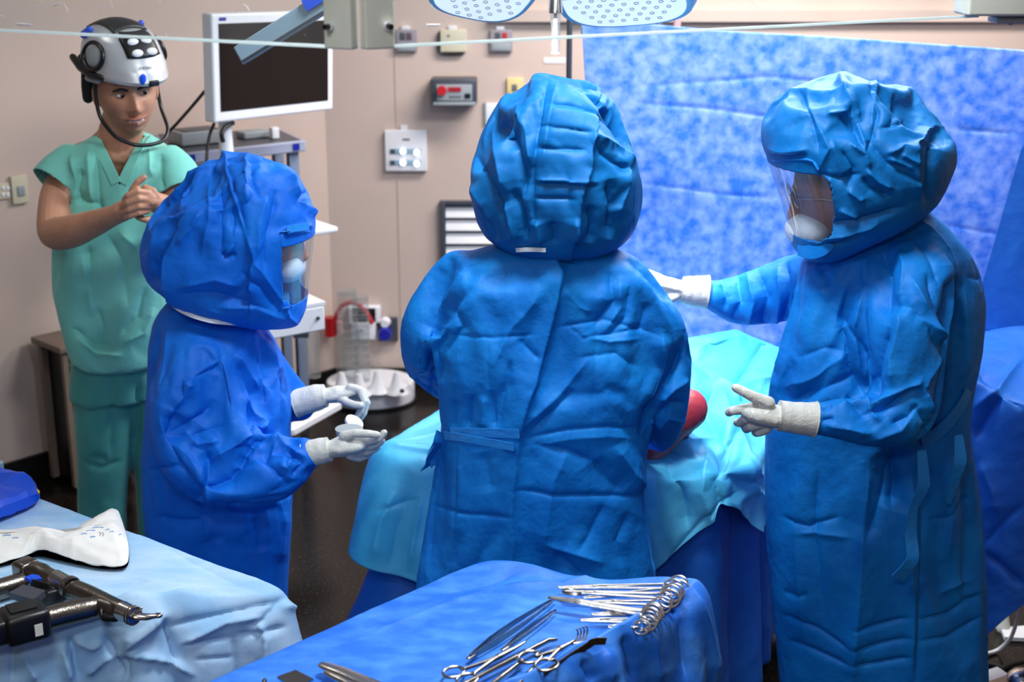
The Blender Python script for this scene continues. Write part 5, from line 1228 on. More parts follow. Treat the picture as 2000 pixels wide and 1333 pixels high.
ct = thing('equipment_cart', (Pz(480, 290, ZS)[0], Pz(480, 290, ZS)[1], 0), 'grey blue wheeled equipment cart with shelves under the monitor', 'cart')
FL, FR, RR_, RL = Pz(325, 303, ZS), Pz(597, 274, ZS), Pz(548, 252, ZS), Pz(300, 262, ZS)
def shelf(name, pts, th, m, bev=.006):
    mb = MB(); mb.prism(pts, (0, 0, -th)); o = obj(name, mb, M[m] if isinstance(m, str) else m, ct); b_ = o.modifiers.new('b', 'BEVEL'); b_.width = bev; b_.segments = 2; return o
shelf('top_shelf', [FL, FR, RR_, RL], .045, mat('shelf_grey', rgb(158, 164, 186), .4))
zz = np.array([0, 0, .0015]); cc_ = (FL+FR+RR_+RL)/4
shelf('shelf_mat', [cc_+(q-cc_)*.94+zz for q in (FL, FR, RR_, RL)], .002, 'dgrey', .0005)
mb = MB(); fd = (FR-FL)/np.linalg.norm(FR-FL); fn = np.array([fd[1], -fd[0], 0]); R_ = np.stack([fd, -fn, np.array([0, 0, 1.0])], 1)
for q in (FR-fd*.045, FL+fd*.10): mb2 = MB(); mb2.box(q+fn*.002-np.array([0, 0, .022]), (.028, .006, .026), R_); obj('shelf_badge', mb2, M['bluedk'], ct)
for k, q in enumerate((FR-fd*.035-fn*.05, RR_-fd*.035+fn*.03, FL+fd*.035-fn*.05, RL+fd*.035+fn*.03)):
    mb = MB(); mb.box((q[0], q[1], .71), (.045, .03, 1.12), R_, bev=.004); mb.box((q[0]-.012, q[1]-.014, .71), (.014, .01, 1.11), R_, mi=1); obj('post', mb, [mat('post_grey', rgb(120, 132, 156), .4), M['black']], ct)
    mb = MB(); mb.cyl((q[0]-.012, q[1], .05), (q[0]+.012, q[1], .05), .048, 20); obj('castor', mb, M['blackrub'], ct)
cz = lambda pts, z: [np.array([p[0], p[1], z]) for p in pts]
shelf('drawer_shelf', [Pz(400, 650, .80), Pz(634, 606, .80), Pz(600, 586, .80), Pz(400, 610, .80)], .06, 'white')
D0, D1 = Pz(530, 615, .86), Pz(634, 597, .86)
dd = (D1-D0)/np.linalg.norm(D1-D0); dn = np.array([dd[1], -dd[0], 0])
mb = MB(); mb.prism([D0-dd*.25, D1, D1-dn*.3, D0-dd*.25-dn*.3], (0, 0, -.09)); dr = obj('drawer', mb, M['white'], ct); b_ = dr.modifiers.new('b', 'BEVEL'); b_.width = .006; b_.segments = 2
mb = MB(); c = D1-dd*.03+np.array([0, 0, -.04]); mb.ell(c+dn*.006, (.007, .007, .007), None, 12, 8); obj('drawer_lock', mb, M['dgrey'], dr)
mb = MB(); mb.prism([D1-dd*.3+zz, D1+dd*.005+zz, D1+dd*.005+zz-dn*.25, D1-dd*.3+zz-dn*.25], (0, 0, .012)); obj('drawer_top', mb, M['white'], dr)
c = P(608, 442, 5.1); mb = MB(); mb.box(c, (.10, .22, .022), R_, bev=.008); mb.box(c-fd*.12, (.2, .06, .02), R_); obj('side_tray', mb, M['white'], ct)
LZ = .40
shelf('lower_shelf', [Pz(250, 880, LZ), Pz(575, 838, LZ), Pz(668, 786, LZ), Pz(430, 790, LZ)], .03, 'white')
# things on the cart
def box_thing(name, px, py, z, size, m, label, cat, bev=.004):
    p = Pz(px, py, z); mb = MB(); mb.box((p[0], p[1], z+size[2]/2+.001), size, R_, bev=bev); return tag(obj(name, mb, M[m]), label, cat)
box_thing('white_adapter', 536, 271, ZS+.0025, (.032, .03, .045), 'white', 'small white upright block on the right of the top cart shelf', 'adapter')
box_thing('flat_case', 495, 268, ZS+.0025, (.12, .08, .026), 'grey', 'low grey case on top cart shelf right of monitor stand', 'case')
t = thing('video_unit', Pz(385, 285, ZS), 'flat dark grey video unit on the left of the top cart shelf', 'video unit')
p = Pz(385, 280, ZS); mb = MB(); mb.box((p[0], p[1], ZS+.03), (.19, .14, .05), R_, bev=.004); obj('unit_case', mb, M['grey'], t)
mb = MB(); mb.box((p[0], p[1], ZS+.056), (.15, .10, .006), R_, bev=.002); obj('unit_lid', mb, M['dgrey'], t)
def cable(name, pts, r, m, label, cat='cable'):
    mb = MB(); mb.tube(list(spline(pts, 6)), r, 8); return tag(obj(name, mb, M[m]), label, cat)
cable('monitor_cable', [P(400, 178, 5.0), P(375, 208, 5.05), P(345, 242, 5.1), P(325, 262, 5.12)], .006, 'black', 'dark cable slanting down left of the monitor')
cable('monitor_cable', [P(418, 242, 4.97), P(410, 262, 4.93), P(405, 288, 4.86), P(403, 320, 4.84)], .006, 'black', 'dark cable hanging straight from the monitor over the shelf edge')
cable('monitor_cable', [P(456, 240, 5.0), P(440, 248, 4.97), P(433, 262, 4.95), P(436, 278, 4.95)], .008, 'black', 'thick black cable curving beside the white monitor stand')
a = P(612, 720, 5.35); t = thing('suction_bottle', a, 'clear bottle with green and orange cap hanging beside the cart post', 'bottle')
mb = MB(); mb.tube([(a[0], a[1], .42), (a[0], a[1], .66)], .028, 24); obj('bottle_wall', mb, M['clearplastic'], t)
mb = MB(); mb.tube([(a[0], a[1], .66), (a[0], a[1], .685)], .030, 20); obj('bottle_cap', mb, M['green'], t)
mb = MB(); mb.tube([(a[0]+.01, a[1], .685), (a[0]+.01, a[1], .70)], .012, 14); obj('cap_plug', mb, M['orange'], t)
mb = MB(); mb.box((a[0]-.04, a[1]-.02, .60), (.06, .02, .02)); obj('bottle_clip', mb, M['dgrey'], t)

# ------------------------------------------------------------------ clear acrylic canopy curtain and its brackets
C0 = P(702, 97, 2.2); ZA = C0[2]
L1 = Pz(0, 62, ZA); R1 = Pz(1600, 50, ZA)
dl = (L1-C0)/np.linalg.norm((L1-C0)); dr_ = (R1-C0)/np.linalg.norm(R1-C0)
lenL = np.linalg.norm(L1-C0)*1.35; lenR = np.linalg.norm(R1-C0)*1.45
for (d, ln, lab) in ((dl, lenL, 'scratched clear acrylic curtain panel hanging at top left'), (dr_, lenR, 'clear acrylic curtain panel hanging at top right before the lamp')):
    t = thing('acrylic_panel', C0+d*ln/2, lab, 'clear panel')
    nrm = np.array([d[1], -d[0], 0]); a = C0+d*.02; b = C0+d*ln
    mb = MB(); mb.grid([[a, b], [a+np.array([0, 0, CEIL-ZA-.02]), b+np.array([0, 0, CEIL-ZA-.02])]]); obj('clear_sheet', mb, M['acrylic'], t, smooth=False)
    mb = MB(); mb.prism([a+nrm*.002, b+nrm*.002, b-nrm*.002, a-nrm*.002], (0, 0, .0050)); obj('polished_edge', mb, M['edge'], t)['label'] = 'bright polished lower edge'
def scratch(mb, x, y, pts, w, d0):
    """small scuff on a panel, given by pixel points, on the panel plane"""
    nrm = np.array([d0[1], -d0[0], 0])
    q = []
    for (px, py) in pts:
        dd_ = FWD*FPX+RGT*(px-W_PX/2)+UPV*(H_PX/2-py); q.append(CAM+dd_*(((C0-CAM)@nrm)/(dd_@nrm))-np.sign((C0-CAM)@nrm)*nrm*.001)
    mb.capsule(q, [w*.5]+[w]*(len(q)-2)+[w*.5], 6)
sL = MB()
for pts, w in (([(33, 47), (45, 48), (62, 49)], .0022), ([(105, 12), (112, 9), (118, 8)], .0014), ([(65, 11), (85, 12), (105, 11)], .0004), ([(125, 6), (131, 15), (134, 26)], .0005), ([(0, 30), (10, 34)], .0009), ([(190, 12), (218, 13)], .0005), ([(216, 0), (221, 15)], .0005),
               ([(125, 41), (141, 41)], .0007), ([(475, 9), (483, 13), (488, 22)], .0010), ([(325, 65), (326, 75)], .0006), ([(310, 2), (315, 3)], .001), ([(80, 0), (84, 4)], .0004)):
    scratch(sL, 0, 0, pts, w, dl)
sR = MB()
for pts, w in (([(841, 8), (845, 17), (850, 22)], .0010), ([(832, 48), (846, 49), (860, 48)], .0016), ([(1465, 0), (1478, 15)], .0005), ([(1382, 22), (1400, 20), (1425, 18)], .0004), ([(1485, 58), (1502, 50)], .0005), ([(1340, 35), (1342, 40)], .0006), ([(1390, 55), (1396, 60)], .0006), ([(1187, 40), (1190, 60)], .0004)):
    scratch(sR, 0, 0, pts, w, dr_)
pan = [o for o in bpy.data.objects if o.name.startswith('acrylic_panel')]
obj('scuff_marks', sL, M['white'], pan[0]); obj('scuff_marks', sR, M['white'], pan[1])
def bracket(c, d1, d2, w, label, zb, top=CEIL):
    t = thing('canopy_bracket', (c[0], c[1], zb), label, 'bracket')
    for d in (d1, d2):
        if d is None: continue
        n_ = np.array([d[1], -d[0], 0]); n_ = n_ if n_[1] < 0 else -n_
        mb = MB(); R2 = np.stack([d, np.cross(np.array([0, 0, 1.0]), d), np.array([0, 0, 1.0])], 1)
        cc = np.array([c[0], c[1], (zb+top)/2])+d*(w/2+.001)+n_*.008
        mb.box(cc, (w-.002, .022, top-zb), R2, bev=.004); bo_ = obj('bracket_plate', mb, M['cream'], t)
        mb = MB(); k = np.array([c[0], c[1], zb+.034])+d*(w*.72)+n_*.02
        mb.tube([k, k+n_*.006], [.0065, .0065], 18); mb.tube([k+n_*.006, k+n_*.016], [.0045, .0042], 18, mi=1); obj('knob', mb, [M['white'], M['black']], bo_)
    return t
zb_ = P(702, 101, 2.16)[2]
bracket(C0, dl, dr_, .052, 'cream two-winged corner bracket of the clear curtain with two dark knobs', zb_)
# second bracket at top right
c2 = Pz(1888, 38, ZA)
t = thing('canopy_bracket', c2, 'white box end of the clear curtain rail at top right corner', 'bracket')
mb = MB(); a = P(1890, 33, c2[1]); b = P(2100, 36, c2[1]); mb.box(((a[0]+b[0])/2, c2[1]+.05, (a[2]+CEIL)/2), (b[0]-a[0], .10, CEIL-a[2]-.002), bev=.006); obj('bracket_plate', mb, M['cream'], t)
mb = MB(); a = P(1948, 34, c2[1]+.03); b = P(2060, 46, c2[1]+.03); mb.box(((a[0]+b[0])/2, c2[1]+.06, (a[2]+b[2])/2), (b[0]-a[0], .06, a[2]-b[2]), bev=.003); mb.ell((a[0]+.03, c2[1]+.04, b[2]), (.006, .006, .004)); obj('bracket_foot', mb, M['grey'], t)
# grey arm crossing in front of the monitor
arm = thing('pendant_arm', P(560, 60, 2.75), 'pale grey flat pendant arm with blue end cap slanting across the monitor', 'arm')
YA = 2.75
def ap(x, y, dy=0): return P(x, y, YA+dy)
mb = MB(); mb.prism([ap(455, 93), ap(474, 128), ap(800, -72), ap(775, -110)], (0.0, .05, 0)); o = obj('arm_beam', mb, M['greyblue'], arm); b_ = o.modifiers.new('b', 'BEVEL'); b_.width = .003; b_.segments = 2
mb = MB(); mb.prism([ap(470, 119, -.003), ap(473, 122, -.003), ap(798, -77, -.003), ap(795, -80, -.003)], (0, .004, 0)); obj('arm_groove', mb, M['dgrey'], arm)
mb = MB(); mb.prism([ap(588, 2, -.006), ap(600, 22, -.006), ap(640, -3, -.006), ap(630, -28, -.006)], (0, .012, 0)); obj('arm_cap', mb, M['bluep'], arm)['label'] = 'blue plastic arm cap'
mb = MB(); q = ap(780, -90, .03); mb.cyl((q[0], q[1], q[2]-.03), (q[0], q[1], CEIL-.001), .03, 20); obj('arm_post', mb, M['grey'], arm)

# ------------------------------------------------------------------ surgical lamp
LC = P(1088, -40, 3.45)
lamp = thing('surgical_lamp', LC, 'white multi-lobed ceiling surgical lamp with clear sterile handle at top centre', 'lamp')
ln_ = np.array([-.05, -.52, -.85]); ln_ /= np.linalg.norm(ln_)
lx = np.array([1.0, 0, 0]); lx -= (lx@ln_)*ln_; lx /= np.linalg.norm(lx); ly = np.cross(ln_, lx)
if ly[2] > 0: ly = -ly
def lobe(cx, cy, rx_, ry_, rot, name='lobe'):
    out = []
    for (s_, h) in ((.86, 0), (1.0, .0), (1.06, -.02), (1.0, -.05), (.7, -.075)):
        ring = []
        for a in np.arange(44)*2*math.pi/44:
            e = 2/2.8; u = rx_*s_*np.sign(math.cos(a))*abs(math.cos(a))**e; v = ry_*s_*np.sign(math.sin(a))*abs(math.sin(a))**e
            uu = cx+u*math.cos(rot)-v*math.sin(rot); vv = cy+u*math.sin(rot)+v*math.cos(rot)
            ring.append(LC+lx*uu+ly*vv+ln_*h)
        out.append(ring)
    mb = MB(); mb.rings(out); lo = obj('lamp_lobe', mb, M['lamprim'], lamp)
    mb = MB(); r0 = [LC+lx*(cx+(rx_*.9*np.sign(math.cos(a))*abs(math.cos(a))**.71)*math.cos(rot)-(ry_*.9*np.sign(math.sin(a))*abs(math.sin(a))**.71)*math.sin(rot))+ly*(cy+(rx_*.9*np.sign(math.cos(a))*abs(math.cos(a))**.71)*math.sin(rot)+(ry_*.9*np.sign(math.sin(a))*abs(math.sin(a))**.71)*math.cos(rot)) for a in np.arange(44)*2*math.pi/44]
    mb.rings([[p+ln_*.004 for p in r0], [p-ln_*.004 for p in r0]]); obj('lamp_glass', mb, M['lampface'], lo)
    mb = MB(); random.seed(int(cx*100)+5)
    for i in range(-6, 7):
        for j in range(-5, 6):
            u, v = i*.030+(j % 2)*.015, j*.027
            if (u/(rx_*.82))**2+(v/(ry_*.82))**2 < 1:
                q = LC+lx*(cx+u*math.cos(rot)-v*math.sin(rot))+ly*(cy+u*math.sin(rot)+v*math.cos(rot))+ln_*.0055
                mb.torus(q, ln_, .0055, .0011, 10, 4)
    o_ = obj('lens_rings', mb, mat('lens_grey', rgb(165, 168, 195), .4) if 'lens_grey' not in bpy.data.materials else bpy.data.materials['lens_grey'], lo); o_['kind'] = 'stuff'
lobe(-.175, .085, .125, .14, .35); lobe(.165, .095, .165, .125, -.25); lobe(0, -.15, .15, .13, 0)
mb = MB(); mb.ell(LC-ln_*.03, (.13, .13, .05), np.stack([lx, ly, ln_], 1)); obj('lamp_hub', mb, M['lamprim'], lamp)
mb = MB(); mb.tube([LC-ln_*.06, LC-ln_*.06+np.array([0, .12, .18]), np.array([LC[0], LC[1]+.35, CEIL-.3]), np.array([LC[0], LC[1]+.35, CEIL-.001])], .028, 16); obj('lamp_arm', mb, M['white'], lamp)
hb = P(1085, 22, LC[1]-.05)
mb = MB(); mb.tube([hb+np.array([0, .02, .05]), hb, hb+np.array([0, 0, -.004])], [.015, .0165, .0165], 24); obj('handle_collar', mb, M['steel'], lamp)
he = P(1085, 104, LC[1]-.05)
mb = MB(); mb.tube([hb, he], [.012, .010], 24); mb.torus(he, (0, 0, 1), .0105, .0014, 24, 6); obj('sterile_handle', mb, M['clearplastic'], lamp)['label'] = 'clear plastic handle sleeve'
mb = MB(); mb.tube([hb, he+np.array([0, 0, .01])], [.004, .004], 10); obj('handle_core', mb, M['white'], lamp)
d_ = bpy.data.lights.new('surgical_spot', 'SPOT'); d_.energy = 200; d_.spot_size = .85; d_.spot_blend = .8; d_.color = (.9, .97, 1); d_.shadow_soft_size = .15
so = bpy.data.objects.new('surgical_spot', d_); COL.objects.link(so); sl = LC+ln_*.10; so.location = sl.tolist()
so.rotation_euler = (Vector((.48, 3.78, .95))-Vector(sl)).to_track_quat('-Z', 'Y').to_euler()
# cable bundle and pole behind the drape screen
cable('lamp_cable', [P(1240, 20, 4.6), P(1262, 12, 4.6), P(1290, 22, 4.6), P(1315, 30, 4.6)], .008, 'white', 'white cable curling behind the top of the blue screen drape')
cable('lamp_cable', [P(1205, 40, 4.6), P(1225, 22, 4.6), P(1250, 8, 4.6), P(1300, -10, 4.65)], .006, 'green', 'green cable rising behind the top of the blue screen drape')
cable('infusion_tube', [P(1322, 52, 4.6), P(1325, 25, 4.6), P(1330, 5, 4.6), P(1322, -30, 4.6)], .012, 'pink', 'pink tube standing above the blue screen drape', 'tube')
t = thing('clamp_device', P(1280, 40, 4.6), 'black and silver clamp above the left end of the screen drape', 'clamp')
mb = MB(); c = P(1285, 22, 4.62); mb.box(c, (.10, .04, .03), np.array([[.95, 0, -.3], [0, 1, 0], [.3, 0, .95]]), bev=.004); obj('clamp_body', mb, M['black'], t)
mb = MB(); c = P(1250, 18, 4.62); mb.box(c, (.05, .04, .05), bev=.008); obj('clamp_block', mb, M['dgrey'], t)
mb = MB(); c = P(1285, 38, 4.6); mb.capsule([c, c+np.array([.01, 0, -.03])], [.012, .01], 12); mb.ell(P(1310, 24, 4.58), (.008, .008, .008)); obj('clamp_screw', mb, M['steel'], t)
mb = MB(); c = P(1262, 30, 4.6); mb.capsule([c-np.array([.012, 0, 0]), c+np.array([.012, 0, 0])], .010, 10); obj('clamp_tape', mb, M['yellow'], t)
mb = MB(); mb.cyl(P(1112, 90, 4.9)*[1, 1, 0]+[0, 0, .002], P(1112, 90, 4.9)*[1, 1, 0]+[0, 0, 1.92], .010, 14)
mb.cyl(P(1112, 90, 4.9)*[1, 1, 0]+[0, 0, 0.001], P(1112, 90, 4.9)*[1, 1, 0]+[0, 0, .03], .14, 24); tag(obj('drip_stand', mb, M['dgrey']), 'thin dark drip pole standing left of the blue screen drape', 'stand')

# ------------------------------------------------------------------ draped tables
def drape_table(name, m, poly, zt, zhang, label, cat, flare=.06, folds=.05, nf=18, corner=.04, rim=None, strokes=(), cr=((4, 6, 1.0, (1, 1, 1)),), M_=360, K=34, T=46, seed=1, edge=.02, group=None, sim=None, lev=1, fexp=.7):
    """cloth laid over a table: poly = corners (x,y) in order, zt(x,y) = height of the top, zhang(s,x,y) = height of the hem"""
    poly = [np.array(p[:2], float) for p in poly]; n = len(poly); c = sum(poly)/n
    pts = []; nr = []
    for i in range(n):                          # rounded corners, evenly resampled
        a, b, d = poly[i-1], poly[i], poly[(i+1) % n]
        u = (a-b)/np.linalg.norm(a-b); v = (d-b)/np.linalg.norm(d-b)
        for q in np.linspace(0, 1, 9): pts.append((1-q)**2*(b+u*corner)+2*q*(1-q)*b+q*q*(b+v*corner))
    pts = np.array(pts); seg = np.linalg.norm(np.roll(pts, -1, 0)-pts, axis=1); cum = np.concatenate([[0], np.cumsum(seg)])
    L = cum[-1]; ss = np.linspace(0, L, M_, endpoint=False); cp = np.vstack([pts, pts[:1]])
    B = np.stack([np.interp(ss, cum, cp[:, k]) for k in (0, 1)], 1)
    tg = np.roll(B, -2, 0)-np.roll(B, 2, 0); tg /= np.linalg.norm(tg, axis=1)[:, None]; out = np.stack([tg[:, 1], -tg[:, 0]], 1)
    if ((B-c)*out).sum() < 0: out = -out
    th = ss/L*2*math.pi; wave = np.zeros(M_); rs = np.random.RandomState(seed)
    for k in range(nf//3, nf*2, 1):
        wave += rs.normal()*np.cos(k*th+rs.uniform(0, 6.28))/math.sqrt(k)
    wave = wave/np.abs(wave).max(); wave = np.sign(wave)*np.abs(wave)**.8
    V = [];
    for t in np.linspace(.02, 1, T):
        q = c+(B-c)*t
        z = np.array([zt(x, y) for x, y in q])
        if rim is not None: z = z+rim(ss/L, q, t)
        e = max(0, (t-.96)/.04); z = z-edge*.35*e*e
        V.append(np.column_stack([q, z]))
    top = V[-1][:, 2].copy(); hem = np.array([zhang(s, x, y) for s, (x, y) in zip(ss/L, B)])
    flr = flare(B) if callable(flare) else flare
    for k in range(1, K+1):
        f = k/K; drop = (top-hem); zz = top-drop*f
        d = drop*f
        off = edge*(1-np.exp(-d/.02))*.8+flr*f**fexp*np.minimum(drop, 1.0)+folds*wave*np.minimum(d/.25, 1)**1.1
        q = B+out*off[:, None]
        V.append(np.column_stack([q, zz]))
    V = np.concatenate(V); R_ = T+K; F = []
    idx = np.arange(M_); nx_ = (idx+1) % M_
    for r in range(R_-1):
        F.append(np.stack([r*M_+idx, r*M_+nx_, (r+1)*M_+nx_, (r+1)*M_+idx], 1))
    F = np.concatenate(F)
    V = np.vstack([V, [[c[0], c[1], zt(*c)]]]); cen = np.stack([np.full(M_, len(V)-1), nx_, idx, idx], 1); F = np.concatenate([F, cen])
    N = normals(V, F)
    if (N[:M_*5, 2]).mean() < 0: F = F[:, ::-1].copy(); F[F[:, 0] == F[:, 1]] = F[F[:, 0] == F[:, 1]][:, [1, 2, 3, 3]]; N = -N
    if sim:
        zc = V[:, 2].max()
        sp = sim.pop('sp'); keepz = sim.pop('keepz', .025); gt = sim.pop('topgrow', 0)
        V = cloth_relax(V, F, pinfn=pins(sp, .016, seed, (lambda V: np.where(V[:, 2] > zt(*c)-keepz, .9, 0)) if keepz is not None else None), **sim); 
        V, F = subdiv(V, F, lev); N = normals(V, F)
    D = np.zeros(len(V))
    for (amp, sc, sd, st) in cr: D += amp*.001*crumple(V, sc, sd, st)
    ontop = N[:, 2] > .85
    D = np.where(ontop, D*.45, D)
    V = V+N*D[:, None]
    if strokes: V = V+N*strokes_disp(V, N, strokes)[:, None]
    loc = np.array([c[0], c[1], V[:, 2].min()])
    o = mkfast(name, V, F, m, loc)
    s = o.modifiers.new('t', 'SOLIDIFY'); s.thickness = .0015; s.offset = -1
    return tag(o, label, cat, group)
def table_frame(name, poly, z, label, cat, inset=.06):
    poly = [np.array(p[:2], float) for p in poly]; c = sum(poly)/len(poly)
    q = [c+(p-c)*(1-inset*2) for p in poly]
    t = thing(name, (c[0], c[1], 0), label, cat)
    mb = MB(); mb.prism([np.array([p[0], p[1], z]) for p in q], (0, 0, -.02)); obj('table_top', mb, M['steel'], t)
    for p in q:
        p = c+(p-c)*.93; mb = MB(); mb.cyl((p[0], p[1], .001), (p[0], p[1], z-.021), .014, 12); obj('leg', mb, M['steel'], t)
    return t

# ---- instrument table in the foreground, royal blue drape with a bunched front rim
ZM = .95
Am, Bm = Pz(922, 1098, ZM), Pz(1385, 1136, ZM+.02)
dm = np.array([-.69, -.724, 0]); 
Cm = Bm+np.array([-.70, -.70, 0])*.88; Dm = Am+dm*.88
def rim_m(s, q, t):
    # distance to the edge B-C
    e = (Cm-Bm)[:2]; e = e/np.linalg.norm(e); n_ = np.array([e[1], -e[0]]); d = np.abs((q-Bm[:2])@n_); al = (q-Bm[:2])@e
    r = .026*np.exp(-(d/.022)**2)*np.clip((al+.03)/.08, 0, 1)*(1+.12*np.sin(al*38)+.08*np.sin(al*71+1))
    e2 = (Bm-Am)[:2]; L2 = np.linalg.norm(e2); e2 = e2/L2; n2 = np.array([e2[1], -e2[0]]); d2 = np.abs((q-Am[:2])@n2); al2 = (q-Am[:2])@e2/L2
    r += np.exp(-(d2/.03)**2)*(.012*np.sin(al2*9)+.010*np.clip(al2, 0, 1)+.006)
    return r
SMy = [('r', 5, 8, [(960, 1150), (1100, 1140), (1250, 1110)]), ('v', 4, 8, [(1060, 1125), (1120, 1145), (1160, 1160)]), ('r', 3, 9, [(700, 1250), (850, 1190), (960, 1150)]), ('v', 3, 7, [(860, 1160), (960, 1140), (1010, 1120)]),
 ('v', 12, 9, [(1320, 1150), (1335, 1220), (1340, 1333)]), ('r', 12, 12, [(1350, 1145), (1375, 1220), (1400, 1333)]), ('v', 10, 8, [(1290, 1200), (1325, 1190), (1335, 1160)]), ('r', 10, 12, [(1270, 1230), (1280, 1290), (1290, 1333)]), ('v', 10, 10, [(1220, 1240), (1235, 1290), (1240, 1333)]),
 ('r', 9, 10, [(1180, 1270), (1195, 1333)]), ('v', 9, 8, [(1140, 1290), (1160, 1333)]), ('v', 8, 8, [(1400, 1160), (1440, 1240), (1470, 1333)])]
drape_table('instrument_drape', M['mayo'], [Am, Bm, Cm, Dm], lambda x, y: ZM, lambda s, x, y: .38, 'bright blue non-woven drape over the foreground instrument table', 'drape', flare=.10, folds=.05, nf=20, rim=rim_m, strokes=SMy,
            cr=((4, 5, 3.0, (1, 1, 1)), (1.6, 13, 4.0, (1, 1, 1))), T=55, K=30, M_=240, seed=4, corner=.05,
            sim=dict(grow=.035, pin=2, bend=2, stiff=30, grav=.6, frames=22, sp=.15), lev=2)
table_frame('instrument_table', [Am, Bm, Cm, Dm], ZM-.03, 'steel instrument table hidden under the bright blue foreground drape', 'table')

# ---- back table at lower left, pale blue drape
ZT = .85
Rt = Pz(572, 1150, ZT); e1 = np.array([-.815, .58, 0]); 
T2 = Rt+e1*1.5; T4 = Rt+np.array([-.955, -.30, 0])*1.15; T3 = T4+e1*1.2+np.array([-.2, 0, 0])
def rim_t(s, q, t):
    e = (T4-Rt)[:2]; e = e/np.linalg.norm(e); n_ = np.array([e[1], -e[0]]); d = np.abs((q-Rt[:2])@n_); al = (q-Rt[:2])@e
    return .034*np.exp(-(d/.026)**2)*np.clip((al-.12)/.10, 0, 1)*(1+.25*np.sin(al*26)+.2*np.sin(al*57+2))
SB = [('v', 14, 8, [(200, 1240), (225, 1290), (235, 1333)]), ('r', 12, 10, [(240, 1260), (310, 1205), (330, 1200)]), ('r', 12, 8, [(238, 1275), (320, 1205)]), ('v', 12, 8, [(320, 1210), (330, 1250), (345, 1300)]), ('v', 9, 7, [(330, 1225), (440, 1200), (560, 1170)]), ('r', 9, 8, [(340, 1265), (440, 1215), (520, 1205)]),
 ('r', 10, 6, [(240, 1278), (330, 1292), (380, 1320)]), ('r', 9, 6, [(165, 1320), (205, 1290), (240, 1278)]), ('v', 10, 7, [(245, 1282), (246, 1333)]), ('v', 12, 7, [(135, 1240), (145, 1280), (155, 1333)]), ('r', 9, 8, [(120, 1260), (130, 1300), (140, 1333)]), ('r', 9, 8, [(140, 1250), (180, 1265), (205, 1255)]),
 ('v', 8, 7, [(20, 1250), (25, 1300), (22, 1333)]), ('r', 8, 9, [(40, 1270), (60, 1310), (70, 1333)]), ('v', 10, 7, [(480, 1225), (510, 1215), (545, 1180), (560, 1165)]), ('r', 9, 7, [(500, 1210), (520, 1250), (515, 1300)]), ('v', 8, 6, [(460, 1240), (500, 1240), (560, 1225)]), ('r', 8, 6, [(540, 1180), (600, 1195), (640, 1230)]),
 ('r', 9, 9, [(575, 1150), (600, 1190), (635, 1235)]), ('v', 5, 4, [(455, 1240), (460, 1333)]), ('v', 5, 4, [(345, 1260), (400, 1255), (455, 1245)]), ('v', 4, 4, [(380, 1290), (460, 1285)]), ('v', 3, 8, [(300, 1050), (380, 1100), (480, 1150)]), ('r', 3, 10, [(260, 1130), (350, 1150), (450, 1160)])]
drape_table('back_table_drape', M['backdrape'], [Rt, T2, T3, T4], lambda x, y: ZT, lambda s, x, y: .25, 'pale blue cloth drape over the table at lower left, front edge bunched', 'drape', flare=.12, folds=.05, nf=20, rim=rim_t, strokes=SB,
            cr=((5, 5, 13.0, (1, 1, 1)), (2.0, 12, 14.0, (1, 1, 1))), T=55, K=32, M_=320, seed=9, corner=.06,
            sim=dict(grow=.08, pin=2, bend=2, stiff=30, grav=.6, frames=22, sp=.13), lev=2)
table_frame('back_table', [Rt, T2, T3, T4], ZT-.03, 'steel back table hidden under the pale blue drape at lower left', 'table')

# ---- operating table, dark blue under-drape and cyan top drape
Q1, Q2, Q3, Q4 = np.array([-.34, 3.45, 0]), np.array([.51, 3.27, 0]), np.array([.92, 4.16, 0]), np.array([.02, 4.16, 0])
opt = thing('operating_table', (.25, 3.7, 0), 'operating table hidden beneath cyan and dark blue patient drapes', 'table')
mb = MB(); c4 = (Q1+Q2+Q3+Q4)/4; mb.prism([c4+(q-c4)*.8+np.array([0, 0, .82]) for q in (Q1, Q2, Q3, Q4)], (0, 0, -.08)); obj('table_top', mb, M['black'], opt)
mb = MB(); mb.box((c4[0], c4[1], .42), (.22, .3, .64), bev=.02); obj('column', mb, M['steel'], opt)
mb = MB(); mb.box((c4[0], c4[1], .06), (.5, .75, .10), bev=.02); obj('base', mb, M['dgrey'], opt)
def body_z(x, y):
    # torso and legs lying under the sheet, running away from the camera to the right
    a = np.array([.20, 3.45]); b = np.array([.62, 4.3]); u = (b-a)/np.linalg.norm(b-a); p = np.array([x, y])-a
    d = abs(p@np.array([u[1], -u[0]])); al = p@u
    return .10*math.exp(-(d/.24)**3)*min(1, max(0, (al+.15)/.35))
drape_table('patient_under_drape', M['drape_blue'], [c4+(q-c4)*.95 for q in (Q1, Q2, Q3, Q4)], lambda x, y: .825+body_z(x, y)*.5, lambda s, x, y: .10, 'dark blue under-drape hanging to the floor around the operating table', 'drape', flare=lambda B: np.where(B[:, 0] < -.1, .36, .04), fexp=1.7, folds=.03, nf=16,
            cr=((10, 4, 23.0, (1, 1, .6)), (4, 10, 24.0, (1, 1, 1))), T=40, K=50, M_=500, seed=21, corner=.07)
def hem_c(s, x, y):
    # hem is deepest at the two near corners and rises to a point between near-right corner and the right surgeon
    z = .60
    if y < 3.6: z = np.interp(x, [-.36, -.2, .1, .36, .50, .60], [.57, .53, .56, .60, .74, .82])
    if x > .5: z = np.interp(y, [3.2, 3.5, 4.0], [.84, .60, .6])
    return z
q_ = [c4+(q-c4)*1.02 for q in (Q1, Q2, Q3, Q4)]
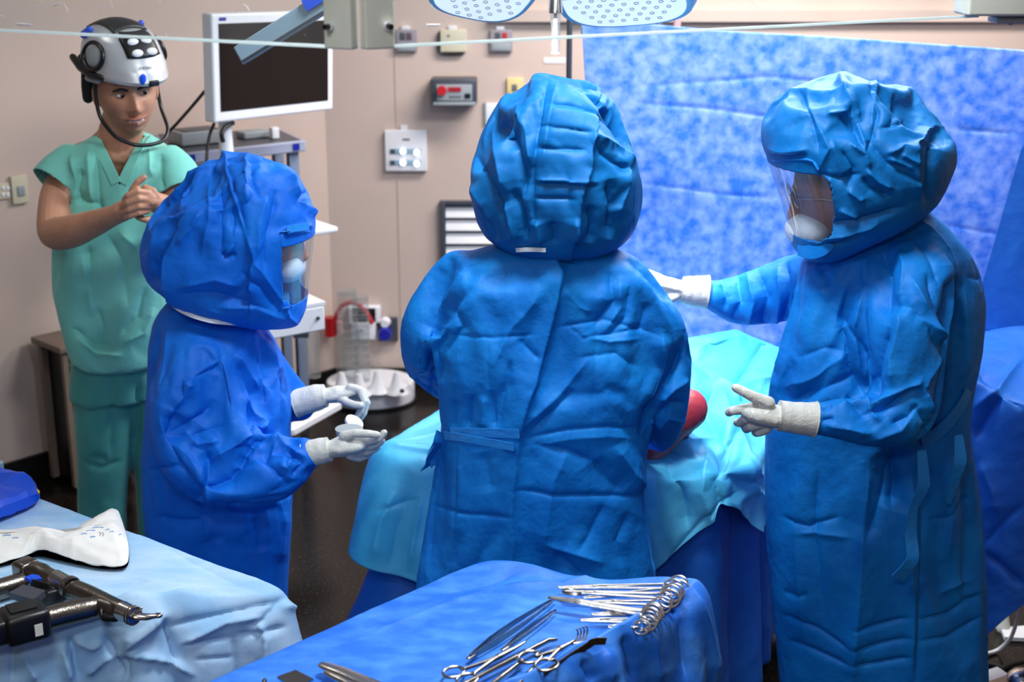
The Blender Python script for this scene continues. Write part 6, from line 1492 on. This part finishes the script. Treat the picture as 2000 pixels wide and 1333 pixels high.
SCy = [('v', 4, 9, [(800, 960), (775, 1040), (760, 1120)]), ('r', 9, 9, [(770, 960), (745, 1020), (730, 1100)]), ('r', 8, 8, [(825, 960), (812, 1040), (800, 1120)]), ('v', 5, 5, [(735, 1000), (780, 985), (825, 975)]), ('r', 12, 14, [(1270, 885), (1340, 868), (1430, 862)]), ('v', 12, 12, [(1300, 900), (1330, 960), (1345, 1040)]), ('r', 10, 14, [(1385, 880), (1370, 960), (1400, 1040)]), ('v', 10, 10, [(1430, 870), (1400, 940), (1410, 1000)]), ('r', 9, 10, [(1275, 920), (1290, 1000), (1310, 1080)]),
 ('v', 8, 6, [(1300, 1100), (1370, 1020), (1440, 960)]), ('r', 16, 18, [(1392, 740), (1420, 810), (1450, 880), (1490, 960)]), ('v', 16, 12, [(1400, 750), (1380, 800), (1420, 880)]), ('r', 12, 8, [(1390, 745), (1420, 760), (1445, 790)]), ('v', 12, 8, [(1430, 765), (1470, 700), (1505, 655)]), ('r', 10, 16, [(1350, 690), (1400, 670), (1460, 660)]),
 ('v', 8, 10, [(1345, 700), (1380, 720), (1400, 745)]), ('r', 8, 10, [(1440, 760), (1480, 745), (1510, 740)]), ('r', 10, 10, [(1450, 900), (1465, 950), (1500, 985)])]
drape_table('patient_drape', M['drape_cyan'], q_, lambda x, y: .875+body_z(x, y), hem_c, 'shiny cyan patient drape covering the operating table between the surgeons', 'drape', flare=lambda B: np.where(B[:, 0] < -.1, .25, .08), folds=.025, nf=14,
            strokes=SCy, cr=((5, 4.5, 33.0, (1, 1, .7)), (2.5, 10, 34.0, (1, 1, 1))), T=50, K=20, M_=280, seed=5, corner=.06, edge=.03,
            sim=dict(grow=.07, pin=2, bend=2, stiff=30, grav=.5, frames=22, sp=.15, keepz=None), lev=2)
# the patient, only a reddish prepped knee shows
pt = thing('person', (.5, 4.0, .8), 'reddish prepped bare limb of the patient lying under the cyan drape', 'person')
mb = MB()
mb.capsule([P(1275, 862, 3.36), P(1318, 812, 3.33), P(1340, 800, 3.34)], [.050, .056, .055], 20)
mb.capsule([P(1340, 800, 3.34), (.40, 3.5, .86), (.50, 3.8, .86)], [.05, .042, .055], 18)
mb.capsule([(.47, 3.75, .87), (.56, 4.0, .87)], [.06, .07], 18)
V, F = union(mb, .006, 4); finish('body', V, F, M['knee'], pt)

# ---- anaesthesia screen: tall mottled blue sheet, and the dark fold at the right
def sheet(name, top, bot, m, label, cat, nu=240, nv=150, cr=(), folds=None, parent=None, strokes=(), mid=None, hx=None):
    top = spline(top, 12); bot = spline(bot, 12)
    T_ = lambda A, n: np.stack([np.interp(np.linspace(0, 1, n), np.linspace(0, 1, len(A)), A[:, k]) for k in range(3)], 1)
    a = T_(top, nu); b = T_(bot, nu); V = []
    mm = T_(spline(mid, 12), nu) if mid is not None else None
    for v in np.linspace(0, 1, nv):
        if mm is None: q = a*(1-v)+b*v
        else: q = a*(1-v)*(1-2*v)+4*mm*v*(1-v)+b*v*(2*v-1) if False else (a*(1-v/.5)+mm*(v/.5) if v < .5 else mm*(1-(v-.5)/.5)+b*(v-.5)/.5)
        V.append(q)
    V = np.concatenate(V); F = []
    for i in range(nv-1):
        j = np.arange(nu-1); F.append(np.stack([i*nu+j, (i+1)*nu+j, (i+1)*nu+j+1, i*nu+j+1], 1))
    F = np.concatenate(F); V = smoothv(V, F, 6, .5) if mm is not None else V
    N = normals(V, F); D = np.zeros(len(V))
    if (N@np.array([0, -1, .2])).mean() < 0: F = F[:, ::-1].copy(); N = -N
    for (amp, sc, sd, st) in cr: D += amp*.001*crumple(V, sc, sd, st)
    V = V+N*D[:, None]
    if strokes: V = V+N*strokes_disp(V, N, strokes)[:, None]
    loc = np.array([V[:, 0].mean(), V[:, 1].mean(), V[:, 2].min()])
    o = mkfast(name, V, F, m, loc); s = o.modifiers.new('t', 'SOLIDIFY'); s.thickness = .0015; s.offset = 0
    return tag(o, label, cat)
SS = [('v', 5, 4, [(1245, 203), (1370, 210), (1500, 228), (1560, 232)]), ('v', 5, 4, [(1250, 358), (1330, 368), (1400, 378), (1520, 388)]), ('v', 4, 4, [(1352, 240), (1350, 500)]), ('v', 5, 4, [(1483, 230), (1478, 520)]), ('v', 4, 4, [(1850, 440), (1960, 460)]), ('v', 4, 4, [(1860, 252), (1985, 262)]),
      ('v', 3, 3, [(1490, 80), (1492, 200)]), ('v', 5, 5, [(1988, 300), (1966, 440), (1935, 560), (1905, 640)]), ('v', 4, 4, [(1240, 170), (1500, 150), (1700, 170)])]
ptop = [P(1136, 48, 4.45), P(1250, 46, 4.42), P(1420, 60, 4.36), P(1600, 70, 4.30), P(1800, 84, 4.24), P(2000, 98, 4.18), P(2200, 112, 4.12)]
pmid = [P(1100, 150, 4.42), P(1260, 160, 4.44), P(1430, 170, 4.40), P(1600, 180, 4.34), P(1800, 190, 4.28), P(2000, 200, 4.22), P(2200, 214, 4.16)]
pbot = [P(1180, 760, 4.28), P(1290, 760, 4.28), P(1440, 760, 4.28), P(1600, 760, 4.26), P(1800, 760, 4.24), P(2000, 760, 4.20), P(2200, 760, 4.14)]
sheet('screen_drape', ptop, pbot, M['drape_screen'], 'tall mottled bright blue anaesthesia screen drape hanging behind the right surgeon', 'drape', 260, 190, cr=((8, 2.2, 43.0, (1, 1, .5)), (1.0, 9, 44.0, (1, 1, 1))), strokes=[(k, a*.6, w*.8, p) for k, a, w, p in SS])
# the rail carrying it
sc_ = thing('drape_stand', (P(1600, 70, 4.33)[0], 4.40, 0), 'pale rail and posts holding up the tall blue screen drape', 'frame')
mb = MB(); mb.tube([P(1137, 42, 4.46), P(1270, 44, 4.43)], .012, 12); obj('end_bar', mb, M['cream'], sc_)
mb = MB(); mb.tube([p+np.array([0, .03, -.02]) for p in ptop], .010, 12); obj('rail', mb, M['steel'], sc_)
for p in (ptop[1], ptop[5]): mb = MB(); mb.cyl((p[0], p[1]+.05, .001), (p[0], p[1]+.05, p[2]-.01), .012, 12); obj('post', mb, M['steel'], sc_)
# near drape over the arm board at right
rt = [P(1935, 470, 4.10), P(1975, 330, 4.08), P(2060, 250, 4.06), P(2250, 220, 4.04)]
ta = [P(1790, 640, 4.16), P(1905, 628, 4.14), P(1990, 600, 4.12), P(2240, 580, 4.08)]
tm = [P(1800, 780, 3.75), P(1900, 745, 3.70), P(2000, 790, 3.62), P(2240, 800, 3.55)]
tb = [P(1800, 1330, 3.62), P(1900, 1270, 3.60), P(1990, 1192, 3.56), P(2260, 1000, 3.50)]
SA = [('v', 10, 9, [(1905, 720), (1960, 770), (2000, 800)]), ('r', 10, 10, [(1900, 800), (1950, 760), (2000, 700)]), ('v', 12, 9, [(1905, 860), (1925, 820), (1960, 770)]), ('v', 9, 6, [(1925, 1080), (1960, 1110), (2000, 1145)]), ('v', 5, 5, [(1925, 1060), (1970, 1010), (2000, 985)]), ('r', 8, 14, [(1915, 900), (1940, 960), (1950, 1010)])]
sheet('arm_board_drape', ta, tb, M['drape_blue'], 'deep blue drape hanging over the arm board at right edge behind the right surgeon', 'drape', 140, 190, cr=((14, 3, 53.0, (1, 1, .6)), (4, 9, 54.0, (1, 1, 1))), mid=tm, strokes=SA)
mb = MB(); a = P(1900, 760, 3.85); mb.box((a[0]+.35, 3.86, tm[1][2]-.06), (.8, .28, .03)); mb.cyl((a[0]+.3, 3.9, .001), (a[0]+.3, 3.9, tm[1][2]-.075), .03, 14)
tag(obj('arm_board', mb, M['black']), 'black arm board carrying the deep blue drape at right edge', 'board')
# upright dark fold of the screen drape at the far right
sheet('side_drape', [P(1995, 290, 4.02), P(2060, 200, 4.0), P(2200, 160, 3.96)], [P(1890, 650, 4.06), P(1990, 640, 4.02), P(2240, 620, 3.98)], M['drape_blue'], 'darker blue drape flap over the right end of the screen drape', 'drape', 80, 100, cr=((12, 3, 63.0, (1, 1, .5)), (3, 9, 64.0, (1, 1, 1))))

# ------------------------------------------------------------------ instruments on the foreground table
ZI = ZM+.009
bpy.context.view_layer.update()
DRM = bpy.data.objects['instrument_drape']; DRB = bpy.data.objects['back_table_drape']
def surf_z(o, x, y, default):
    dg = bpy.context.evaluated_depsgraph_get(); ok, loc, n, _ = o.ray_cast(Vector((x-o.location.x, y-o.location.y, 1.6-o.location.z)), Vector((0, 0, -1)))
    return loc.z+o.location.z if ok else default
def I(px, py, h=.004):
    p = Pz(px, py, ZM+.004); z = surf_z(DRM, p[0], p[1], ZM); z = min(max(z, ZM-.002), ZM+.02)
    return Pz(px, py, z+h)
def IL(px, py, h=.0): return Pz(px, py, ZM+.008+h)
def ring_clamp(name, tip, ringp, label, cat, group, open_=.012, r=.0034, lift=.0, ringr=.0145, curve=0, loop=False, jaw=.25, m='steel', tilt=(0, 0, 1), spread=.021, ringlift=0):
    """hinged instrument with two ring handles: jaws at tip, finger rings at ringp (pixels), lying on the drape"""
    a = IL(*tip, lift+.003); b = IL(*ringp, lift+.003+ringlift); ax = b-a; L = np.linalg.norm(ax); ax /= L
    sd = np.cross([0, 0, 1.0], ax); sd /= np.linalg.norm(sd); up = np.array([0, 0, 1.0])
    t = thing(name, a*.5+b*.5-np.array([0, 0, .003]), label, cat, group)
    piv = a+ax*L*jaw*1.15
    for s_ in (-1, 1):
        mb = MB()
        cv = lambda k: sd*curve*math.sin(k*math.pi*.5)
        q = [a+sd*s_*.0006+sd*curve, a+ax*L*jaw*.5+sd*s_*.0018+sd*curve*.4, piv+sd*s_*.002, piv+ax*L*.12-sd*s_*.0035*-1, b-ax*L*.22+sd*s_*spread*.55, b-ax*ringr*1.9+sd*s_*spread*.75]
        mb.tube(list(spline([p+up*s_*.0009 for p in q], 4)), [r*.4]+[r*.8]*4+[r*1.15]*6+[r]*10, 10, flat=.8) if False else mb.capsule(list(spline([p+up*s_*.0009 for p in q], 4)), list(np.interp(np.linspace(0, 1, 21), [0, .2, .4, .6, 1], [r*.45, r*.8, r*1.3, r, r*.8])), 10)
        sh_ = obj('shaft', mb, M[m], t)
        mb = MB(); c = b+sd*s_*spread*.78-ax*ringr*.8
        nrm = up+np.array(tilt)*0; mb.torus(c, tilt if tilt != (0, 0, 1) else up, ringr, r*.72, 30, 8, sq=1.2, dirn=ax); obj('finger_ring', mb, M[m], t)
        if loop:
            mb = MB(); mb.torus(a+ax*.018+sd*s_*.001+up*s_*.0012, up, .0085, .0018, 26, 6, sq=2.3, dirn=ax); obj('ring_jaw', mb, M[m], t)
    mb = MB(); mb.cyl(piv-up*.003, piv+up*.004, r*1.25, 14); obj('hinge', mb, M[m], t)
    return t
G1 = 'ring-handled clamps stacked at the right of the foreground table'
tl = (-.35, -.75, .55)
ring_clamp('sponge_forceps', (1090, 1148), (1338, 1146), 'long steel clamp with pointed tip, farthest of the stacked ring-handled clamps', 'clamp', G1, ringr=.0155, lift=.004, tilt=tl, spread=.012, ringlift=.006)
ring_clamp('sponge_forceps', (1100, 1156), (1322, 1166), 'steel sponge forceps with oval looped jaws among the stacked clamps', 'forceps', G1, loop=True, ringr=.016, lift=.012, tilt=tl, spread=.012, ringlift=.012)
ring_clamp('needle_holder', (1072, 1168), (1284, 1203), 'broad shiny steel needle holder lying diagonally across the stacked clamps', 'needle holder', G1, r=.0048, ringr=.0145, lift=.016, tilt=tl, spread=.010, ringlift=-.004)
ring_clamp('artery_clamp', (1140, 1168), (1328, 1152), 'slim steel artery clamp between looped forceps and diagonal needle holder', 'clamp', G1, r=.003, ringr=.0155, lift=.008, tilt=tl, spread=.012, ringlift=.012)
ring_clamp('artery_clamp', (1155, 1176), (1306, 1178), 'slim steel artery clamp just nearer than the looped forceps, under the needle holder', 'clamp', G1, r=.003, ringr=.015, lift=.004, tilt=tl, spread=.012, ringlift=.010)
ring_clamp('towel_clip', (1156, 1202), (1288, 1196), 'short steel clip with hooked jaws nearer than the diagonal needle holder', 'clip', G1, r=.0032, ringr=.0135, lift=.005, curve=.003, tilt=tl, spread=.010)
ring_clamp('artery_clamp', (1134, 1212), (1276, 1214), 'steel clamp with sharp pointed tip, second nearest of the stacked clamps', 'clamp', G1, r=.0032, ringr=.0135, lift=.003, tilt=tl, spread=.010)
ring_clamp('artery_clamp', (1188, 1225), (1262, 1222), 'short steel clamp, nearest of the stacked clamps at the drape rim', 'clamp', G1, r=.003, ringr=.0125, lift=.001, tilt=tl, spread=.009)
# tweezers
def tweezers(pa, pb, label, w=.011, gap=.010):
    a = IL(*pa, .003); b = IL(*pb, .003); ax = b-a; L = np.linalg.norm(ax); ax /= L; sd = np.cross([0, 0, 1.0], ax); sd /= np.linalg.norm(sd)
    t = thing('tweezers', a*.5+b*.5-np.array([0, 0, .003]), label, 'tweezers', 'tweezers on the foreground table')
    for s_ in (-1, 1):
        mb = MB(); q = [a+sd*s_*.0005, a+ax*L*.25+sd*s_*gap*.45, a+ax*L*.55+sd*s_*gap*.6, b-ax*L*.12+sd*s_*gap*.3, b+sd*s_*.001]
        ribbon(mb, q, [w*.75, w*1.1, w*.8, w*.4, w*.2], .0016, (0, 0, 1) if s_ > 0 else (.3, .2, 1)); obj('blade', mb, M['steel_dark'], t)
    mb = MB(); mb.capsule([a-ax*.004, a+ax*.02], [.0045, .0035], 10, flat=.5); obj('joined_end', mb, M['steel_dark'], t)
    return t
tweezers((918, 1284), (1084, 1170), 'long broad steel tweezers pointing up to the right, tips by the clamps', .014, .014)
tweezers((985, 1268), (1086, 1192), 'thinner dark steel tweezers lying just right of the broad tweezers', .009, .008)
ring_clamp('scissors', (1030, 1256), (888, 1326), 'steel ring-handled scissors at lower centre, leftmost instrument with finger rings', 'scissors', None, r=.0036, ringr=.016, curve=-.004, jaw=.35, m='steel_dark', lift=.002)
# long bar
mb = MB(); mb.capsule([IL(1086, 1250, .004), IL(1070, 1252, .006), IL(1040, 1268, .006), IL(905, 1338, .005)], [.003, .0045, .0048, .0042], 12)
tag(obj('steel_probe', mb, M['steel_dark']), 'long plain steel rod with bent tip between the scissors and the clawed retractor', 'probe')
# clawed retractor
t = ring_clamp('claw_retractor', (1122, 1252), (1040, 1298), 'steel self-holding retractor with four bent prongs and ring handles', 'retractor', None, r=.0038, ringr=.018, m='steel_dark', jaw=.3, spread=.024, lift=.008)
for k in range(4):
    a = IL(1124+k*6.2, 1254-k*2.0+2, .008); mb = MB(); mb.capsule(list(spline([a, a+np.array([.004, .012, .004]), a+np.array([.005, .018, .011]), a+np.array([.002, .016, .018])], 4)), .0016, 8); obj('prong', mb, M['steel_dark'], t)
mb = MB(); mb.capsule([IL(1112, 1258, .008), IL(1150, 1254, .008)], .0042, 10, flat=.6); obj('claw_bar', mb, M['steel_dark'], t)
for (a_, b_) in (((1020, 1292), (960, 1338)), ((1042, 1306), (1010, 1340))):
    mb = MB(); mb.capsule([IL(*a_, .006), IL(*b_, .006)], .0045, 10); obj('lower_arm', mb, M['steel_dark'], t)
# angled retractor
mb = MB(); q = [IL(1183, 1253, .012), IL(1160, 1254, .022), IL(1148, 1262, .016), IL(1110, 1286, .006), IL(1062, 1318, .004)]
ribbon(mb, q, .013, .0022, (0, 0, 1)); tag(obj('angled_retractor', mb, M['steel_dark']), 'flat steel retractor blade with right-angle bend beside the clawed retractor', 'retractor')
# bottom edge metal pieces
mb = MB(); mb.capsule([IL(632, 1300, .010), IL(665, 1312, .012), IL(740, 1345, .012)], [.010, .013, .016], 20, flat=.45); tag(obj('metal_spoon', mb, M['steel']), 'rounded steel scoop handle entering at bottom edge, left part of the bright blue table', 'scoop')
mb = MB(); mb.capsule([IL(640, 1316, .006), IL(700, 1345, .008)], [.008, .010], 16, flat=.7); tag(obj('metal_tube', mb, M['steel']), 'small polished steel tube tucked under the rounded scoop at bottom edge', 'tube')
mb = MB(); mb.prism([IL(541, 1322, .006), IL(577, 1309, .008), IL(612, 1326, .008), IL(575, 1345, .006)], (0, 0, -.004)); tag(obj('metal_plate', mb, M['steel_dark']), 'dark square-ended steel plate at bottom edge left of the scoop', 'plate')
mb = MB(); mb.capsule([IL(517, 1330, .012), IL(512, 1345, .006)], .004, 10); tag(obj('probe_tip', mb, M['black']), 'small black tip at bottom edge left of the dark steel plate', 'tip')

# ------------------------------------------------------------------ power tools on the back table
def T(px, py, h=0.0): return Pz(px, py, ZT+.004+h)
# nearer drill
R3 = lambda ax, up=(0, 0, 1): np.stack([np.array(ax)/np.linalg.norm(ax), np.cross(up, np.array(ax)/np.linalg.norm(ax))/np.linalg.norm(np.cross(up, np.array(ax)/np.linalg.norm(ax))), np.array([0, 0, 1.0])], 1)
h = .030
dr1 = thing('surgical_drill', T(190, 1195, 0), 'nearer metal surgical drill with black battery pack showing a white sticker', 'drill')
b0, b1_, b2 = T(150, 1158, h), T(232, 1190, h), T(272, 1206, h)
mb = MB(); mb.capsule(list(spline([T(140, 1152, h), T(175, 1166, h), T(205, 1180, h), T(238, 1194, h)], 4)), list(np.interp(np.linspace(0, 1, 13), [0, .1, .6, 1], [.022, .024, .022, .020])), 22, flat=.9); obj('drill_body', mb, M['drill'], dr1)
mb = MB(); mb.cyl(T(238, 1194, h), T(262, 1204, h), .020, 24, r2=.018); obj('chuck', mb, M['steel'], dr1)
mb = MB(); ax_ = T(262, 1204, h)-T(238, 1194, h); mb.torus(T(262, 1204, h), ax_, .0175, .002, 28, 8); mb.torus(T(257, 1202, h), ax_, .0185, .0012, 28, 8); obj('chuck_ring', mb, M['drill'], dr1)
mb = MB(); mb.capsule([T(264, 1204, h), T(285, 1206, h-.004), T(302, 1204, h-.010)], [.012, .010, .007], 16, flat=.6); mb.ell(T(308, 1203, h-.012), (.010, .008, .005)); obj('drill_tip', mb, M['steel_dark'], dr1)
mb = MB(); mb.capsule([T(272, 1193, h+.006), T(276, 1189, h+.010)], .003, 8); obj('release_pin', mb, M['steel'], dr1)
mb = MB(); mb.capsule(list(spline([T(222, 1192, h), T(196, 1186, h-.002), T(170, 1190, h-.002), T(130, 1199, h-.002), T(92, 1209, h-.002)], 5)), list(np.interp(np.linspace(0, 1, 21), [0, .2, .5, 1], [.016, .020, .0225, .0235])), 24, up=(0, 0, 1)); obj('grip', mb, M['drill'], dr1)
mb = MB(); mb.capsule([T(206, 1206, h-.010), T(226, 1206, h-.010)], .010, 14); mb.torus(T(208, 1200, h-.008), (.6, -.2, .4), .014, .004, 24, 8); obj('trigger', mb, M['black'], dr1)
c = T(50, 1216, .034); gx = T(130, 1199, h)-T(92, 1209, h); gx[2] = 0; RB = R3(gx)
mb = MB(); mb.box(c+gx/np.linalg.norm(gx)*-.002, (.085, .074, .062), RB, bev=.012); mb.box(c+RB@np.array([-.055, .0, .0]), (.05, .060, .050), RB, bev=.010); bt = obj('battery_pack', mb, M['black'], dr1)
mb = MB(); fc = c+RB@np.array([.014, -.0375, -.004]); mb.box(fc, (.015, .002, .024), RB); obj('sticker', mb, M['cream'], bt)
mb = MB(); mb.box(c+RB@np.array([-.004, .004, .033]), (.05, .04, .004), RB, bev=.001); obj('battery_lid', mb, M['blackrub'], bt)
# farther drill
dr2 = thing('surgical_drill', T(90, 1125, 0), 'farther metal surgical drill with blue switch, head pointing down right', 'drill')
mb = MB(); mb.capsule(list(spline([T(48, 1112, .034), T(75, 1119, .034), T(108, 1134, .034)], 5)), [.024]*7+[.021]*4, 22, flat=.85); mb.box(T(50, 1112, .036), (.04, .045, .04), R3(T(108, 1134, .03)-T(48, 1112, .03)), bev=.009); obj('drill_body', mb, M['drill'], dr2)
mb = MB(); mb.cyl(T(108, 1133, .034), T(134, 1146, .034), .021, 24, r2=.020); obj('chuck', mb, M['steel'], dr2)
mb = MB(); axx = T(134, 1146, .034)-T(108, 1133, .034)
for q_ in (0, .25, .5): mb.torus(T(134+q_*10, 1146+q_*4, .034), axx, .0205, .0022, 28, 8)
obj('chuck_ring', mb, M['steel_dark'], dr2)
mb = MB(); mb.box(T(112, 1150, .020), (.040, .05, .03), RB, bev=.006); mb.box(T(98, 1160, .018), (.085, .045, .030), RB, bev=.008); obj('trigger_housing', mb, M['black'], dr2)
mb = MB(); mb.capsule([T(40, 1140, .022), T(0, 1152, .022), T(-40, 1164, .022)], .022, 20); obj('grip', mb, M['drill'], dr2)
mb = MB(); mb.prism([T(48, 1128, .055), T(62, 1122, .056), T(76, 1124, .057), T(82, 1131, .056), T(70, 1132, .055), T(60, 1134, .054)], (0, 0, -.006)); obj('selector_switch', mb, M['bluep'], dr2)['label'] = 'bright blue selector switch'
mb = MB()
for k in range(4): mb.capsule([T(62, 1134+k*3, .052-k*.004), T(95, 1142+k*3, .052-k*.004)], .003, 8)
obj('ribbed_cover', mb, M['blackrub'], dr2)
mb = MB(); mb.prism([T(18, 1158, .046), T(45, 1142, .050), T(88, 1154, .050), T(66, 1172, .046)], (0, 0, -.014)); obj('name_plate', mb, M['dgrey'], dr2)

# ---- white paper wrapper with blue print
out = [(-60, 1045, .012), (0, 1040, .02), (40, 1043, .022), (95, 1052, .028), (140, 1035, .034), (180, 1015, .036), (215, 1001, .034), (232, 1006, .034), (246, 1040, .03), (252, 1075, .026), (246, 1106, .018), (200, 1109, .014), (150, 1101, .012), (110, 1092, .012), (70, 1085, .012), (30, 1098, .010), (-60, 1112, .008)]
ctrl = [T(x, y, z*.4) for x, y, z in out]
ring = spline(np.array(ctrl+[ctrl[0]]), 10)[:-1]
cx_ = np.array([T(175, 1060, .0), T(20, 1070, .0)])
rgs = []
cen_line = [T(x, y, 0) for x, y in ((-40, 1075), (30, 1070), (95, 1072), (150, 1065), (205, 1055))]
def nearest_c(p):
    A = spline(np.array(cen_line), 8); return A[np.argmin(((A-p)[:, :2]**2).sum(1))]
Rn = 36
for sgn in (0, 1):
    pass
vs = []
for k in range(Rn+1):
    f_ = k/Rn; r_ = []
    for p in ring:
        c = nearest_c(p); q = c*(1-f_)+p*f_; bul = .030*(1-f_**2.2)
        r_.append(np.array([q[0], q[1], ZT+.010+bul+(p[2]-ZT)*.6*f_]))
    vs.append(r_)
mb = MB(); mb.rings(vs, cap=True)
for k in range(1): mb.rings([[np.array([q[0], q[1], ZT+.008]) for q in r_] for r_ in (vs[-1], vs[0])], cap=True)
V = np.array(mb.v); wr = crumple(V, 9, 91)*.020+crumple(V, 26, 92)*.004; V[:, 2] += np.where(V[:, 2] > ZT+.0085, wr, 0)
mb.v = [tuple(p) for p in V]
wrap = tag(obj('paper_wrapper', mb, M['paper'], auto=0), 'crumpled white paper wrapper with faint blue print on the pale blue table', 'wrapper')
bpy.context.view_layer.update()
def print_mark(line, w, m, name='print'):
    pts = [on_surface([wrap], x, y, .002) for x, y in line]; pts = [p for p in pts if p is not None]
    if len(pts) < 2: return
    mb = MB(); ribbon(mb, pts, w, .0004, (0, .6, .8), steps=3); o = obj(name, mb, M[m], wrap)
print_mark([(193, 1040), (197, 1043), (194, 1047)], .0012, 'ink'); print_mark([(199, 1041), (203, 1044), (200, 1048)], .0012, 'ink')
for (x, y, l) in ((158, 1044, 12), (168, 1038, 18), (180, 1032, 22), (176, 1050, 10), (206, 1036, 8), (214, 1040, 8), (232, 1046, 5), (5, 1047, 16), (24, 1052, 12)):
    print_mark([(x, y), (x+l/2, y-1.5), (x+l, y-1)], .0022, 'inkblue')
# ---- folded blue plastic at the left edge with its yellow tip
def crump_box(name, pts, h, m, lab, cat, amp=.008, seed=3):
    ce = sum(pts)/len(pts); R_ = spline(np.array(list(pts)+[pts[0]]), 6)[:-1]; rr = []
    for (z, k) in ((.0, .9), (.1, 1.0), (.7, 1.02), (1.0, .92), (1.05, .6), (1.0, .2)):
        rr.append([np.array([ce[0]+(q[0]-ce[0])*k, ce[1]+(q[1]-ce[1])*k, ZT+.008+h*z]) for q in R_])
    mb = MB(); mb.rings(rr); V = np.array(mb.v); V += (crumple(V, 12, seed)*amp)[:, None]*np.array([.4, .4, 1]); V[:, 2] = np.maximum(V[:, 2], ZT+.005); mb.v = [tuple(p) for p in V]
    return tag(obj(name, mb, M[m], auto=25), lab, cat)
crump_box('folded_pouch', [T(-90, 1000), T(-80, 965), T(-20, 955), T(40, 958), T(74, 972), (T(72, 990)), T(20, 1015), T(-30, 1030)], .045, 'bluep', 'folded bright blue plastic pouch at the left edge of the pale blue table', 'pouch', .022)
mb = MB(); mb.capsule([T(62, 957, .028), T(73, 962, .026)], [.008, .006], 12); tag(obj('yellow_cap', mb, M['yellow']), 'small yellow cap sticking out behind the folded blue pouch', 'cap')
mb = MB(); q = T(-4, 938, .0); mb.capsule([q+np.array([0, 0, .012]), q+np.array([-.006, 0, .07]), q+np.array([-.012, 0, .13])], [.012, .011, .008], 14); mb.cyl(q+np.array([0, 0, .0]), q+np.array([0, 0, .045]), .017, 16, mi=1)
tag(obj('upright_tool', mb, [M['bluedk'], M['greyblue']]), 'upright dark blue handle at the very left edge behind the blue pouch', 'handle')

# ------------------------------------------------------------------ floor clutter lower right
def Fz(px, py, z=.006): return Pz(px, py, z)
cable('floor_cable', [Fz(1999, 1165, .35), Fz(1990, 1200, .22), Fz(1975, 1245, .08), Fz(1950, 1270, .012), Fz(1922, 1278, .010), Fz(1880, 1276, .01)], .006, 'white', 'pale grey cable looping down to the floor at lower right edge')
cable('floor_cable', [Fz(1900, 1290), Fz(1940, 1300), Fz(1970, 1308), Fz(2030, 1318)], .007, 'blackrub', 'black floor cable, farther of two crossing at lower right corner')
cable('floor_cable', [Fz(1900, 1330), Fz(1940, 1318), Fz(1975, 1300, .02), Fz(2040, 1285)], .007, 'blackrub', 'black floor cable, nearer of two crossing at lower right corner')
def flat_thing(name, pts, th, m, lab, cat):
    mb = MB(); mb.prism([Fz(x, y, th+.003) for x, y in pts], (0, 0, -th)); return tag(obj(name, mb, M[m]), lab, cat)
flat_thing('paper_sheet', [(1955, 1226), (2010, 1222), (2060, 1250), (1962, 1245)], .012, 'white', 'white folded sheet lying on the dark floor at right edge', 'sheet')
flat_thing('floor_tray', [(1926, 1310), (1948, 1303), (2010, 1345), (1926, 1350)], .02, 'white', 'whitish tray edge on the floor under the crossing cables', 'tray')
flat_thing('floor_mat', [(1926, 1333), (1970, 1318), (2060, 1330), (2000, 1380), (1926, 1380)], .03, 'cardboard', 'tan glossy pad at lower right corner beneath the black cables', 'pad')
mb = MB(); c = Fz(1996, 1330, .06); mb.ell(c, (.045, .045, .035)); mb.cyl((c[0], c[1], .002), (c[0], c[1], .04), .04, 20); tag(obj('foot_pedal', mb, M['steel']), 'shiny round steel foot pedal dome in lower right corner', 'pedal')
mb = MB(); c = Fz(1960, 1216, .03); mb.capsule([c+np.array([0, 0, -.02]), c+np.array([0, .02, .02])], [.022, .02], 16); tag(obj('wheel_cap', mb, M['cream']), 'small pale round castor cap on the floor under the deep blue drape', 'castor')
